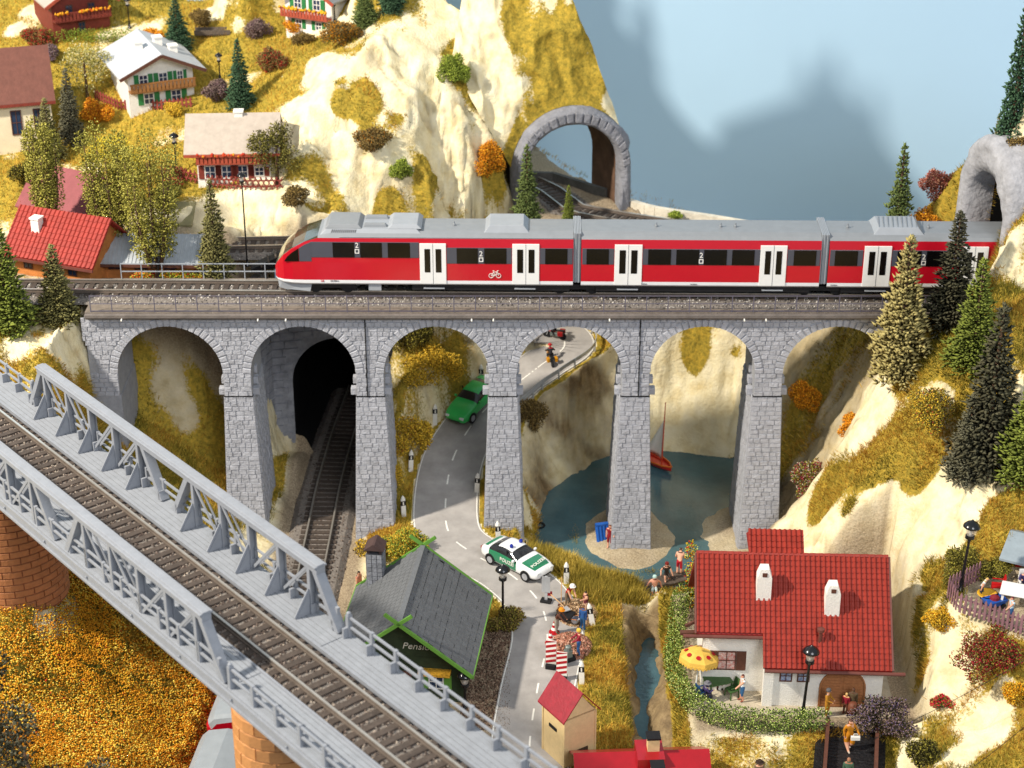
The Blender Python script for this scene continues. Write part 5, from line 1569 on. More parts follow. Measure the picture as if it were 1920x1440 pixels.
for x, y in ((o, o), (gw - o, o), (o, ll - o)):
    m_ = MB(); m_.bx((x - .05, y - .05, 0), (x + .05, y + .05, he)); m_.build('corner_strip', SHEDW, sh)

# ---- red roof with two cream chimneys at the stream
ra = PZ(1075, 1416, 4.6); rb_ = PZ(1330, 1408, 4.6)
bld = thing('house', 'house with smooth bright red ridged roof and two small cream chimneys by the stream', 'house', (ra.x, ra.y, .6), math.atan2(rb_.y - ra.y, rb_.x - ra.x))
w_ = (rb_ - ra).length; RREDP = pm('roof_plain_red', '#9a0d1b', rough=.4, var=.1, scale=1.5, coat=.3)
m_ = MB(); m_.bx((.5, -4.6, -.3), (w_ - .5, 1.6, 2.2)); m_.build('wall', SHEDW, bld)
for ya, za in ((-5.4, .6), (2.6, 2.2)):
    m_ = MB(); m_.hexa([(0, min(ya, 0), za if ya < 0 else 4.0), (w_, min(ya, 0), za if ya < 0 else 4.0), (w_, max(ya, 0), 4.0 if ya < 0 else za), (0, max(ya, 0), 4.0 if ya < 0 else za)] + [(0, min(ya, 0), (za if ya < 0 else 4.0) + .15), (w_, min(ya, 0), (za if ya < 0 else 4.0) + .15), (w_, max(ya, 0), (4.0 if ya < 0 else za) + .15), (0, max(ya, 0), (4.0 if ya < 0 else za) + .15)]); m_.build('roof', RREDP, bld, fix=True)
m_ = MB(); m_.bx((w_ * .46, -.9, 3.4), (w_ * .66, .9, 4.22)); m_.build('dormer', RREDP, bld)
for y in (.1, -1.9):
    m_ = MB(); x = w_ * .585; m_.bx((x - .32, y - .3, 3.2), (x + .32, y + .3, 5.0 if y > -1 else 4.6)); c_ = m_.build('chimney', SHEDW, bld)
    m_ = MB(); zt = 5.0 if y > -1 else 4.6; m_.bx((x - .38, y - .36, zt), (x + .38, y + .36, zt + .12)); m_.build('chimney_cap', TBLACK, c_)

# ---- generic small model house for the hillside
def chalet(label, px, py, rot, w, d, h, rise, ridge, wall, roofm, over=.6, chim=None, wins=(), balcony=None, upper=None, shut=None, posn=None, beams=None, name='house', grp=None, ribs=0):
    g = posn if posn is not None else hit(px, py)
    t = thing(name, label, 'house', (g.x, g.y, g.z - .05), math.radians(rot), group=grp)
    m_ = MB(); m_.bx((-w / 2, 0, -1.6), (w / 2, d, h if upper is None else h * .52)); m_.build('wall', wall, t)
    if upper is not None:
        m_ = MB(); m_.bx((-w / 2 - .03, -.03, h * .52), (w / 2 + .03, d + .03, h)); m_.build('upper_wall', upper, t)
    gm = upper if upper is not None else wall
    if ridge == 'y':
        for y in (-.02, d - .08):
            m_ = MB(); m_.prism([(-w / 2, y, h), (w / 2, y, h), (0, y, h + rise)], (0, .1, 0)); m_.build('gable_wall', gm, t, fix=True)
        k = rise / (w / 2)
        for s in (-1, 1):
            m_ = MB(); xe = s * (w / 2 + over); ze_ = h - over * k
            m_.hexa([(xe, -over * 1.3, ze_), (0, -over * 1.3, h + rise), (0, d + over, h + rise), (xe, d + over, ze_)] + [(xe, -over * 1.3, ze_ + .14), (0, -over * 1.3, h + rise + .14), (0, d + over, h + rise + .14), (xe, d + over, ze_ + .14)]); rp_ = m_.build('roof', roofm, t, fix=True)
            if beams:
                m_ = MB(); m_.bar((xe, -over * 1.32, ze_), (0, -over * 1.32, h + rise), .1, .24); m_.build('barge_board', beams, t)
    else:
        for x in (-w / 2 + .02, w / 2 - .12):
            m_ = MB(); m_.prism([(x, 0, h), (x, d, h), (x, d / 2, h + rise)], (.1, 0, 0)); m_.build('gable_wall', gm, t, fix=True)
        k = rise / (d / 2)
        for s in (-1, 1):
            ye = d / 2 + s * (d / 2 + over); ze_ = h - over * k
            m_ = MB(); m_.hexa([(-w / 2 - over, ye, ze_), (w / 2 + over, ye, ze_), (w / 2 + over, d / 2, h + rise), (-w / 2 - over, d / 2, h + rise)] + [(-w / 2 - over, ye, ze_ + .14), (w / 2 + over, ye, ze_ + .14), (w / 2 + over, d / 2, h + rise + .14), (-w / 2 - over, d / 2, h + rise + .14)]); rp_ = m_.build('roof', roofm, t, fix=True)
            if beams:
                m_ = MB(); m_.bar((-w / 2 - over, ye, ze_), (w / 2 + over, ye, ze_), .12, .2); m_.build('eave_board', beams, t)
            if ribs and s < 0:
                for q in range(ribs):
                    x = -w / 2 - over + (w + 2 * over) * (q + .5) / ribs
                    m_ = MB(); m_.bar((x, ye, ze_ + .15), (x, d / 2, h + rise + .15), .08, .08); m_.build('roof_rib', roofm, rp_)
    for c in (chim or ()):
        m_ = MB(); m_.bx((c[0] - .3, c[1] - .3, h), (c[0] + .3, c[1] + .3, h + rise + c[2])); m_.bx((c[0] - .36, c[1] - .36, h + rise + c[2] - .02), (c[0] + .36, c[1] + .36, h + rise + c[2] + .1)); m_.build('chimney', c[3] if len(c) > 3 else STUCCO, t)
    for wx, wz, ww, wh in wins:
        shutter_window(t, (wx, -.03 if upper is not None and wz > h * .5 else 0, wz), ww, wh, 0, WOODB if shut is None else STUCCO, GLASS, shut)
    if balcony:
        bz, bm, fl = balcony
        m_ = MB(); m_.bx((-w / 2, -.75, bz), (w / 2, 0, bz + .1)); b_ = m_.build('balcony', bm, t)
        n = int(w / .28)
        m_ = MB(); m_.bx((-w / 2, -.78, bz + .62), (w / 2, -.7, bz + .74)); m_.build('balcony_rail', bm, b_)
        for q in range(n):
            x = -w / 2 + w * (q + .5) / n; m_ = MB(); m_.bx((x - .11, -.77, bz + .08), (x + .11, -.72, bz + .63)); m_.build('balcony_board', bm, b_)
        if fl:
            soup_clumps('flowers', b_, [(random.uniform(-w / 2, w / 2), -.82, bz + .72 + random.uniform(-.06, .1)) for _ in range(40)], .13, fl)
    return t
def soup_clumps(name, parent, pts, size, cols, seed=1):
    r = np.random.default_rng(seed); n = len(pts); P = np.array(pts)
    base = np.array([(1, 0, 0), (0, 1, 0), (-1, 0, 0), (0, -1, 0), (0, 0, 1), (0, 0, -1)], float)
    F0 = np.array([(0, 1, 4), (1, 2, 4), (2, 3, 4), (3, 0, 4), (1, 0, 5), (2, 1, 5), (3, 2, 5), (0, 3, 5)])
    V = P[:, None] + base[None] * size * (.6 + .8 * r.random((n, 6, 1)))
    c = np.array([lin(q) for q in cols])[r.integers(0, len(cols), n)]
    return stuff(soup(name, V.reshape(-1, 3), (F0[None] + (np.arange(n) * 6)[:, None, None]).reshape(-1, 3), attr_mat('petals'), np.repeat(c, 8, 0), parent))
PALE = pm('roof_pale', '#b0a498', rough=.7, var=.1, scale=2, bump=.2, bscale=5)
PALEW = pm('roof_whitish', '#b8bbc0', rough=.7, var=.08, scale=2, bump=.15, bscale=5)
BROWNR = pm('roof_brown', '#6b4238', rough=.7, var=.15, scale=2, bump=.2, bscale=5)
CREAM = pm('wall_cream', '#e0d3b6', rough=.8, var=.07)
REDW = pm('wood_red', '#a34a35', rough=.65, var=.2, scale=3)
DKRED = pm('wood_dark_red', '#7a3328', rough=.65, var=.2, scale=3)
GREENS = pm('shutter_green', '#2f7a45', rough=.5, var=.1)
TANB = pm('balcony_tan', '#94663a', rough=.6, var=.15)
GREYR = pm('roof_grey', '#8d9298', rough=.6, var=.1, scale=2, bump=.2, bscale=6)
CORR = pm('roof_corrugated', '#a2a8ae', rough=.5, var=.1, scale=2)
ORANGEW = pm('wall_orange', '#b8743c', rough=.7, var=.2, scale=2.5, bump=.2, bscale=8)
chalet('white alpine house with broad whitish roof and tan balcony, green shutters', 305, 197, 24, 5.0, 5.6, 3.0, 1.15, 'y', STUCCO, PALEW, .8, [(-1.0, 2.2, .3), (.7, 3.0, .3), (1.6, 2.0, -.2)], [(-1.3, 2.2, .7, .8), (.2, 2.2, .7, .8), (1.5, 2.2, .5, .8), (-1.0, .7, .8, .9), (1.1, .7, .8, .9)], (1.4, TANB, None), None, GREENS, beams=WOODB)
chalet('brown timber chalet with pale tan roof behind a clipped hedge on the upper slope', 155, 62, 28, 4.6, 5.4, 3.0, 1.4, 'y', DKRED, PALE, .7, [], [(-.9, 2.1, .6, .7), (.9, 2.1, .6, .7), (0, .6, .6, .8)], (1.3, DKRED, ('#d99a2a', '#c9641e')), None, None, beams=REDW)
chalet('white chalet with red window surrounds, grey roof and orange balcony high on the slope', 580, 62, -26, 4.2, 5.6, 3.2, 1.3, 'y', STUCCO, GREYR, .7, [(1.0, 2.5, .3)], [(-.9, 2.35, .7, .9), (.8, 2.35, .7, .9), (-.9, .7, .6, .7), (.9, .7, .6, .7)], (1.35, REDW, ('#d9a02a', '#e0b030')), None, GREENS, beams=REDW)
chalet('low chalet with pinkish grey roof, red timber upper floor behind a red lattice fence', 440, 338, 3, 5.2, 4.0, 2.8, 1.5, 'x', STUCCO, PALE, .8, [(.4, 2.0, .25)], [(-1.7, .7, .8, 1.0), (-.5, .7, .8, 1.0), (.6, .7, .8, 1.0), (1.8, .7, .7, .7)], (1.5, REDW, ('#c04a2a', '#b03a28', '#d9902a')), REDW, DKRED, beams=REDW)
ch_ = chalet('cream chapel-like house with plain dark brown roof among the firs', 20, 288, 16, 6.6, 5.4, 4.2, 3.0, 'x', CREAM, BROWNR, .35, [], [(-1.6, 2.4, .8, 1.9), (.7, 2.4, .8, 1.9), (2.3, 2.4, .7, 1.9)], None, None, None, beams=DKRED)
g = PZ(118, 520, 17.6)
lh = chalet('station house with bright red tiled roof and a white chimney left of the viaduct', 0, 0, -21, 6.0, 4.4, 1.9, 2.0, 'x', ORANGEW, pm('roof_board_red2', '#9c2a22', rough=.6, var=.1), .6, [(-1.6, 1.1, -.1)], [(-1.9, .9, .7, .8), (0, .9, .7, .8), (1.6, .9, .7, .8)], None, None, None, posn=Vector((g.x - .6, g.y - .2, 17.6)), beams=GUT)
rfp = [c for c in lh.children if c.name.startswith('roof')][0]
tiled(lh, (-3.6, -.6, 1.9 - .6 * 2.0 / 2.2 + .14), (3.6, -.6, 1.9 - .6 * 2.0 / 2.2 + .14), (-3.6, 2.2, 4.04), .34, .4, pm('roof_tile_bright', '#98332a', rough=.5, var=.12, objvar=.08), 300, rfp)
g = PZ(105, 438, 17.7)
chalet('house with dull purple red roof and cream chimney behind the poplars', 0, 0, -28, 5.2, 4.4, 2.2, 2.0, 'x', CREAM, pm('roof_purple', '#8a4a4e', rough=.65, var=.12, scale=2), .5, [(-1.9, 1.6, .6, CREAM)], [(0, 1, .7, .8)], None, None, None, posn=Vector((g.x, g.y, 17.6)))
g = PZ(285, 497, 17.6)
chalet('long low goods shed with corrugated grey roof and orange walls beside the railing', 0, 0, -2, 7.8, 3.4, 1.3, .95, 'x', ORANGEW, CORR, .6, [], [(-2.2, .75, .9, .6), (-.4, .75, .9, .6), (1.6, .75, .9, .6)], None, None, None, posn=Vector((g.x, 6.9, 17.6)), beams=WOODB, ribs=34, name='goods_shed')
g = PZ(250, 440, 17.6)
chalet('goods store with olive tan ribbed roof behind the corrugated shed', 0, 0, -2, 8.4, 3.0, 1.6, .8, 'x', ORANGEW, pm('roof_olive', '#8c8560', rough=.7, var=.12, scale=2), .4, [], [(0, .8, .8, .6)], None, None, None, posn=Vector((g.x, 12.9, 17.6)), name='goods_shed')
g = PZ(1945, 1085, TERR)
chalet('summer house with blue grey roof and green roof edges on the garden terrace', 0, 0, 62, 2.4, 3.0, 1.5, .5, 'y', pm('paint_red', '#b5161c', rough=.5, var=.1), pm('roof_blue_grey', '#8f9ba3', rough=.6, var=.1), .8, [], [(0, .9, .8, .8)], None, None, None, posn=Vector((g.x + 2.0, g.y + .2, TERR)), beams=GREEN, name='summer_house')

# ================================================================== PLANTS
TRUNK = pm('bark', '#5a4433', rough=.85, var=.3, scale=4, bump=.5, bscale=8)
def rot_to(d):
    """(n,3) unit directions -> (n,3,3) frames with first axis along d"""
    a = np.cross(d, np.array([0, 0, 1.])); ln = np.linalg.norm(a, axis=1, keepdims=True); a = np.where(ln < 1e-3, np.array([[0, 1., 0]]), a / np.maximum(ln, 1e-6))
    b = np.cross(d, a)
    return np.stack([d, a, b], -1)
SPB = np.array([(0, 0, 0), (.45, .5, 0), (.45, -.25, .43), (.45, -.25, -.43), (1, 0, 0)], float)
SPF = np.array([(0, 1, 2), (0, 2, 3), (0, 3, 1), (4, 2, 1), (4, 3, 2), (4, 1, 3)])
def spindles(P, D, Ln, Wd):
    """little flocked tufts: position, direction, length, width"""
    n = len(P); R = rot_to(D)
    B = SPB[None] * np.stack([Ln, Wd, Wd], -1)[:, None, :]
    V = np.einsum('nij,nkj->nki', R, B) + P[:, None]
    F = SPF[None] + (np.arange(n) * 5)[:, None, None]
    return V.reshape(-1, 3), F.reshape(-1, 3)
def conifer_mesh(seed, dens=1.0, rad=.2, tuft=.048, droop=.25, up=.25):
    r = np.random.default_rng(seed)
    P, D, L, Wd, T = [], [], [], [], []
    nw = int(26 * dens)
    for i in range(nw):
        f = i / (nw - 1)
        z = .07 + .9 * f ** .93
        R_ = rad * (1 - f) ** .82 * r.uniform(.8, 1.14) * (1.0 if i % 2 else .84) + .012
        nbr = max(4, int(13 * (1 - f) ** .7) + 3)
        a0 = r.random() * 6.28
        for k in range(nbr):
            a = a0 + 6.283 * k / nbr + r.normal(0, .12)
            Rb = R_ * r.uniform(.66, 1.18)
            nt_ = max(2, int(Rb / .024))
            for j in range(nt_):
                t = (j + .6) / nt_
                rr = Rb * t
                p = np.array([math.cos(a) * rr, math.sin(a) * rr, z - droop * rr * t + up * .02 + r.normal(0, .004)])
                for s in (-1, 0, 1):
                    if s and r.random() < .25: continue
                    aa = a + s * .75 + r.normal(0, .2)
                    d = np.array([math.cos(aa), math.sin(aa), r.normal(up * .9, .28) + .35 * f])
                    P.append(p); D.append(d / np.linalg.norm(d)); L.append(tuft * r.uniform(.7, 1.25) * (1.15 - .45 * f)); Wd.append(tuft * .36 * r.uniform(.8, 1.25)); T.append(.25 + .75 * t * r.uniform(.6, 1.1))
    for k in range(14):
        P.append(np.array([0, 0, .95 + .003 * k])); d = np.array([r.normal(0, .4), r.normal(0, .4), 1]); D.append(d / np.linalg.norm(d)); L.append(tuft * .7); Wd.append(tuft * .3); T.append(1)
    V, F = spindles(np.array(P), np.array(D), np.array(L), np.array(Wd))
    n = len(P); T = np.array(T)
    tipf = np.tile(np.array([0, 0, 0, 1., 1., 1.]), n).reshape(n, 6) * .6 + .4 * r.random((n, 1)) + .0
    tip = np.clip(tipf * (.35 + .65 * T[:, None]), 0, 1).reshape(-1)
    me_o = soup('crown', V, F, pm('needle_tmp', '#445533'), None)
    me = me_o.data; bpy.data.objects.remove(me_o)
    a = me.attributes.new('tip', 'FLOAT', 'FACE'); a.data.foreach_set('value', tip.astype(np.float32))
    return me
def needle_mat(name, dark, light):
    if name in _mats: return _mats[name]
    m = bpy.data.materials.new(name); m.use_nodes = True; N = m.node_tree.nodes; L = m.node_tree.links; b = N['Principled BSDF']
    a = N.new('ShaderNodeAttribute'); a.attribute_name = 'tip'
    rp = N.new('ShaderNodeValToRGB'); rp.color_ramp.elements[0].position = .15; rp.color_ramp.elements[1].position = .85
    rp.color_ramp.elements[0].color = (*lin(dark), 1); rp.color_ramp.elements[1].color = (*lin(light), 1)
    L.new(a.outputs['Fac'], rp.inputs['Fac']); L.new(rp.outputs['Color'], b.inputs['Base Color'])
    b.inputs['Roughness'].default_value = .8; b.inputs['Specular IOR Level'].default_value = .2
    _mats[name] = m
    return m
CM = [conifer_mesh(1, .8, .2, .062, .3, .3), conifer_mesh(2, .85, .17, .056, .5, .05), conifer_mesh(3, .78, .23, .068, .35, .4)]
_tm = MB(); _tm.lathe([(.022, 0), (.016, .3), (.006, .97)], (0, 0, 0), 8); TRM = _tm.mesh('trunk', [TRUNK])
def conifer(label, base, h, w, var, mat, cat='fir tree', grp=None):
    t = thing('fir_tree', label, cat, base, random.uniform(0, 6), group=grp)
    put('trunk', TRM, t, None, None, (h, h, h))
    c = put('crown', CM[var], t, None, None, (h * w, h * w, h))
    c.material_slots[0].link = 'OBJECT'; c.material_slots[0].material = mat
    return t
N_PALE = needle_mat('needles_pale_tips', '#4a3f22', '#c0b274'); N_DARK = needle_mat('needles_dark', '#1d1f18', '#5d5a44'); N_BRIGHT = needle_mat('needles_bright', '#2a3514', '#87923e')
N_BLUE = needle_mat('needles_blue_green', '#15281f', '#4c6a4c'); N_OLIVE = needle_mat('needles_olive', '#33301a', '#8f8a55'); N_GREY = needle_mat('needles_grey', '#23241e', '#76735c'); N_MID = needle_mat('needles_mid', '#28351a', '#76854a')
def tree_h(base, px, py_top):
    """height of a thing standing on base whose top is sighted at py_top"""
    Y = base.y - CAM.y; k = (720 - py_top) / FPX
    hh = (Y * _S - k * Y * _C) / (_C + k * _S)
    return (CAM.z - hh) - base.z
def fir(label, px, py, top, width, var, mat, base=None, tilt=0):
    b = base if base is not None else hit(px, py)
    h = tree_h(b, px, top) * 1.03
    S_loc = FPX / ((b.y - CAM.y) * _C + (CAM.z - b.z - h / 2) * _S)
    wr = {0: .2, 1: .17, 2: .23}[var] + .03
    w = (width / 2 / S_loc) / (h * wr)
    return conifer(label, b - Vector((0, 0, .15)), h, w, var, mat)
def on_ridge(px, py):
    return hit(px, py)
fir('broad fir with pale yellowish branch tips on the ridge beside the last arch', 1682, 712, 450, 132, 2, N_PALE)
fir('tall dark fir in front of the train where it enters the tunnel', 1778, 612, 400, 110, 1, N_DARK)
fir('bright yellow green fir on the grassy ridge near the tunnel mouth', 1822, 690, 488, 112, 0, N_BRIGHT)
fir('very dark tall fir on the steep right hillside with long drooping branches', 1845, 880, 578, 140, 1, N_DARK)
fir('small grey fir standing at the foot of the tall dark fir', 1808, 897, 740, 88, 0, N_GREY)
fir('bright green fir at the edge of the ledge above the pale rock', 1918, 905, 690, 130, 2, N_BRIGHT)
fir('mid green fir standing behind the train roof by the tunnel', 1713, 432, 275, 78, 0, N_MID, Vector((26.2, 8.4, 17.5)))
fir('dark blue green fir high above the tunnel portal', 1912, 205, -10, 70, 1, N_BLUE, Vector((31.9, 3.6, ground(31.9, 3.6))))
fir('slim grey green fir behind the top of the tunnel portal', 1840, 300, 210, 34, 1, N_OLIVE, Vector((32.6, 9.6, 24.0)))
fir('yellow green fir on the bank at the end of the viaduct', 18, 620, 420, 110, 0, N_BRIGHT)
fir('dull olive fir beside the abutment of the viaduct', 112, 604, 460, 88, 0, N_OLIVE)
fir('olive fir behind the far railing of the viaduct near the goods shed', 381, 512, 340, 72, 0, N_OLIVE, Vector((-20.0, 6.3, 17.5)))
fir('blue green fir right of the white alpine house', 452, 203, 75, 58, 0, N_BLUE)
fir('blue green fir on the slope above the white alpine house', 335, 95, -8, 60, 0, N_BLUE)
fir('grey blue fir behind the chapel-like house', 136, 268, 130, 56, 1, N_GREY)
fir('olive grey fir at the corner of the chapel-like house', 95, 300, 185, 62, 0, N_OLIVE)
fir('light green fir in front of the rock tunnel portal', 990, 418, 275, 66, 0, N_MID, Vector((1.1, 20.4, 15.0)))
fir('tiny light green fir beside the rails at the rock tunnel', 1069, 418, 348, 36, 0, N_BRIGHT, Vector((4.2, 20.4, 15.0)))
fir('green fir beside the white chalet high on the slope', 686, 50, -30, 62, 2, N_MID)
fir('very dark fir at the top of the slope beside the white chalet', 735, 22, -60, 60, 2, N_BLUE)
# firs along the crest of the mountain; their shadows fall on the backdrop
for i, (x, y, h) in enumerate(((-20, 40, 9), (-16.5, 40.5, 9), (-13.2, 38, 8), (-10.2, 37.6, 7), (-8.4, 36.2, 6.5), (-6.6, 34.6, 4.5))):
    conifer('dark fir on the crest of the pale mountain', Vector((x, y, ground(x, y) - .3)), h, .8, i % 3, N_BLUE, grp='firs on the mountain crest')
for i, (x, y, z, h) in enumerate(((-3.4, 29.2, 31.2, 5), (-2.2, 31.4, 35.4, 5.2), (.2, 31.9, 37.4, 3.6), (1.7, 30.9, 35.4, 4.2))):
    conifer('dark fir on the crest of the pale mountain', Vector((x, y, z)), h, .7, i % 3, N_BLUE, grp='firs on the mountain crest')

# ---- leafy trees and shrubs: clouds of leaf-sized faces
def leaf_cloud(name, blobs, n, size, cols, parent=None, seed=0, shell=.55, flat=1.0, flowers=None, nf=0):
    """blobs: (centre, radii); leaves as small bent diamonds"""
    r = np.random.default_rng(seed)
    vol = np.array([b[1][0] * b[1][1] * b[1][2] for b in blobs]) ** (2 / 3); pick = r.choice(len(blobs), n, p=vol / vol.sum())
    C_ = np.array([tuple(b[0]) for b in blobs])[pick]; Rr = np.array([tuple(b[1]) for b in blobs])[pick]
    d = r.normal(0, 1, (n, 3)); d /= np.linalg.norm(d, axis=1, keepdims=True)
    rad = shell + (1.08 - shell) * r.random((n, 1)) ** .6
    P = C_ + d * rad * Rr
    dd = d + r.normal(0, .7, (n, 3)); dd[:, 2] += .25; dd /= np.linalg.norm(dd, axis=1, keepdims=True)
    V, F = spindles(P, dd, size * (.7 + .7 * r.random(n)), size * .62 * (.7 + .7 * r.random(n)))
    c = np.array([lin(q) for q in cols])[r.integers(0, len(cols), n)] * (1.0 + .9 * r.random((n, 1)))
    if flowers:
        k = r.random(n) < nf
        fc = np.array([lin(q) for q in flowers])[r.integers(0, len(flowers), n)]
        c = np.where(k[:, None], fc, c)
    return soup(name, V, F, attr_mat('leaves'), np.repeat(np.clip(c, 0, 1), 6, 0), parent)
def lumpy(rx, ry, rz, k, seed, base=.0):
    q = random.Random(seed); B = [((0, 0, rz * .9 + base), (rx * .55, ry * .55, rz * .75))]
    for i in range(k):
        a = q.uniform(0, 6.28); e = q.uniform(.1, 1.3)
        B.append(((math.cos(a) * rx * .85 * math.cos(e), math.sin(a) * ry * .85 * math.cos(e), base + rz * (.55 + .9 * math.sin(e))), (rx * q.uniform(.2, .5), ry * q.uniform(.2, .5), rz * q.uniform(.25, .55))))
    return B
OLV = ('#5c5626', '#77702f', '#8f8638', '#4a451f'); BRN = ('#5a4a2a', '#6d5a34', '#7f6a3c', '#473a22'); YEL = ('#a5882c', '#b8972f', '#8a7428', '#c9a53a')
ORA = ('#b3701c', '#c9851f', '#8a5a1c', '#d99a2a'); GRN = ('#66742c', '#7d8a35', '#94a042', '#525e24'); PUR = ('#5d4a4a', '#6e5a5c', '#4a3c3a', '#7a6a60'); PINK = ('#a3685a', '#8a5040', '#b88a70', '#6e4a38'); DRK = ('#2c2a18', '#3a3720', '#24220f')
_bn = [0]
def bush(label, px, py, wpx, hpx, cols, flowers=None, nf=0., n=None, size=.14, base=None, name='bush', cat='bush', k=7, shell=.3):
    _bn[0] += 1
    b = base if base is not None else hit(px, py)
    S_loc = FPX / ((b.y - CAM.y) * _C + (CAM.z - b.z) * _S)
    rx = wpx / 2 / S_loc * 1.15; rz = hpx / 2 / S_loc / .95 * 1.1
    n = n or int(min(3600, 420 + 900 * rx * rz * 2.2))
    o = leaf_cloud(name, lumpy(rx, rx * .85, rz * .8, k, _bn[0]), n, size, cols, None, _bn[0], shell, flowers=flowers, nf=nf)
    o.location = (b.x, b.y, b.z - .1)
    tag(o, label, cat)
    return o
# rock mountain
bush('brown leafy bush halfway up the bare mountain face', 697, 285, 62, 60, BRN, ('#b3701c',), .06)
bush('small green bush low on the mountain face', 752, 335, 34, 50, GRN)
bush('orange flowering bush left of the rock tunnel', 912, 335, 50, 90, ORA, ('#d9861c', '#e0a030'), .3)
bush('dense brown olive bush high above the rock tunnel', 918, 180, 66, 62, BRN)
bush('pale green bush near the top of the mountain', 850, 155, 50, 70, GRN)
bush('olive and orange bush at the foot of the mountain by the tunnel', 925, 412, 50, 44, OLV, ('#b3702c',), .15, base=Vector((-1.5, 20.2, 15.2)))
bush('little green bush on the parapet behind the train', 1272, 420, 20, 16, GRN, base=Vector((12.3, 22.6, 15.6)))
bush('tiny yellow green bush behind the roof of the last coach', 1610, 432, 22, 16, YEL, base=Vector((23.0, 9.0, 17.2)))
bush('pink and rust coloured bush beside the right tunnel portal', 1783, 400, 62, 84, PINK, ('#b0504a', '#c9807a'), .25, base=Vector((29.0, 9.8, ground(29.0, 9.8) - .4)))
bush('rusty orange undergrowth left of the right tunnel portal', 1775, 440, 70, 60, ORA, base=Vector((28.3, 9.0, ground(28.3, 9.0) - .4)))
bush('thin brown bush on top of the right tunnel hill', 1908, 295, 40, 50, BRN)
# hillside with houses
bush('red flowered bush beside the brown timber chalet', 68, 88, 50, 50, BRN, ('#a03028', '#b84038'), .35)
bush('purple grey bush below the brown timber chalet', 95, 112, 44, 38, PUR, ('#8a7a9a',), .15)
bush('orange bush at the end of the clipped hedge', 283, 85, 44, 40, ORA, ('#d9861c',), .2)
bush('grey brown bush beside the white alpine house', 405, 190, 44, 50, PUR)
bush('orange brown bush below the white alpine house', 180, 232, 52, 60, ORA, ('#b0601c',), .2)
bush('yellow bush at the fence of the white alpine house', 325, 215, 30, 30, YEL)
bush('orange bush left of the white chalet', 560, 60, 50, 34, ORA, ('#d99a2a',), .3)
bush('brown orange bush below the white chalet', 640, 85, 70, 60, BRN, ('#c9851f',), .25)
bush('brown bush in front of the white chalet', 572, 82, 40, 26, BRN)
bush('purple brown bush on the upper slope', 478, 72, 54, 44, PUR)
bush('bush dotted with red flowers on the upper slope', 505, 135, 56, 54, BRN, ('#b03a30',), .2)
bush('dark bush beside the upper footbridge', 380, 52, 44, 44, BRN)
bush('dark olive bush left of the low chalet', 312, 390, 50, 56, OLV)
bush('brown bush right of the lattice fence', 560, 385, 46, 46, BRN)
bush('red bush at the lamp beside the low chalet', 322, 345, 46, 44, BRN, ('#a83a30',), .4)
bush('dark olive shrub below the chapel-like house', 55, 345, 60, 60, DRK + OLV)
bush('flower bed of yellow and red blossoms behind the far railing', 300, 510, 70, 20, GRN, ('#d9a820', '#c9b030', '#b02820'), .5, base=Vector((-22.5, 6.0, 17.6)), name='flower_bed', cat='flower bed')
bush('orange flower bed beside the red roofed station house', 238, 512, 40, 18, GRN, ('#d98020', '#c03020'), .5, base=Vector((-24.8, 6.1, 17.6)), name='flower_bed', cat='flower bed')
# below the arches
bush('dark green bush in the top of the third arch', 792, 690, 74, 90, DRK + OLV, base=Vector((-7.0, 12.2, 9.2)))
bush('golden leafed bush on the slope beside the road', 838, 712, 100, 90, YEL, base=Vector((-5.9, 10.2, 7.6)), size=.17)
bush('mustard coloured bush lower beside the road', 782, 815, 90, 90, YEL, ('#a0642a',), .08, base=Vector((-7.6, 6.2, 4.4)), size=.17)
bush('mustard scrub at the foot of the third arch', 760, 880, 60, 60, YEL, base=Vector((-8.3, 3.4, 3.0)))
bush('rust brown bush clinging to the cliff under the guard rail', 1000, 825, 66, 76, BRN, base=Vector((1.6, 9.2, 4.6)))
bush('brown leafed bush high in the fourth arch right of the bend', 1140, 660, 60, 70, BRN + OLV, base=Vector((7.6, 17.4, 8.0)))
bush('orange leafed bush behind the fifth pier', 1515, 680, 50, 66, ORA, base=Vector((20.2, 5.6, 8.0)))
bush('bush with white and dark red blossoms behind the pale ridge', 1528, 830, 84, 96, OLV, ('#8a2a38', '#c9c0a8', '#a84050'), .45, base=Vector((20.2, -.9, 4.6)))
bush('orange yellow bush on the crest of the pale ridge', 1600, 750, 60, 44, ORA, base=Vector((22.7, -.9, 9.6)))
bush('olive bush between the firs on the right hillside', 1752, 800, 100, 96, OLV + YEL, ('#a04030',), .04)
bush('grey olive bush behind the lamp at the garden terrace', 1805, 1095, 84, 90, OLV, base=Vector((25.9, -18.4, 9.0)))
bush('dark olive bush beside the summer house', 1870, 1072, 60, 44, OLV, base=Vector((28.2, -18.2, 9.3)))
bush('large bush covered in dark red flowers below the picket fence', 1862, 1262, 130, 110, BRN + OLV, ('#8a2028', '#a83038', '#7a1820'), .45)
bush('purple flowering bush beside the dark footbridge', 1655, 1375, 110, 90, PUR + DRK, ('#6a5a80', '#7a6a88'), .14)
bush('dark pointed bush below the purple flowering bush', 1725, 1440, 50, 84, DRK + OLV)
bush('golden flowering bush at the edge of the right hillside', 1900, 1318, 56, 50, YEL, ('#e0a020', '#d99018'), .4)
bush('strip of bright red flowers on the right slope', 1768, 1322, 36, 24, OLV, ('#c02038', '#d03040'), .5)
bush('gold flowered scrub at the corner of the picket fence', 1765, 1180, 60, 50, YEL, ('#d9a020',), .35)
bush('round tuft of brown green grass at the lamp beside the guest house', 955, 1185, 64, 50, OLV + BRN, base=Vector((-.2, -12.6, 1.9)))
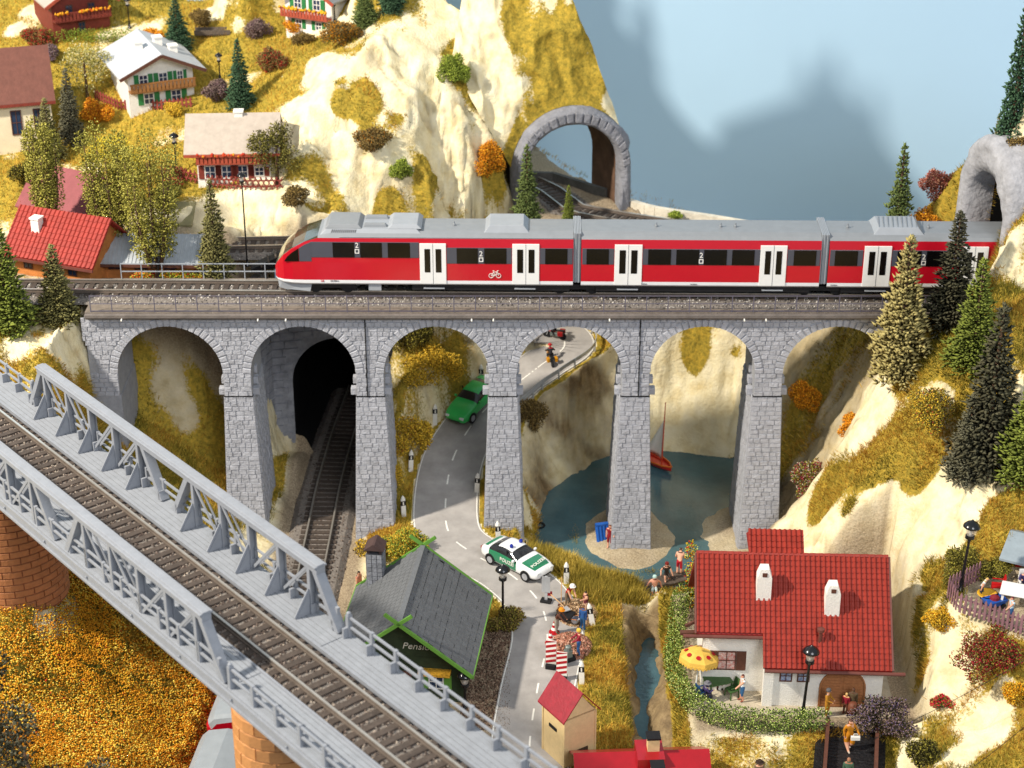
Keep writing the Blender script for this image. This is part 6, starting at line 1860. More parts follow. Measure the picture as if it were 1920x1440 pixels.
bush('low ochre bush against the second pier', 700, 1062, 70, 44, YEL + BRN, base=Vector((-9.2, -3.2, 1.5)))
bush('grass tuft between the pension and the pier', 760, 1035, 70, 60, YEL + GRN, base=Vector((-7.2, -3.0, 1.7)))

# poplars and round trees
def leafy(label, base, h, blobs, n, size, cols, stems, seed, name='tree', flowers=None, nf=0):
    t = thing(name, label, 'tree', base - Vector((0, 0, .2)))
    m_ = MB()
    for st in stems: m_.tube([Vector(p) for p, r in st], [r for p, r in st], 7)
    m_.build('trunk', TRUNK, t, smooth=True)
    leaf_cloud('crown', blobs, n, size, cols, t, seed, .35, flowers=flowers, nf=nf)
    return t
def vase(h, w, seed, fork=True):
    q = random.Random(seed); B = []; ST = []
    for i in range(9):
        a = 6.28 * i / 9 + q.uniform(-.3, .3); rr = w * q.uniform(.25, .5); top = h * q.uniform(.72, 1.0)
        pts = []
        for f in (.16, .36, .56, .76, 1.0):
            z = top * f; k = math.sin(min(1, f * 1.15) * PI / 2)
            p = Vector((math.cos(a) * rr * k, math.sin(a) * rr * k, z)); pts.append((p, .09 * (1.1 - f) + .02))
            if f > .3: B.append((tuple(p), (w * .2, w * .2, h * .11)))
        ST.append([(Vector((0, 0, 0)), .14), (Vector((0, 0, h * .12)), .12)] + pts)
    return B, ST
POP = ('#6d6a2e', '#857f38', '#55521f', '#9a9448')
for label, px, py, top, wpx, base in (('vase shaped poplar with forked stems behind the station house', 140, 430, 255, 92, Vector((-27.4, 9.6, 17.5))), ('tall wine-glass shaped poplar in front of the goods shed', 245, 490, 268, 96, Vector((-24.0, 6.4, 17.5))), ('narrow poplar at the roof of the chapel-like house', 6, 410, 232, 60, Vector((-32.2, 11.0, 17.5)))):
    h = tree_h(base, px, top); S_loc = 27.2
    B, ST = vase(h, wpx / S_loc, px)
    leafy(label, base, h, B, 7000, .17, POP, ST, px, 'poplar_tree')
b = hit(215, 335); h = tree_h(b, 215, 232)
leafy('round bright yellow green tree behind the poplars', b, h, lumpy(1.9, 1.7, h * .42, 8, 5, h * .1), 2200, .16, ('#b0a030', '#c9b63a', '#94882a'), [[(Vector((0, 0, 0)), .15), (Vector((0, 0, h * .6)), .07)]], 51)
b = hit(520, 345); h = tree_h(b, 520, 212)
leafy('round dark olive broadleaf tree beside the low chalet', b, h, lumpy(2.0, 1.8, h * .42, 10, 8, h * .12), 2400, .17, ('#4d4a24', '#615c2c', '#787238', '#3a371a'), [[(Vector((0, 0, 0)), .18), (Vector((.1, 0, h * .6)), .08)]], 52)
b = hit(165, 190); h = tree_h(b, 165, 52)
leafy('cream blossomed tree left of the white alpine house', b, h, lumpy(1.9, 1.6, h * .44, 10, 9, h * .08), 2200, .15, ('#8a8648', '#a39a58', '#6d6a34'), [[(Vector((0, 0, 0)), .16), (Vector((0, 0, h * .6)), .07)]], 53, flowers=('#d9cf9a', '#e3dbb0'), nf=.3)
# dark lichen tree in the near left corner
base = Vector((-22.6, -38.5, 5.0))
B = [((x * 1.3, y, z * 1.25), (r * 1.25, r * 1.2, r)) for x, y, z, r in ((-.8, 0, 7.4, .9), (-1.4, .2, 5.6, .8), (.3, -.3, 4.6, .75), (1.6, 0, 4.4, .8), (1.2, -.6, 2.8, .8), (-.6, 0, 3.0, .9), (-1.6, -.4, 2.0, 1.0), (.8, -.8, 1.3, .9), (2.2, -.2, 5.2, .5))]
leafy('grey green lichen tree in deep shade under the bridge end', base, 8, B, 2600, .2, ('#4a4a3c', '#626150', '#33332a', '#26261a'), [[(Vector((0, 0, 0)), .25), (Vector((0, 0, 2)), .2), tuple((Vector((x, y, z)), .08)), ] for x, y, z in ((-.8, 0, 7.4), (-1.4, .2, 5.6), (1.6, 0, 4.4), (1.2, -.6, 2.8), (2.2, -.2, 5.2))], 77, 'lichen_tree')
for lab, bx_, sc_, sd_ in (('tall grey green lichen tree added to shade the near edge of the flower meadow', Vector((-26.4, -40.5, 5.5)), 1.5, 78), ('spreading lichen tree added behind the grey green one to cast shade', Vector((-28.6, -34.0, 6.5)), 1.25, 79)):  # two mostly unseen trees added to throw shade over the meadow corner
    leafy(lab, bx_, 8, [((p[0] * sc_ * .8, p[1] * sc_, p[2] * sc_), (r[0] * sc_, r[1] * sc_, r[2] * sc_)) for p, r in B], 3200, .22, ('#3c3b30', '#525141', '#2a2a20', '#1e1e14'), [[(Vector((0, 0, 0)), .3), (Vector((0, 0, 4)), .2), (Vector(p) * sc_ * .8, .08)] for p, r in B[:6]], sd_, 'lichen_tree')

# hedges: leaf clouds along a line
def hedge(label, pts, w, h, n, cols, size=.12, flowers=None, nf=0, name='hedge', cat='hedge'):
    P = crom(pts, 6); B = []
    for p in P[::1]: B.append(((p[0], p[1], p[2] + h * .5), (w * .55, w * .55, h * .58)))
    o = leaf_cloud(name, B, n, size, cols, None, len(label), .55, flowers=flowers, nf=nf)
    return tag(o, label, cat)
HGR = ('#3a4a1c', '#50642a', '#6b8038', '#2a3614', '#8fa04c', '#b3bd74')
zz = HG
hq = [PZ(1278, 1130, zz), PZ(1268, 1190, zz), PZ(1264, 1250, zz), PZ(1276, 1305, zz), PZ(1325, 1350, zz), PZ(1400, 1368, zz), PZ(1470, 1370, zz), PZ(1540, 1368, zz)]
hedge('dense green hedge curving round the terrace of the red roofed house', [tuple(p) for p in hq], 1.05, 1.3, 8500, HGR)
hedge('clipped light green hedge in front of the brown timber chalet', [tuple(hit(x, 78)) for x in (100, 150, 200, 262)], .8, .9, 1800, ('#66782c', '#7f9038', '#55641f'))
fl = PZ(1292, 1135, zz)
o = leaf_cloud('climbing_plant', [((fl.x + .1, fl.y + dy, zz + z), (.35, .4, .5)) for dy, z in ((0, .4), (.3, 1.2), (.6, 2.0), (1.0, 2.8), (1.2, 3.4))], 700, .15, HGR, None, 5, .4, flowers=('#d9b020', '#c93020', '#e0c030'), nf=.45)
tag(o, 'climbing plant with yellow and red blossoms on the side of the red roofed house', 'plant')

# ---- static grass on all turf that the camera can see
def scatter(n, mask, seed, wfun=None):
    """random spots on the ground grid weighted by mask"""
    r = np.random.default_rng(seed)
    Wt = mask[:-1, :-1].ravel().astype(np.float64)
    slo = np.sqrt(1 + SL[:-1, :-1].ravel() ** 2)
    Wt = Wt * np.minimum(slo, 3)
    c = np.cumsum(Wt); k = np.searchsorted(c, r.random(n) * c[-1])
    i, j = np.unravel_index(k, (NX - 1, NY - 1))
    fx, fy = r.random(n), r.random(n)
    z = (HZ[i, j] * (1 - fx) + HZ[i + 1, j] * fx) * (1 - fy) + (HZ[i, j + 1] * (1 - fx) + HZ[i + 1, j + 1] * fx) * fy
    return np.stack([gx[i] + fx * GS, gy[j] + fy * GS, z], -1), i, j, r
def visible_mask():
    d = (HY - CAM.y) * _C + (CAM.z - HZ) * _S; px = 960 + FPX * HX / d; py = 720 - FPX * ((HY - CAM.y) * _S - (CAM.z - HZ) * _C) / d
    return (px > -60) & (px < 1980) & (py > -60) & (py < 1500)
VIS = visible_mask()
gxs, gys = np.gradient(blur(HZ, 2), GS)
front = (gys * -1 < 2.5)
GM = np.clip((G + (fbm(HX, HY, .7, 2, 202) - .5) * .35 - .44) * 6, 0, 1) * VIS
GM = GM * (D_road > 2.5)
def blades(name, n, mask, ln, wd, cols, seed):
    P, i, j, r = scatter(n, mask, seed)
    a = r.random(n) * 2 * PI
    nrm = np.stack([-gxs[i, j] * .5, -gys[i, j] * .5, np.ones(n)], -1) + r.normal(0, .42, (n, 3)); nrm /= np.linalg.norm(nrm, axis=1, keepdims=True)
    L = ln * (.5 + .9 * r.random(n)); w = wd * (.7 + .6 * r.random(n))
    s = np.stack([np.cos(a), np.sin(a), np.zeros(n)], -1) * w[:, None]
    V = np.stack([P - s - nrm * .04, P + s - nrm * .04, P + nrm * L[:, None]], 1)
    tone = fbm(P[:, 0], P[:, 1], 2.2, 3, 303)
    cc = np.array([lin(q) for q in cols]); idx_ = np.clip((tone * 2.2 - .6 + r.normal(0, .28, n)) * len(cols), 0, len(cols) - 1).astype(int)
    c = cc[idx_] * (.75 + .5 * r.random((n, 1)))
    return stuff(soup(name, V.reshape(-1, 3), np.arange(n * 3).reshape(n, 3), attr_mat('grass_blades'), np.clip(c, 0, 1)))
TURF = ('#6a6424', '#837a2e', '#9e8d34', '#b79d40', '#cdae4e', '#cda344', '#b08330')
near = (HY < 4)
blades('grass', 230000, GM * near, .34, .028, TURF, 401)
blades('grass', 90000, GM * (~near), .34, .034, TURF, 402)
# ---- flower meadow below the bridge
MEA = region(-36, -17.0, -44, -12.0, .8) * VIS * (HZ < 10.2 + 1.6 * (fbm(HX, HY, 3, 3, 66) - .5)) * (1 - .75 * sm(7.6, 10.2, HZ))
P, i, j, r = scatter(62000, MEA, 77)
clump = fbm(P[:, 0], P[:, 1], 1.1, 3, 88); ok = clump + r.normal(0, .12, len(P)) > .33
P = P[ok]; n = len(P); P[:, 2] += .2 + .16 * r.random(n)
base6 = np.array([(1, 0, 0), (0, 1, 0), (-1, 0, 0), (0, -1, 0), (0, 0, .8), (0, 0, -.8)], float)
F8 = np.array([(0, 1, 4), (1, 2, 4), (2, 3, 4), (3, 0, 4), (1, 0, 5), (2, 1, 5), (3, 2, 5), (0, 3, 5)])
V = P[:, None] + base6[None] * (.04 + .04 * r.random((n, 6, 1)))
mc = np.array([lin(q) for q in ('#cf8e22', '#dcb438', '#c98420', '#e3c858', '#b87818', '#c23a20')]); tone = fbm(P[:, 0], P[:, 1], 3, 2, 99)
ci = np.clip((tone * 2 - .5 + r.normal(0, .3, n)) * 5, 0, 4).astype(int); ci[r.random(n) < .006] = 5
stuff(soup('meadow_flowers', V.reshape(-1, 3), (F8[None] + (np.arange(n) * 6)[:, None, None]).reshape(-1, 3), attr_mat('petals'), np.repeat(mc[ci] * (.8 + .4 * r.random((n, 1))), 8, 0)))
blades('meadow_grass', 24000, MEA, .36, .03, ('#3c3a16', '#504a1c', '#655c24', '#7a6a28'), 405)
# tall tufts along the bank of the lake and the road
BK = region(1.5, 8.2, -9.5, -1.2, .5) * (HZ > .5) * (D_road > 2.6)
blades('tall_grass', 16000, BK, .75, .03, ('#8a7a30', '#a8923a', '#c4a84a', '#d0b458'), 406)

# ================================================================== FIGURES, VEHICLES, SMALL THINGS
SKIN = pm('skin', '#d9a184', rough=.6, var=.05)
PALM = {}
def paint(hexv, rough=.6):
    return pm('paint_' + hexv.strip('#'), hexv, rough=rough, var=.12, scale=5)
HAIRB = '#3a2a1e'
def person(label, base, face, pose='stand', shirt='#884433', pants='#334466', hair=HAIRB, skin='#d9a184', shoes='#2a2320', hat=None, hatcol=None, arms=None, h=2.0, dress=False, bare=False, lean=0., sleeves=True, shorts=False, twist=0.):
    """one continuous skinned body; joints in units of standing height 2.0, facing -y before turning"""
    k = h / 2.0
    J = {}
    if pose in ('stand', 'walk', 'bend'):
        st = .16 if pose == 'walk' else .03
        J.update(pel=(0, 0, 1.02), hl=(.1, 0, .98), kl=(.12, -.05 - st, .53), al=(.12, st * 1.2, .09), tl=(.14, st * 1.2 - .2, .05), hr=(-.1, 0, .98), kr=(-.12, -.03 + st * .5, .53), ar=(-.12, -st * 1.4, .09), tr=(-.14, -st * 1.4 - .2, .05))
        L = lean
    elif pose == 'sit':
        J.update(pel=(0, 0, .52), hl=(.1, -.02, .5), kl=(.13, -.46, .54), al=(.14, -.44, .09), tl=(.15, -.62, .05), hr=(-.1, -.02, .5), kr=(-.13, -.46, .54), ar=(-.14, -.5, .09), tr=(-.15, -.68, .05))
        L = lean
    elif pose == 'kneel':
        J.update(pel=(0, 0, .42), hl=(.1, 0, .4), kl=(.2, -.38, .3), al=(.16, -.1, .06), tl=(.16, .1, .05), hr=(-.1, 0, .4), kr=(-.2, -.34, .55), ar=(-.18, -.4, .08), tr=(-.2, -.56, .05))
        L = lean
    elif pose == 'ride':
        J.update(pel=(0, .12, .0), hl=(.12, .1, -.02), kl=(.26, -.3, -.12), al=(.24, .02, -.5), tl=(.25, -.16, -.54), hr=(-.12, .1, -.02), kr=(-.26, -.3, -.12), ar=(-.24, .02, -.5), tr=(-.25, -.16, -.54))
        L = .45
    pz = J['pel'][2]; py_ = J['pel'][1]
    cs, sn = math.cos(L), math.sin(L)
    def up(z, x=0., y=0.): return (x, py_ + y * cs - z * sn, pz + z * cs + y * sn)
    J.update(wai=up(.18), che=up(.43), nck=up(.62, 0, -.0), hd=up(.74, 0, -.03), top=up(.9, 0, -.02), sl=up(.52, .22), sr=up(.52, -.22))
    arms = arms or ((.26, -.02, .78), (-.26, -.02, .78))
    for s, a, (n1, n2) in (('l', arms[0], ('el', 'wl')), ('r', arms[1], ('er', 'wr'))):
        sh_ = Vector(J['s' + s]); hnd = Vector(a)
        d = hnd - sh_; Lm = .62
        if d.length > Lm: hnd = sh_ + d.normalized() * Lm; d = hnd - sh_
        mid = (sh_ + hnd) / 2; off = math.sqrt(max(0, (.31) ** 2 - (d.length / 2) ** 2))
        out = Vector((.5 if s == 'l' else -.5, .7, -.5)); out = out - d.normalized() * out.dot(d.normalized()) if d.length > .01 else out
        J[n1] = tuple(mid + out.normalized() * off); J[n2] = tuple(hnd)
        J['f' + s] = tuple(hnd + d.normalized() * .1)
    names = list(J); ix = {n: i for i, n in enumerate(names)}
    E = [('pel', 'wai'), ('wai', 'che'), ('che', 'nck'), ('nck', 'hd'), ('hd', 'top'), ('che', 'sl'), ('sl', 'el'), ('el', 'wl'), ('wl', 'fl'), ('che', 'sr'), ('sr', 'er'), ('er', 'wr'), ('wr', 'fr'), ('pel', 'hl'), ('hl', 'kl'), ('kl', 'al'), ('al', 'tl'), ('pel', 'hr'), ('hr', 'kr'), ('kr', 'ar'), ('ar', 'tr')]
    rad = dict(pel=.17, wai=.15, che=.18, nck=.075, hd=.125, top=.1, sl=.095, sr=.095, el=.07, er=.07, wl=.05, wr=.05, fl=.045, fr=.045, hl=.13, hr=.13, kl=.09, kr=.09, al=.065, ar=.065, tl=.05, tr=.05)
    if dress: rad.update(pel=.21, hl=.17, hr=.17, kl=.16, kr=.16)
    me = bpy.data.meshes.new('person'); me.from_pydata([tuple(v * k for v in J[n]) for n in names], [(ix[a], ix[b]) for a, b in E], [])
    o = bpy.data.objects.new('p', me); COL.objects.link(o)
    md = o.modifiers.new('s', 'SKIN'); 
    for i, n in enumerate(names):
        sv = me.skin_vertices[0].data[i]; r = rad[n] * k; sv.radius = (r, r * (.78 if n in ('pel', 'wai', 'che') else 1)); sv.use_root = (n == 'pel')
    o.modifiers.new('u', 'SUBSURF').levels = 1
    bpy.context.view_layer.update()
    bm_ = bpy.data.meshes.new_from_object(o.evaluated_get(bpy.context.evaluated_depsgraph_get()))
    bpy.data.objects.remove(o); bpy.data.meshes.remove(me)
    bm_.name = 'person'
    SK = paint(skin); bm_.materials.clear()
    for m in (SK, paint(shirt), paint(pants), paint(shoes), paint(hair)): bm_.materials.append(m)
    seg = {}
    for a, b in E:
        if a in ('wl', 'wr') or b in ('hd', 'top'): c = 0
        elif b in ('nck',) : c = 0 if bare else 1
        elif a in ('pel', 'wai', 'che') and b not in ('hl', 'hr'): c = (0 if bare else 1)
        elif a in ('sl', 'sr'): c = 0 if (bare or not sleeves) else 1
        elif a in ('el', 'er'): c = 0 if (bare or not sleeves) else 1
        elif a in ('al', 'ar'): c = 0 if bare else 3
        elif a in ('kl', 'kr'): c = 0 if (shorts or bare or dress) else 2
        else: c = 2
        if bare and a in ('hl', 'hr'): c = 0
        if dress and c == 2: c = 1
        seg[(a, b)] = c
    V = {n: Vector(J[n]) * k for n in names}
    for p in bm_.polygons:
        c = p.center; best = 1e9; m = 0
        for (a, b), cc in seg.items():
            A, B = V[a], V[b]; d = B - A; t = max(0, min(1, (c - A).dot(d) / max(1e-9, d.dot(d)))); q = (c - A - d * t).length - rad[a] * k * .5
            if q < best: best = q; m = cc
        hd = V['hd']; tp_ = V['top']
        if (c - hd).length < .26 * k and (c - V['nck']).length > .1 * k:
            m = 4 if ((c - hd).z > .07 * k or (c - hd).y > .04 * k) else 0
        p.material_index = m; p.use_smooth = True
    t = put('person', bm_, None, base, face)
    tag(t, label, 'person')
    if hat:
        q = MB(); hp = V['top'] + Vector((0, 0, -.07 * k))
        if hat == 'helmet': q.lathe([(.19 * k, 0), (.185 * k, .06 * k), (.14 * k, .14 * k), (.05 * k, .18 * k)], hp, 10); q.lathe([(.22 * k, -.01), (.22 * k, .01)], hp + Vector((0, -.03 * k, 0)), 10)
        elif hat == 'cap': q.lathe([(.15 * k, -.06 * k), (.155 * k, .02 * k), (.12 * k, .1 * k), (.04 * k, .13 * k)], hp, 10)
        elif hat == 'brim': q.lathe([(.25 * k, -.01), (.25 * k, .015), (.14 * k, .03), (.12 * k, .14 * k), (.04 * k, .15 * k)], hp, 12)
        q.build({'helmet': 'helmet', 'cap': 'cap', 'brim': 'hat'}[hat], paint(hatcol, .4), t, smooth=False)
    # nose gives the face its direction
    q = MB(); nz_ = V['hd'] + Vector((0, -.125 * k, .02 * k)); q.box(nz_, (.035 * k, .05 * k, .06 * k)); q.build('nose', SK, t)
    return t
def at_road(px, py): 
    p = PZ(px, py, 2.03); return p
D2 = math.radians
# ---- roadworks
WR = '#a01c28'
person('road worker in a red vest and white helmet bending over the gravel', PZ(1064, 1136, 2.08), D2(40), 'bend', '#b8201e', '#7a6a58', hat='helmet', hatcol='#ebe9e2', lean=.5, arms=((.2, -.62, .85), (-.18, -.6, .8)), h=1.95, sleeves=False)
person('road worker in a brown jacket with orange cap and green boots', PZ(1043, 1186, 2.05), D2(70), 'bend', '#5e3a2c', '#9a9488', shoes='#20452c', hat='helmet', hatcol='#d98a1c', lean=.35, arms=((.2, -.65, 1.0), (-.2, -.65, 1.0)), h=1.95)
person('bystander in a dark red shirt pointing across the lake', PZ(1098, 1156, 2.2), D2(-60), 'stand', '#5a2430', '#c09a80', arms=((.35, -.6, 1.62), (-.26, 0, .8)), h=1.95, sleeves=False, shorts=True)
person('worker in a blue jacket and trousers seen from behind beside the tub', PZ(1092, 1182, 2.15), D2(150), 'stand', '#27508a', '#2c5a86', hair='#6a4a30', h=1.9, lean=.1)
person('worker in a dark red pullover, blue jeans and yellow hat', PZ(1085, 1228, 2.1), D2(-80), 'stand', '#8a1a2e', '#2f5f98', hair='#c9a24a', hat='cap', hatcol='#d9b44a', arms=((.2, -.45, 1.15), (-.2, -.45, 1.15)), h=1.95)
m_ = MB()
BAND = pm('barrier_red', '#a81820', rough=.45, var=.06)
def barrier(label, px, py, rot):
    p = PZ(px, py, 2.04); t = thing('barrier_board', label, 'barrier', p, rot)
    m_ = MB(); m_.box((0, 0, .16), (.62, .5, .32)); m_.build('foot', TBLACK, t, bevel=.04)
    m_ = MB(); m_.bx((-.32, -.045, .3), (.32, .045, 1.95)); b_ = m_.build('board', WHITE, t)
    for k in range(5):
        z = .34 + k * .36; q = MB()
        for y in (-.055, .055): q.prism([(-.32, y, z), (.32, y, z + .2), (.32, y, min(1.95, z + .38)), (-.32, y, z + .18)], (0, .01 if y < 0 else -.01, 0))
        q.build('red_stripe', BAND, b_, fix=True)
barrier('red and white striped barrier board next to the traffic cone', 1033, 1252, D2(-14)); barrier('red and white striped barrier board half hidden by the shed roof', 1053, 1274, D2(-14))
def cone(label, px, py):
    t = thing('traffic_cone', label, 'traffic cone', PZ(px, py, 2.04))
    m_ = MB(); m_.lathe([(.34, 0), (.34, .06)], n=12); m_.build('foot', BAND, t)
    m_ = MB(); m_.lathe([(.24, .06), (.19, .24)], n=12); m_.lathe([(.145, .42), (.105, .58)], n=12); m_.lathe([(.07, .72), (.03, .86)], n=12); 
    for a, b, za, zb in ((.19, .145, .24, .42), (.105, .07, .58, .72)): m_.lathe([(a, za), (b, zb)], n=12, mat=1)
    m_.build('body', [BAND, WHITE], t)
cone('red and white traffic cone behind the brown jacketed worker', 1039, 1186); cone('red and white traffic cone beside the striped barrier board', 1032, 1206)
# gravel heaps
def heap(name, label, c, rx, ry, rz, cols, n, seed):
    def smp(r):
        a = r.random() * 6.283; q = math.sqrt(r.random()); z = (1 - q * q) * rz
        return (c.x + math.cos(a) * q * rx, c.y + math.sin(a) * q * ry, c.z + z * (.6 + .4 * r.random()))
    o = stones(name, None, smp, n, .1, cols, seed); del o['kind']
    return tag(o, label, 'gravel')
g1 = PZ(1082, 1150, 2.0); heap('gravel_heap', 'heap of tan gravel between the road workers', g1, 1.3, 1.6, .5, ('#a88a68', '#8a6e52', '#c0a584', '#6e5640'), 1500, 31)
g2 = PZ(1070, 1212, 2.0); heap('gravel_heap', 'heap of reddish gravel behind the striped barrier boards', g2, 1.3, 1.5, .5, ('#b07a64', '#9a6452', '#c49a84', '#7a5a46'), 1500, 32)
gv = np.random.default_rng(5)
stones('gravel', None, lambda r: (lambda x, y: (x, y, ground(x, y) + .04))(-3.0 + 2.9 * r.random(), -23 + 10.5 * r.random()), 3500, .08, ('#6a5446', '#826a58', '#4e3e34', '#9a8470'), 33)
# tools
t = thing('shovel', 'shovel with a red blade end leaning across the roadworks', 'shovel', (0, 0, 0)); a, b = PZ(1031, 1113, 2.6), PZ(1058, 1138, 2.9)
m_ = MB(); m_.tube([a, b], .035, 6); m_.build('handle', pm('handle_wood', '#c9a378', rough=.6), t)
m_ = MB(); m_.box(b + Vector((.1, -.15, -.05)), (.42, .5, .06), rot=.5); m_.build('blade', STEEL, t); m_ = MB(); m_.box(a, (.3, .2, .22)); m_.build('grip', BAND, t)
t = thing('broom', 'upright broom stick beside the red vested worker', 'broom', (0, 0, 0)); a = PZ(1052, 1136, 2.05)
m_ = MB(); m_.tube([a, a + Vector((.03, .3, 2.0))], .03, 6); m_.build('handle', pm('handle_wood', '#c9a378'), t); m_ = MB(); m_.box(a + Vector((0, 0, .05)), (.4, .14, .16)); m_.build('head', WOODB, t)
t = thing('mortar_tub', 'round pale tub beside the blue jacketed worker', 'tub', PZ(1078, 1166, 2.2)); m_ = MB(); m_.lathe([(.22, 0), (.32, .3), (.29, .3), (.2, .06)], n=14); m_.build('shell', pm('tub_grey', '#c3c6cc', rough=.4), t); m_ = MB(); m_.lathe([(.25, .17), (.25, .18)], n=14); m_.build('mortar', pm('mortar_blue', '#8d97b0', rough=.6), t)
t = thing('compactor', 'grey machine for tamping the ground beside the barrier boards', 'machine', PZ(1064, 1238, 2.05), .5); m_ = MB(); m_.box((0, 0, .12), (.9, .6, .24)); m_.build('plate', TBLACK, t, bevel=.04); m_ = MB(); m_.box((.05, 0, .5), (.42, .42, .5)); m_.lathe([(.2, .75), (.2, 1.0), (.12, 1.05)], (.05, 0, 0), 10); m_.build('engine', pm('engine_grey', '#7d8784', rough=.4, metal=.4), t, bevel=.04); m_ = MB(); m_.tube([(-.3, -.2, .3), (-.8, -.2, .7), (-.8, .2, .7), (-.3, .2, .3)], .04, 6); m_.build('handle', STEEL, t)
t = thing('road_sign', 'grey sign stand with square foot in front of the police car', 'sign', PZ(1024, 1128, 2.04), -.3); m_ = MB(); m_.box((0, 0, .08), (.7, .5, .16)); m_.build('foot', TBLACK, t, bevel=.03); m_ = MB(); m_.bx((-.09, -.05, .1), (.09, .05, 1.9)); m_.build('post', STEEL, t); m_ = MB(); m_.bx((-.28, -.09, .75), (.28, -.05, 1.9)); m_.build('panel', STEEL, t)
t = thing('wheelbarrow', 'dark wheelbarrow held by the brown jacketed worker', 'wheelbarrow', PZ(1062, 1166, 2.1), D2(150)); m_ = MB(); m_.hexa([(-.3, -.35, .3), (.3, -.3, .3), (.3, .3, .3), (-.3, .35, .3), (-.45, -.45, .62), (.5, -.4, .62), (.5, .4, .62), (-.45, .45, .62)]); m_.build('tray', TBLACK, t); m_ = MB(); m_.lathe([(.2, -.05), (.2, .05)], (.6, 0, .2), 12, rot=Matrix.Rotation(PI / 2, 3, 'X')); m_.build('wheel', TBLACK, t); m_ = MB(); m_.tube([(.6, .1, .2), (-.9, .3, .6)], .035, 6); m_.tube([(.6, -.1, .2), (-.9, -.3, .6)], .035, 6); m_.tube([(.6, .1, .2), (.6, -.1, .2)], .035, 6); m_.build('frame', WOODT, t)

# ---- delineator posts
_dp = MB(); _dp.prism([(-.16, -.07, 0), (.16, -.07, 0), (.16, .07, 0), (-.16, .07, 0)], (0, 0, .95)); _dp.prism([(-.15, -.06, 1.3), (.15, -.06, 1.3), (.15, .06, 1.3), (-.15, .06, 1.3)], (0, 0, .12)); _dp.lathe([(.16, 1.4), (.12, 1.55), (.02, 1.72)], (0, 0, 0), 8); DPM = _dp.mesh('shaft', [WHITE])
_db = MB(); _db.bx((-.165, -.075, .95), (.165, .075, 1.31)); DBM = _db.mesh('band', [TBLACK]); _dr = MB(); _dr.bx((-.04, -.085, 1.0), (.04, -.06, 1.26)); DRM = _dr.mesh('reflector', [WHITE])
for px, py, z, lab in ((815, 795, None, 'beside the golden bush at the bend'), (770, 882, None, 'below the mustard bush'), (757, 968, None, 'by the foot of the second pier'), (894, 925, None, 'on the grass strip behind the third pier'), (935, 1016, None, 'behind the tail of the police car'), (1062, 1094, None, 'beside the red vested worker'), (1112, 1172, None, 'at the gravel heap, leaning'), (1091, 1282, None, 'behind the shed'), (903, 720, None, 'behind the green car')):
    b = hit(px, py)
    if (b - PZ(px, py, 2)).length > 60: b = PZ(px, py, 2)
    t = thing('delineator_post', 'white roadside post with black band ' + lab, 'roadside post', b - Vector((0, 0, .08)), random.uniform(-.4, .4), group='white roadside posts')
    t.rotation_euler.y = -.18 if 'leaning' in lab else random.uniform(-.05, .05)
    put('shaft', DPM, t); bb = put('band', DBM, t); put('reflector', DRM, bb)

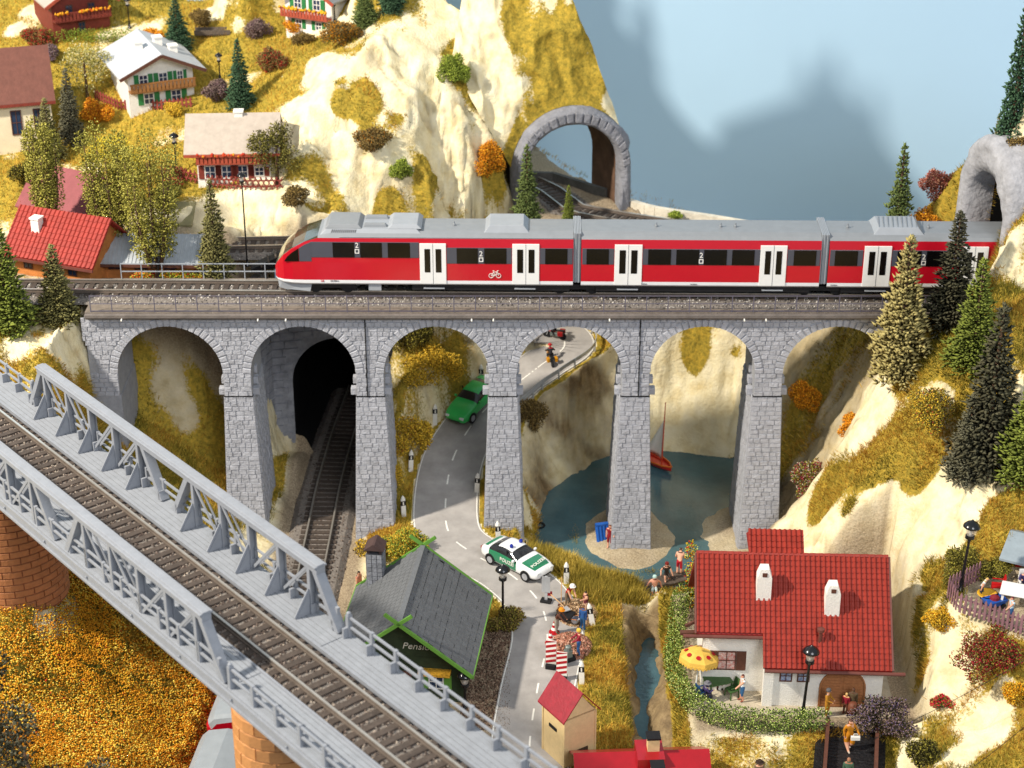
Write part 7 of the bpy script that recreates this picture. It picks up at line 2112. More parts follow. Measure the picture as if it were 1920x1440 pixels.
# ---- cars
TYRE = pm('tyre', '#17171a', rough=.8); RIM = pm('rim', '#b9bcc2', rough=.3, metal=.6)
CGL = pm('car_glass', '#2a2c30', rough=.1, var=.3, coat=.7)
def car(label, base, rot, paintm, acc=None, police=False, L=5.1, W_=2.02, rotx=0., roty=0.):
    t = thing('car', label, 'car', base, rot=(rotx, roty, rot))
    # stations along x (front at -L/2): x, half width, bottom, belt, roof, roof half width
    h = W_ / 2
    ST = [(-.5, .62, .42, .62, .62, .5), (-.485, .8, .3, .78, .78, .66), (-.44, .93, .24, .9, .92, .76), (-.33, 1, .22, 1.0, 1.04, .84), (-.2, 1, .22, 1.08, 1.13, .84), (-.175, 1, .22, 1.1, 1.16, .83), (-.03, 1, .22, 1.12, 1.62, .70), (.06, 1, .22, 1.13, 1.68, .69), (.2, 1, .22, 1.14, 1.64, .69), (.345, 1, .22, 1.16, 1.22, .8), (.37, .99, .24, 1.16, 1.2, .82), (.45, .95, .26, 1.12, 1.15, .8), (.49, .84, .32, .95, .98, .7), (.5, .7, .45, .7, .72, .55)]
    vs = []; R_ = 12
    for x, wf, zb, zl, zt, rf_ in ST:
        w = h * wf; rw = h * rf_ * wf
        half = [(w * .9, zb), (w * .985, zb + .14), (w, (zb + zl) * .52), (w * .97, zl), (rw, zt - .04), (rw * .55, zt + .0)]
        ring = half + [(-y, z) for y, z in half[::-1]]
        vs += [(x * L, y, z) for y, z in ring]
    fs, ms = [], []
    n = len(ST)
    for i in range(n - 1):
        for k in range(R_):
            m = 0
            cab = 5 <= i <= 8
            if cab and k in (3, 7): m = 1                            # side glass
            if i == 5 and k in (4, 5, 6): m = 1                      # windscreen
            if i == 8 and k in (4, 5, 6): m = 1                      # rear window
            if k == R_ - 1: m = 2
            if police:
                if i in (2, 3, 4) and k in (4, 5, 6) and i < 4: m = 3
                if i in (10,) and k in (4, 5, 6): m = 3
                if 5 <= i <= 8 and k in (1, 2, 8, 9): m = 3 if k in (1, 9, 2, 8) else m
            fs.append((i * R_ + k, i * R_ + (k + 1) % R_, (i + 1) * R_ + (k + 1) % R_, (i + 1) * R_ + k)); ms.append(m)
    fs.append(tuple(range(R_ - 1, -1, -1))); ms.append(0); fs.append(tuple((n - 1) * R_ + k for k in range(R_))); ms.append(0)
    m_ = MB(); m_.add(vs, fs); m_.m = ms
    b_ = m_.build('body', [paintm, CGL, TBLACK, acc or paintm], t, smooth=True, fix=True)
    md = b_.modifiers.new('round', 'SUBSURF'); md.levels = 1; md.render_levels = 1
    for x in (-.315, .30):
        for s in (-1, 1):
            q = MB(); q.lathe([(.2, -.12), (.33, -.12), (.36, -.08), (.36, .08), (.33, .12), (.2, .12)], (x * L, s * (h - .1), .35), 18, rot=Matrix.Rotation(PI / 2, 3, 'X')); wl = q.build('wheel', TYRE, t, smooth=False)
            q = MB(); q.lathe([(.24, -.015), (.24, .015)], (x * L, s * (h + .025), .35), 14, rot=Matrix.Rotation(PI / 2, 3, 'X')); q.build('rim', RIM, wl)
            q = MB(); q.lathe([(.42, -.02), (.42, .02)], (x * L, s * (h - .0), .37), 18, rot=Matrix.Rotation(PI / 2, 3, 'X')); q.build('wheel_arch', TBLACK, t)
    for s in (-1, 1):
        q = MB(); q.box((-.475 * L, s * h * .62, .72), (.16, .34, .16)); q.build('headlight', pm('lamp_glass', '#d9dde0', rough=.15, coat=.5), t, bevel=.03)
        q = MB(); q.box((.49 * L, s * h * .66, .82), (.1, .34, .2)); q.build('tail_light', pm('tail_red', '#8a1518', rough=.2, coat=.5), t, bevel=.03)
        q = MB(); q.box((-.12 * L, s * (h + .06), 1.14), (.16, .18, .14)); q.build('mirror', paintm, t, bevel=.03)
        q = MB(); q.bx((.02 * L - .03, s * (h * .83), 1.16), (.02 * L + .03, s * (h * .9), 1.56)); q.build('door_pillar', TBLACK, t)
    q = MB(); q.bx((-.5 * L, -.5, .42), (-.495 * L, .5, .52)); q.build('grille', TBLACK, t)
    return t, h
PGREEN = pm('police_green', '#2c7a58', rough=.3, var=.04, coat=.4); CWHITE = pm('car_white', '#e6e8ea', rough=.28, var=.03, coat=.5)
pp = PZ(970, 1062, 2.05)
pc, h = car('green and white police car with blue roof lights on the road', pp, D2(-43) + PI, CWHITE, PGREEN, True)
for s in (-1, 1):
    q = MB(); q.lathe([(.13, 0), (.13, .12), (.08, .2)], (.02 * 5.1, s * .45, 1.64), 10); q.build('blue_light', pm('blue_light', '#1c2f9a', rough=.15, coat=.5), pc)
pol = text_mesh('POLIZEI', .36, WHITE, .012)
put('lettering', pol, pc, (-.36 * 5.1, 0, 1.075), (0, -.12, -PI / 2))
for s in (-1, 1): put('lettering', pol, pc, (.0, s * (h + .015), .8), (PI / 2, 0, 0 if s < 0 else PI))
gb = PZ(890, 778, 5.05)
gc, h = car('bright green car coming down the road behind the third pier', Vector((-2.75, 11.9, 5.0)), D2(52) , pm('car_green', '#36b85c', rough=.25, var=.04, coat=.5), roty=0, rotx=0)
gc.rotation_euler = (0, math.radians(-12), D2(56))

# ---- motorcycles
def motorbike(label, base, rot, col):
    t = thing('motorcycle', label, 'motorcycle', base, rot)
    X = Matrix.Rotation(PI / 2, 3, 'Y')
    for y in (-.72, .72):
        q = MB(); q.lathe([(.2, -.07), (.34, -.06), (.36, 0), (.34, .06), (.2, .07)], (0, y, .36), 16, rot=X); q.build('wheel', TYRE, t)
    q = MB(); q.box((0, .0, .5), (.3, .8, .35)); q.build('engine', pm('engine_grey', '#7d8784'), t, bevel=.05)
    q = MB(); q.hexa([(-.17, -.5, .7), (.17, -.5, .7), (.14, .15, .75), (-.14, .15, .75), (-.12, -.42, 1.02), (.12, -.42, 1.02), (.1, .1, .95), (-.1, .1, .95)]); q.build('tank', paint(col, .3), t, bevel=.06)
    q = MB(); q.hexa([(-.15, .12, .78), (.15, .12, .78), (.1, .9, .88), (-.1, .9, .88), (-.15, .12, .9), (.15, .12, .9), (.1, .9, 1.0), (-.1, .9, 1.0)]); q.build('seat', TBLACK, t, bevel=.03)
    for s in (-1, 1):
        q = MB(); q.box((s * .36, .62, .72), (.26, .5, .4)); q.build('pannier', paint(col, .4), t, bevel=.06)
        q = MB(); q.tube([(s * .1, -.72, .36), (s * .12, -.5, 1.08)], .035, 6); q.build('fork', STEEL, t)
    q = MB(); q.tube([(-.42, -.4, 1.12), (0, -.48, 1.1), (.42, -.4, 1.12)], .03, 6); q.build('handlebar', TBLACK, t)
    q = MB(); q.hexa([(-.2, -.82, .7), (.2, -.82, .7), (.2, -.52, .75), (-.2, -.52, .75), (-.14, -.66, 1.25), (.14, -.66, 1.25), (.14, -.55, 1.2), (-.14, -.55, 1.2)]); q.build('fairing', paint(col, .3), t, bevel=.05)
    return t
for lab, lr, px, py, dy, col, hel, jac in (('yellow motorcycle with panniers climbing to the bend', 'motorcyclist in black leathers and red helmet on the yellow motorcycle', 1032, 703, 0, '#c98a14', '#b3171c', '#26262c'), ('black and red motorcycle leaning through the bend', 'motorcyclist in black leathers on the black and red motorcycle', 1040, 642, 0, '#8a1418', '#7a1014', '#1c1c20')):
    b = min(ROAD[80:], key=lambda p: abs((CAM + ray(px, py) * ((p.y - CAM.y) / ray(px, py).y) - p).length))
    r_ = ray(px, py); bp = CAM + r_ * ((b.y - CAM.y) / r_.y); bp.z = b.z + .05
    rot = D2(-168) if 'yellow' in lab else D2(-110)
    motorbike(lab, bp, rot, col).scale = (.85, .85, .85)
    person(lr, bp + Vector((0, 0, .85)), rot, 'ride', jac, '#222226', hair=hel, hat='helmet', hatcol=hel, arms=((.36, -.42, .25), (-.36, -.42, .25)), h=1.62)

# ---- railbus on the line under the bridge
def railbus(label, y_near, Lb, x, front):
    t = thing('railbus', label, 'railbus', (x, y_near, 1.72), D2(-5.5))
    hw = 1.6
    sec = [(-hw * .96, .6), (-hw, .8), (-hw, 2.9), (-hw * .93, 3.2), (-hw * .7, 3.55), (0, 3.75), (hw * .7, 3.55), (hw * .93, 3.2), (hw, 2.9), (hw, .8), (hw * .96, .6)]
    m_ = MB(); n = len(sec); st = [(0, .8, -.35), (.12, .93, -.12), (.4, .99, -.02), (1.0, 1, 0), (Lb - 1, 1, 0), (Lb - .3, .98, -.05), (Lb, .85, -.3)]
    vs = []
    for y, s, dz in st: vs += [(x_ * s, y, z + (dz if z > 3 else 0)) for x_, z in sec]
    fs, ms = [], []
    for i in range(len(st) - 1):
        for k in range(n - 1):
            fs.append((i * n + k, i * n + k + 1, (i + 1) * n + k + 1, (i + 1) * n + k)); ms.append(1 if 3 <= k <= 6 else 0)
    fs.append(tuple(range(n))); ms.append(0); fs.append(tuple((len(st) - 1) * n + k for k in range(n - 1, -1, -1))); ms.append(0)
    m_.add(vs, fs); m_.m = ms
    m_.build('body', [RED, pm('bus_roof', '#8d949b', rough=.4, var=.08, scale=1.2)], t, smooth=False, fix=True)
    for x0, x1 in ((-1.18, -.42), (-.34, .34), (.42, 1.18)):
        q = MB(); q.hexa([(x0, -.08, 2.05), (x1, -.08, 2.05), (x1, .1, 2.05), (x0, .1, 2.05), (x0 * .97, .02, 2.85), (x1 * .97, .02, 2.85), (x1 * .97, .2, 2.85), (x0 * .97, .2, 2.85)]); q.build('window', CGL, t)
    y = 1.0
    while y < Lb - 1.5:
        for s in (-1, 1):
            q = MB(); q.bx((s * (hw - .1), y, 2.0), (s * (hw + .02), y + 1.1, 2.8)); q.build('window', CGL, t)
        y += 1.4
    q = MB(); q.tube([(.35, -.05, 3.32), (.35, .2, 3.32)], .12, 8); q.build('headlight', TBLACK, t)
    for s in (-1, 1):
        q = MB(); q.lathe([(.14, 0), (.14, .08)], (s * .9, -.02, 1.2), 10, rot=Matrix.Rotation(PI / 2, 3, 'X')); q.build('headlight', pm('lamp_glass', '#d9dde0'), t)
    for y in (2.0, Lb - 2):
        q = MB(); q.bx((-1.2, y - 1, .25), (1.2, y + 1, .62)); q.build('bogie', TBLACK, t)
    return t
nb = PZ(415, 1352, 5.2)
railbus('red railbus with rounded grey roof on the line under the truss bridge', nb.y, 11.5, -15.45, True)
railbus('leading railbus coach with plain grey roof beside the brick pier', nb.y - 12.2, 11.6, -16.6, False)

# ---- sailing boat
bp = PZ(1238, 872, .1)
t = thing('sailing_boat', 'small red sailing dinghy with white sail on the lake', 'boat', (bp.x - .2, bp.y, .02), D2(40))
t.scale = (.82, .82, .82)
m_ = MB(); prof = [(-1.7, .45, .2), (-1.2, .62, .08), (0, .72, .02), (1.0, .5, .1), (1.75, .03, .35)]; vs = []
for y_, w, z in prof: vs += [(-w, -y_, .62), (-w * .75, -y_, .2 + z), (0, -y_, -.15 + z), (w * .75, -y_, .2 + z), (w, -y_, .62)]
fs = [(i * 5 + k, i * 5 + k + 1, (i + 1) * 5 + k + 1, (i + 1) * 5 + k) for i in range(4) for k in range(4)] + [(0, 1, 2, 3, 4)]
m_.add(vs, fs); m_.build('hull', pm('boat_red', '#b8261c', rough=.3, coat=.4), t, fix=True)
m_ = MB()
for i in range(4):
    for s in (0, 4): m_.bar(vs[i * 5 + s], vs[(i + 1) * 5 + s], .1, .1)
m_.build('gunwale', pm('boat_orange', '#c9641c', rough=.4), t)
m_ = MB(); m_.add([(-w * .8, -y_, .42) for y_, w, z in prof] + [(w * .8, -y_, .42) for y_, w, z in prof], [(i, i + 1, 5 + i + 1, 5 + i) for i in range(4)]); m_.build('floor', pm('boat_red', '#b8261c'), t, fix=True)
m_ = MB(); m_.tube([(0, -.5, .3), (0.2, -.5, 6.6)], [.07, .04], 8); m_.build('mast', pm('mast_red', '#c2452c', rough=.4), t)
m_ = MB(); n = 10; vs = []
for i in range(n + 1):
    f = i / n; z = .9 + 3.9 * f; w = 2.1 * (1 - f) + .03
    for j in range(5):
        g_ = j / 4; vs.append((.03 + .03 * z + .22 * math.sin(PI * g_) * (1 - f), -.44 + w * g_, z))
m_.add(vs, [(i * 5 + j, i * 5 + j + 1, (i + 1) * 5 + j + 1, (i + 1) * 5 + j) for i in range(n) for j in range(4)]); so = m_.build('sail', pm('sail_white', '#e6e4dc', rough=.7, var=.04), t, smooth=True); sd_ = so.modifiers.new('thick', 'SOLIDIFY'); sd_.thickness = .03
m_ = MB(); m_.tube([(.05, -.45, .85), (.1, 1.7, .85)], .05, 6); m_.build('boom', pm('mast_red', '#c2452c'), t)

# ---- bathers, jetty, air mattress, ring
JW = pm('jetty_wood', '#5c5148', rough=.8, var=.3, scale=5, bump=.4, bscale=8, objvar=.15)
ja, jb = PZ(1178, 1108, .95), PZ(1292, 1074, .95)
jd = (jb - ja); jl = jd.length; jd.normalize()
t = thing('jetty', 'weathered wooden jetty with plank deck reaching into the lake', 'jetty', (ja.x, ja.y, 0), math.atan2(jd.y, jd.x))
npk = int(jl / .24)
for k in range(npk):
    m_ = MB(); m_.bx((k * .24 + .015, -.62, .86), (k * .24 + .225, .62, .95 + random.uniform(-.012, .012))); m_.build('plank', JW, t)
for y in (-.5, .5):
    m_ = MB(); m_.bx((0, y - .07, .7), (jl, y + .07, .858)); m_.build('beam', JW, t)
for x in (jl * .62, jl * .95):
    for y in (-.48, .48):
        m_ = MB(); m_.tube([(x, y, -1.4), (x + .08, y, .72)], .09, 7); m_.build('pile', JW, t)
    m_ = MB(); m_.bar((x, -.5, .1), (x, .5, .65), .1, .1); m_.build('brace', JW, t)
def on_jetty(s, y, z=.95): 
    q = ja + jd * s + Vector((-jd.y, jd.x, 0)) * y; return Vector((q.x, q.y, z))
person('bather with pale blue cap and shorts sitting on the edge of the jetty', on_jetty(1.75, -.42, .46), D2(-5), 'sit', '#d99a80', '#c6d8d8', skin='#dc9c86', hair='#b9d6d4', bare=False, sleeves=False, hat='cap', hatcol='#b5d4d2', arms=((.45, .1, .55), (-.5, .1, .5)), h=1.95, shorts=True, shoes='#dc9c86')
person('bather with dark red cap kneeling in a black swimsuit on the jetty', on_jetty(3.0, .1), D2(10), 'kneel', '#2c2320', '#2c2320', skin='#d9a58c', hat='cap', hatcol='#7a2420', arms=((.42, -.2, .3), (-.42, -.1, .45)), sleeves=False, h=1.9, shorts=True, shoes='#d9a58c')
person('bather in a red bikini bending forward at the end of the jetty', on_jetty(4.05, .2), D2(165), 'bend', '#d9a58c', '#b01a2c', skin='#d9a58c', bare=False, lean=.55, sleeves=False, shorts=True, shoes='#d9a58c', arms=((.2, -.5, 1.0), (-.2, -.5, 1.0)), h=2.0)
wb_ = hit(1143, 1026)
person('woman in a dark red swimsuit standing on the sand beside the pier', Vector((wb_.x, wb_.y, ground(wb_.x, wb_.y) - .02)), D2(-15), 'stand', '#8a1a22', '#8a1a22', skin='#dba48a', hair='#6a3a24', sleeves=False, shorts=True, shoes='#dba48a', arms=((.32, -.2, 1.1), (-.26, -.02, .8)), h=1.9)
am = PZ(1130, 1006, .4); t = thing('air_mattress', 'blue ribbed air mattress leaning against the pier', 'air mattress', am, D2(12), rot=(D2(62), 0, D2(14)))
for k in range(4):
    m_ = MB(); m_.tube([(-.36 + .24 * k, -.6, .1), (-.36 + .24 * k, .75, .1)], .13, 8); m_.build('tube', pm('mattress_blue', '#1a56a8', rough=.35, coat=.3), t)
m_ = MB(); m_.tube([(-.45, .85, .12), (.45, .85, .12)], .15, 8); m_.build('pillow', pm('mattress_blue', '#1a56a8'), t)
rp = PZ(1011, 985, .05); m_ = MB()
for k in range(20):
    a0, a1 = 6.2832 * k / 20, 6.2832 * (k + 1) / 20; m_.tube([(.36 * math.cos(a0), .36 * math.sin(a0), 0), (.36 * math.cos(a1), .36 * math.sin(a1), 0)], .08, 6, cap=False)
tag(put('swim_ring', m_.mesh('swim_ring', [TYRE], True), None, rp), 'small dark ring floating on the lake', 'ring')

# ---- terrace of the red roofed house
up_ = PZ(1303, 1300, HG + .03)
t = thing('parasol', 'yellow parasol with red dots and scalloped edge beside the hedge', 'parasol', up_, 0., rot=(D2(-6), D2(4), 0))
m_ = MB(); m_.tube([(0, 0, 0), (0, 0, 2.95)], .045, 8); m_.build('pole', WHITE, t)
YP = pm('parasol_yellow', '#d9b04e', rough=.55, var=.06); n = 8
m_ = MB(); vs = [(0, 0, 3.05)]
for r, z in ((.62, 2.85), (1.16, 2.48), (1.2, 2.2)):
    vs += [(r * math.cos(6.2832 * k / n + .2), r * math.sin(6.2832 * k / n + .2), z) for k in range(n)]
fs = [(0, 1 + k, 1 + (k + 1) % n) for k in range(n)]
for b in (1, 1 + n): fs += [(b + k, b + n + k, b + n + (k + 1) % n, b + (k + 1) % n) for k in range(n)]
m_.add(vs, fs); can = m_.build('canopy', YP, t, fix=True); q = can.modifiers.new('thick', 'SOLIDIFY'); q.thickness = .03
for k in range(n):
    a = 6.2832 * (k + .5) / n + .2; ca, sa = math.cos(a), math.sin(a); rr = .78; zc = 2.72
    nr = Vector((ca * .5, sa * .5, .86)).normalized(); q = MB()
    R = nr.to_track_quat('Z', 'Y').to_matrix(); q.lathe([(.14, 0), (.14, .015)], Vector((ca * rr, sa * rr, zc)) + nr * .03, 12, rot=R); q.build('red_dot', BAND, can)
    for j in range(4):
        f = (j + .5) / 4; a0 = 6.2832 * k / n + .2; a1 = 6.2832 * (k + 1) / n + .2
        p = Vector((1.2 * math.cos(a0), 1.2 * math.sin(a0), 2.2)).lerp(Vector((1.2 * math.cos(a1), 1.2 * math.sin(a1), 2.2)), f)
        q = MB(); q.lathe([(.1, -.02), (.1, .02)], p, 8, rot=Matrix.Rotation(a, 3, 'Z') @ Matrix.Rotation(PI / 2, 3, 'Y')); q.build('scallop', YP, can)
TGREEN = pm('table_green', '#3f5e33', rough=.5, var=.1)
tp_ = PZ(1345, 1298, HG + .03)
t = thing('garden_table', 'square green garden table on the terrace by the hedge', 'table', tp_, .35)
m_ = MB(); m_.bx((-.75, -.55, .86), (.75, .55, .94)); m_.build('table_top', TGREEN, t, bevel=.02)
for sx in (-1, 1):
    for sy in (-1, 1): m_ = MB(); m_.bx((sx * .66 - .04, sy * .46 - .04, 0), (sx * .66 + .04, sy * .46 + .04, .86)); m_.build('leg', TGREEN, t)
def chair(label, p, rot, mat, tip=0.):
    t = thing('garden_chair', label, 'chair', p, rot=(tip, 0, rot))
    m_ = MB(); m_.bx((-.3, -.3, .48), (.3, .3, .55)); m_.build('seat', mat, t); m_ = MB(); m_.hexa([(-.3, .25, .55), (.3, .25, .55), (.3, .31, .55), (-.3, .31, .55), (-.26, .38, 1.15), (.26, .38, 1.15), (.26, .44, 1.15), (-.26, .44, 1.15)]); m_.build('backrest', mat, t)
    for sx in (-1, 1):
        for sy in (-1, 1): q = MB(); q.bar((sx * .26, sy * .26, .48), (sx * .3, sy * .3, 0), .06, .06); q.build('leg', mat, t)
    for sx in (-1, 1): q = MB(); q.bx((sx * .3 - .03, -.28, .76), (sx * .3 + .03, .3, .8)); q.build('armrest', mat, t)
    return t
chair('green garden chair right of the green table', PZ(1372, 1306, HG + .03), D2(-60), TGREEN)
chair('blue garden chair at the hedge side of the green table', PZ(1318, 1312, HG + .03), D2(115), pm('chair_blue', '#1f4a78', rough=.5))
chair('dark garden chair against the white house wall', PZ(1346, 1282, HG + .03), D2(5), pm('chair_dark', '#2a2a2c', rough=.5))
person('seated guest in a grey suit with red tie against the white wall', PZ(1348, 1284, HG + .06), D2(0), 'sit', '#3c4a52', '#5a3a34', hair='#8a6a50', arms=((.15, -.4, .75), (-.15, -.4, .75)), h=1.9)
person('seated guest in purple with a grey hat at the green table', PZ(1319, 1314, HG + .06), D2(100), 'sit', '#382c5a', '#3a3440', hair='#6a6a70', hat='brim', hatcol='#75757c', arms=((.2, -.55, .95), (-.2, -.5, .9)), h=1.85, lean=.2)
person('girl with long red brown hair, white blouse and blue shorts on the terrace', PZ(1391, 1314, HG + .03), D2(-75), 'stand', '#cfd6da', '#2f5a86', hair='#5a2a20', arms=((.3, -.55, 1.2), (-.25, -.1, .85)), sleeves=False, shorts=True, h=1.95, shoes='#8a4a3a')
person('woman in a yellow brown coat with grey hat carrying a bundle by the hedge', PZ(1549, 1342, HG), D2(60), 'stand', '#b07a24', '#b07a24', hair='#55504c', hat='cap', hatcol='#5c5a5c', arms=((.15, -.35, 1.15), (-.15, -.35, 1.15)), h=1.95)
person('child in dark red with fair hair in front of the arched door', PZ(1584, 1340, HG), D2(150), 'stand', '#8a1c2c', '#6a3a2c', hair='#c9a468', h=1.6)
person('hiker with a brown rucksack in front of the arched door', PZ(1596, 1340, HG), D2(165), 'stand', '#5a4a34', '#3a3a2c', hair='#5a3a28', h=1.95)
bp_ = PZ(1597, 1325, HG + 1.2); m_ = MB(); m_.lathe([(.2, 0), (.3, .12), (.32, .5), (.24, .72), (.08, .8)], n=12); tag(put('rucksack', m_.mesh('rucksack', [paint('#6a3a26')], True), None, (bp_.x + .05, bp_.y - .2, HG + .85)), 'brown rucksack on the back of the hiker at the arched door', 'rucksack')
# footbridge
fa, fb = PZ(1598, 1366, HG + .1), PZ(1592, 1470, HG - .2)
t = thing('footbridge', 'dark plank footbridge with brown side beams below the terrace', 'footbridge', fa, math.atan2(fb.y - fa.y, fb.x - fa.x))
FB = pm('plank_black', '#1d1c1e', rough=.45, var=.5, scale=6, bump=.8, bscale=6); fl_ = (fb - fa).length
for k in range(int(fl_ / .26)):
    m_ = MB(); m_.bx((k * .26 + .01, -1.35, -.1), (k * .26 + .25, 1.35, 0 + random.uniform(-.015, .015))); m_.build('plank', FB, t)
for s in (-1, 1):
    m_ = MB(); m_.bx((0, s * 1.38 - .1, -.3), (fl_, s * 1.38 + .1, .55)); m_.build('side_beam', WOODB, t)
    m_ = MB(); m_.bx((0, s * 1.7 - .3, -.8), (fl_, s * 1.7 + .2, -.12)); m_.build('girder', FB, t)
person('woman in an orange yellow dress with white collar walking up the footbridge', PZ(1590, 1405, HG + .05), D2(20), 'walk', '#c07c18', '#c07c18', hair='#5a3a2c', dress=True, arms=((.42, -.25, 1.05), (-.28, 0, .95)), h=2.15, shoes='#b8a898')
hb = PZ(1604, 1384, HG + 1.25); m_ = MB(); m_.box((0, 0, 0), (.5, .16, .22)); m_.tube([(-.15, 0, .1), (-.1, 0, .28), (.1, 0, .28), (.15, 0, .1)], .02, 5); tag(put('handbag', m_.mesh('handbag', [WHITE]), None, hb), 'white handbag held by the woman in the orange dress', 'handbag')
person('man in a green coat at the lower end of the footbridge', PZ(1587, 1474, HG - .1), D2(170), 'stand', '#3c5a4a', '#33383a', hair='#9a6a50', h=2.0)
person('walker with a dark brown hat at the pond edge', PZ(1421, 1478, .4), D2(0), 'stand', '#6a5a48', '#4a4038', hat='brim', hatcol='#3e302a', h=2.0)
person('man with dark hair behind the chimney of the guest house', PZ(674, 1118, 1.75), D2(60), 'stand', '#c9826e', '#40485a', hair='#1c1814', sleeves=False, h=2.0)

# ---- garden terrace on the right
GW = pm('plastic_white', '#e9e7e4', rough=.4, var=.03); GRED = pm('plastic_red', '#b5161c', rough=.35, var=.05); GBL = pm('plastic_blue', '#1c4fa0', rough=.4)
tq = PZ(1905, 1135, TERR)
t = thing('garden_table', 'white garden table on the fenced terrace', 'table', tq, D2(-20))
m_ = MB(); m_.bx((-.95, -.7, .95), (.95, .7, 1.05)); m_.build('table_top', GW, t, bevel=.03)
for sx in (-1, 1):
    for sy in (-1, 1): m_ = MB(); m_.bar((sx * .75, sy * .52, .95), (sx * .82, sy * .58, 0), .13, .13); m_.build('leg', GW, t)
chair('red garden chair beside the white table', PZ(1868, 1112, TERR), D2(-100), GRED)
person('boy with fair hair and white shirt on the fenced terrace', PZ(1838, 1122, TERR), D2(60), 'bend', '#d9dad6', '#2c3a4a', hair='#d0ac5c', lean=.4, sleeves=False, h=1.6)
person('child in pale blue with dark red hair reaching across the toys', PZ(1893, 1166, TERR), D2(-75), 'stand', '#b5cdd8', '#2a5280', hair='#5a1a1e', arms=((.3, -.6, 1.15), (-.25, -.1, .85)), sleeves=False, shorts=True, h=1.75)
person('seated man in purple with grey hair behind the white table', PZ(1918, 1108, TERR), D2(-10), 'sit', '#38305c', '#3a3a44', hair='#8a8886', arms=((.2, -.5, 1.05), (-.2, -.5, 1.05)), h=2.0)
chair('white garden chair of the man in purple', PZ(1919, 1106, TERR), D2(0), GW)
b_ = PZ(1850, 1128, TERR); m_ = MB(); m_.lathe([(.1, .0), (.55, .5), (.6, .55), (.5, .55), (.1, .1)], n=16); tag(put('basin', m_.mesh('basin', [pm('basin_yellow', '#d9a62c', rough=.4)], True), None, b_), 'yellow basin between the boy and the red chair', 'basin')
b_ = PZ(1863, 1138, TERR); t = thing('toy_cart', 'blue toy cart with red load beside the picket fence', 'toy', b_, .4); m_ = MB(); m_.hexa([(-.5, -.3, .2), (.5, -.3, .2), (.5, .3, .2), (-.5, .3, .2), (-.65, -.4, .55), (.65, -.4, .55), (.65, .4, .55), (-.65, .4, .55)]); m_.build('tray', GBL, t)
m_ = MB(); m_.lathe([(.3, .5), (.25, .7), (.05, .8)], n=10); m_.build('load', paint('#7a1c28'), t)
for sx in (-1, 1):
    for sy in (-1, 1): m_ = MB(); m_.lathe([(.16, -.04), (.16, .04)], (sx * .4, sy * .34, .16), 10, rot=Matrix.Rotation(PI / 2, 3, 'X')); m_.build('wheel', TBLACK, t)

# ---- fences: each picket its own piece
def picket(label, pts, h, mat, step=.3, pw=.14, name='picket_fence', lattice=False, zfun=None):
    t = thing(name, label, 'fence', (0, 0, 0)); P = [Vector(p) for p in pts]
    mats = mat
    for a, b in zip(P[:-1], P[1:]):
        d = (b - a); L = d.length; d.normalize(); n = max(1, int(L / step))
        for z in (.28 * h, .72 * h):
            m_ = MB(); m_.bar(a + Vector((0, 0, z)), b + Vector((0, 0, z)), .05, .1); m_.build('rail', mat, t)
        sd = Vector((-d.y, d.x, 0)) * .045
        for k in range(n):
            c = a + d * (L * (k + .5) / n) - sd; m_ = MB()
            if lattice:
                for q_ in (-1, 1): pass
                m_.bar(c + Vector((0, 0, 0)) - d * step * .7, c + d * step * .7 + Vector((0, 0, h)), .05, .07); m_.build('slat', mat, t)
                m_ = MB(); m_.bar(c + sd * 2 + d * step * .7, c + sd * 2 - d * step * .7 + Vector((0, 0, h)), .05, .07); m_.build('slat', mat, t)
            else:
                u = d * pw / 2; w = Vector((d.y, -d.x, 0)) * .025
                m_.prism([c - u - w, c + u - w, c + u - w + Vector((0, 0, h * .9)), c - w + Vector((0, 0, h * 1.05)), c - u - w + Vector((0, 0, h * .9))], w * 2); m_.build('picket', mat, t, fix=True)
    return t
PKF = pm('picket_mauve', '#86636a', rough=.6, var=.15, objvar=.12)
picket('mauve brown picket fence round the garden terrace', [PZ(1838, 1088, TERR), PZ(1776, 1118, TERR), PZ(1795, 1146, TERR), PZ(1850, 1164, TERR), PZ(1935, 1196, TERR)], 1.25, PKF, .27)
LRED = pm('fence_red', '#8a4038', rough=.6, var=.15, objvar=.1)
picket('red lattice fence in front of the low chalet', [hit(325, 333) , hit(400, 352), hit(460, 356), hit(530, 355)], .95, LRED, .34, name='lattice_fence', lattice=True)
picket('red picket fence round the white alpine house', [hit(178, 185), hit(225, 206), hit(300, 206), hit(362, 200)], .8, LRED, .3)
# small footbridge on the upper slope
b_ = hit(400, 66); t = thing('footbridge', 'little grey footbridge on the upper slope', 'footbridge', b_ + Vector((0, 0, .1)), .05)
for k in range(11): m_ = MB(); m_.bx((-1.4 + k * .25, -.45, 0), (-1.18 + k * .25, .45, .1)); m_.build('plank', JW, t)
for y in (-.45, .45): m_ = MB(); m_.bx((-1.45, y - .05, .1), (1.4, y + .05, .42)); m_.build('side_rail', JW, t)

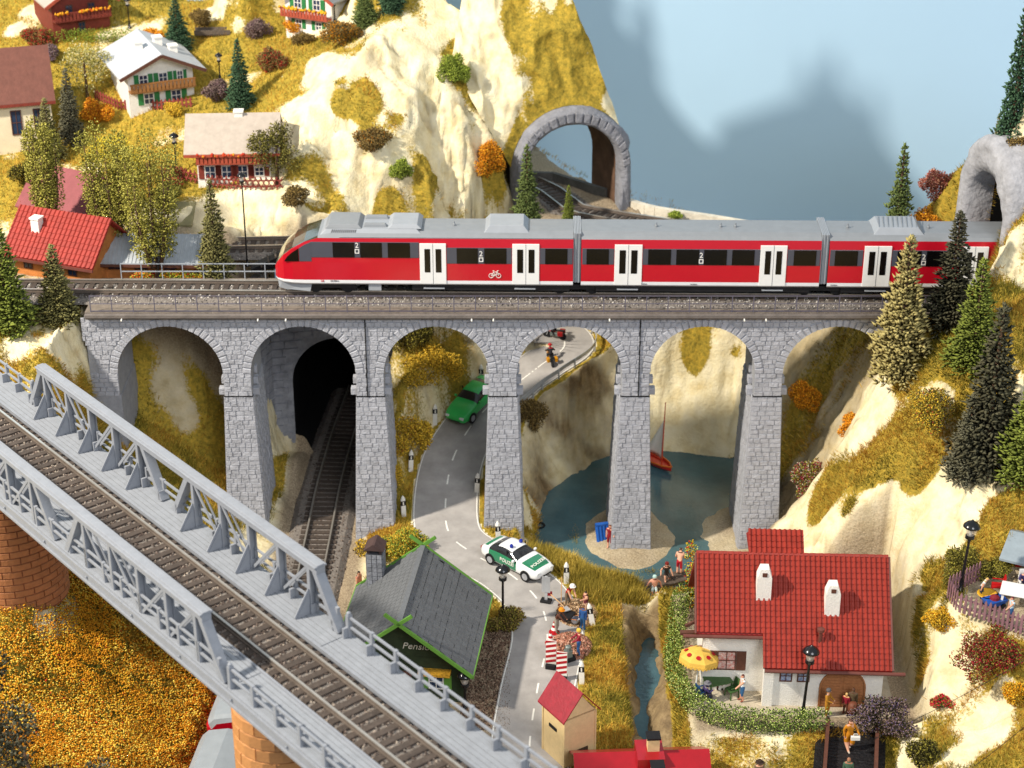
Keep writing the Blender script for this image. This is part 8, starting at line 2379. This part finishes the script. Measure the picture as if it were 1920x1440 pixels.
# ---- street lamps
LBL = pm('lamp_black', '#15161a', rough=.25, var=.1, coat=.4); LGL = pm('lamp_clear', '#d8cfc4', rough=.1, var=.05, alpha=.45)
def lamp(label, base, H, s=1.0, tilt=(0, 0)):
    t = thing('street_lamp', label, 'street lamp', base, rot=(tilt[1], tilt[0], 0)); r = .085 * s
    m_ = MB(); m_.lathe([(r * 3.4, 0), (r * 3.2, .12 * s), (r * 1.9, .2 * s), (r * 1.7, .7 * s), (r * 1.1, .85 * s), (r * .9, H - 1.35 * s), (r * 1.4, H - 1.2 * s)], n=10); m_.build('post', LBL, t, smooth=True)
    m_ = MB(); m_.lathe([(.16 * s, H - 1.2 * s), (.27 * s, H - 1.12 * s), (.27 * s, H - .95 * s), (.2 * s, H - .92 * s)], n=12); m_.build('collar', LBL, t)
    m_ = MB(); m_.lathe([(.2 * s, H - .92 * s), (.34 * s, H - .42 * s)], n=14, cap=False); m_.build('glass', LGL, t, smooth=True)
    m_ = MB(); m_.lathe([(.07 * s, H - .92 * s), (.1 * s, H - .7 * s), (.05 * s, H - .5 * s)], n=8); m_.build('bulb', WHITE, t)
    m_ = MB(); m_.lathe([(.36 * s, H - .44 * s), (.5 * s, H - .38 * s), (.46 * s, H - .28 * s), (.3 * s, H - .12 * s), (.12 * s, H - .03 * s), (.05 * s, H + .06 * s), (.01, H + .1 * s)], n=16); m_.build('cap', LBL, t, smooth=True)
    return t
def lamp_at(label, px, py, top, base=None, s=1.0, tilt=(0, 0)):
    b = base if base is not None else hit(px, py)
    return lamp(label, b - Vector((0, 0, .05)), tree_h(b, px, top), s, tilt)
lamp_at('black street lamp between the guest house and the road', 943, 1172, 1058, PZ(943, 1172, 1.95), .95)
lamp_at('black street lamp behind the hedge of the red roofed house', 1504, 1345, 1210, PZ(1504, 1345, HG), 1.0, (D2(2.5), 0))
lamp_at('black street lamp at the corner of the picket fence', 1800, 1106, 975, PZ(1800, 1106, TERR), 1.0, (D2(3), 0))
lamp_at('black street lamp at the far railing beside the goods shed', 279, 512, 455, Vector((-23.8, 5.9, 17.5)), .8)
lamp_at('tall thin black lamp left of the train nose', 434, 482, 322, Vector((-18.2, 8.6, 17.6)), .62)
lamp_at('black street lamp left of the low chalet', 332, 330, 248, None, .72)
lamp_at('black street lamp between the white alpine house and the fir', 413, 150, 98, None, .6)
lamp_at('black street lamp on the slope beside the brown chalet', 243, 52, -6, None, .6)
lamp_at('black street lamp in front of the white chalet', 628, 45, -8, None, .6)
lamp_at('black street lamp under the eaves of the guest house', 872, 1330, 1256, PZ(872, 1330, 1.95), .95)
# bundle of sleepers and cart by the siding
t = thing('loading_ramp', 'dark loading ramp with beams beside the siding', 'loading ramp', (-17.0, 8.2, 17.6), .2); m_ = MB(); m_.hexa([(-.9, -.4, 0), (1.3, -.4, 0), (1.3, .5, 0), (-.9, .5, 0), (-.9, -.4, .1), (1.3, -.4, 1.0), (1.3, .5, 1.0), (-.9, .5, .1)]); m_.build('ramp', TBLACK, t)
for k in range(3): m_ = MB(); m_.box((-.2 + .5 * k, 0, .3 + .32 * k), (.12, 1.1, .12)); m_.build('beam', JW, t)
# ropeway wires across the right slope
for i, (a, b) in enumerate(((PZ(1640, 1385, 3.6), PZ(1960, 1215, 12.0)), (PZ(1735, 1500, 4.2), PZ(1960, 1330, 9.0)))):
    m_ = MB(); pts = [Vector(a).lerp(Vector(b), k / 12) - Vector((0, 0, .25 * math.sin(PI * k / 12))) for k in range(13)]
    tag(m_.tube(pts, .016, 5).build('ropeway_wire', TBLACK), ('upper' if i == 0 else 'lower') + ' thin dark ropeway wire stretched over the right slope', 'wire')
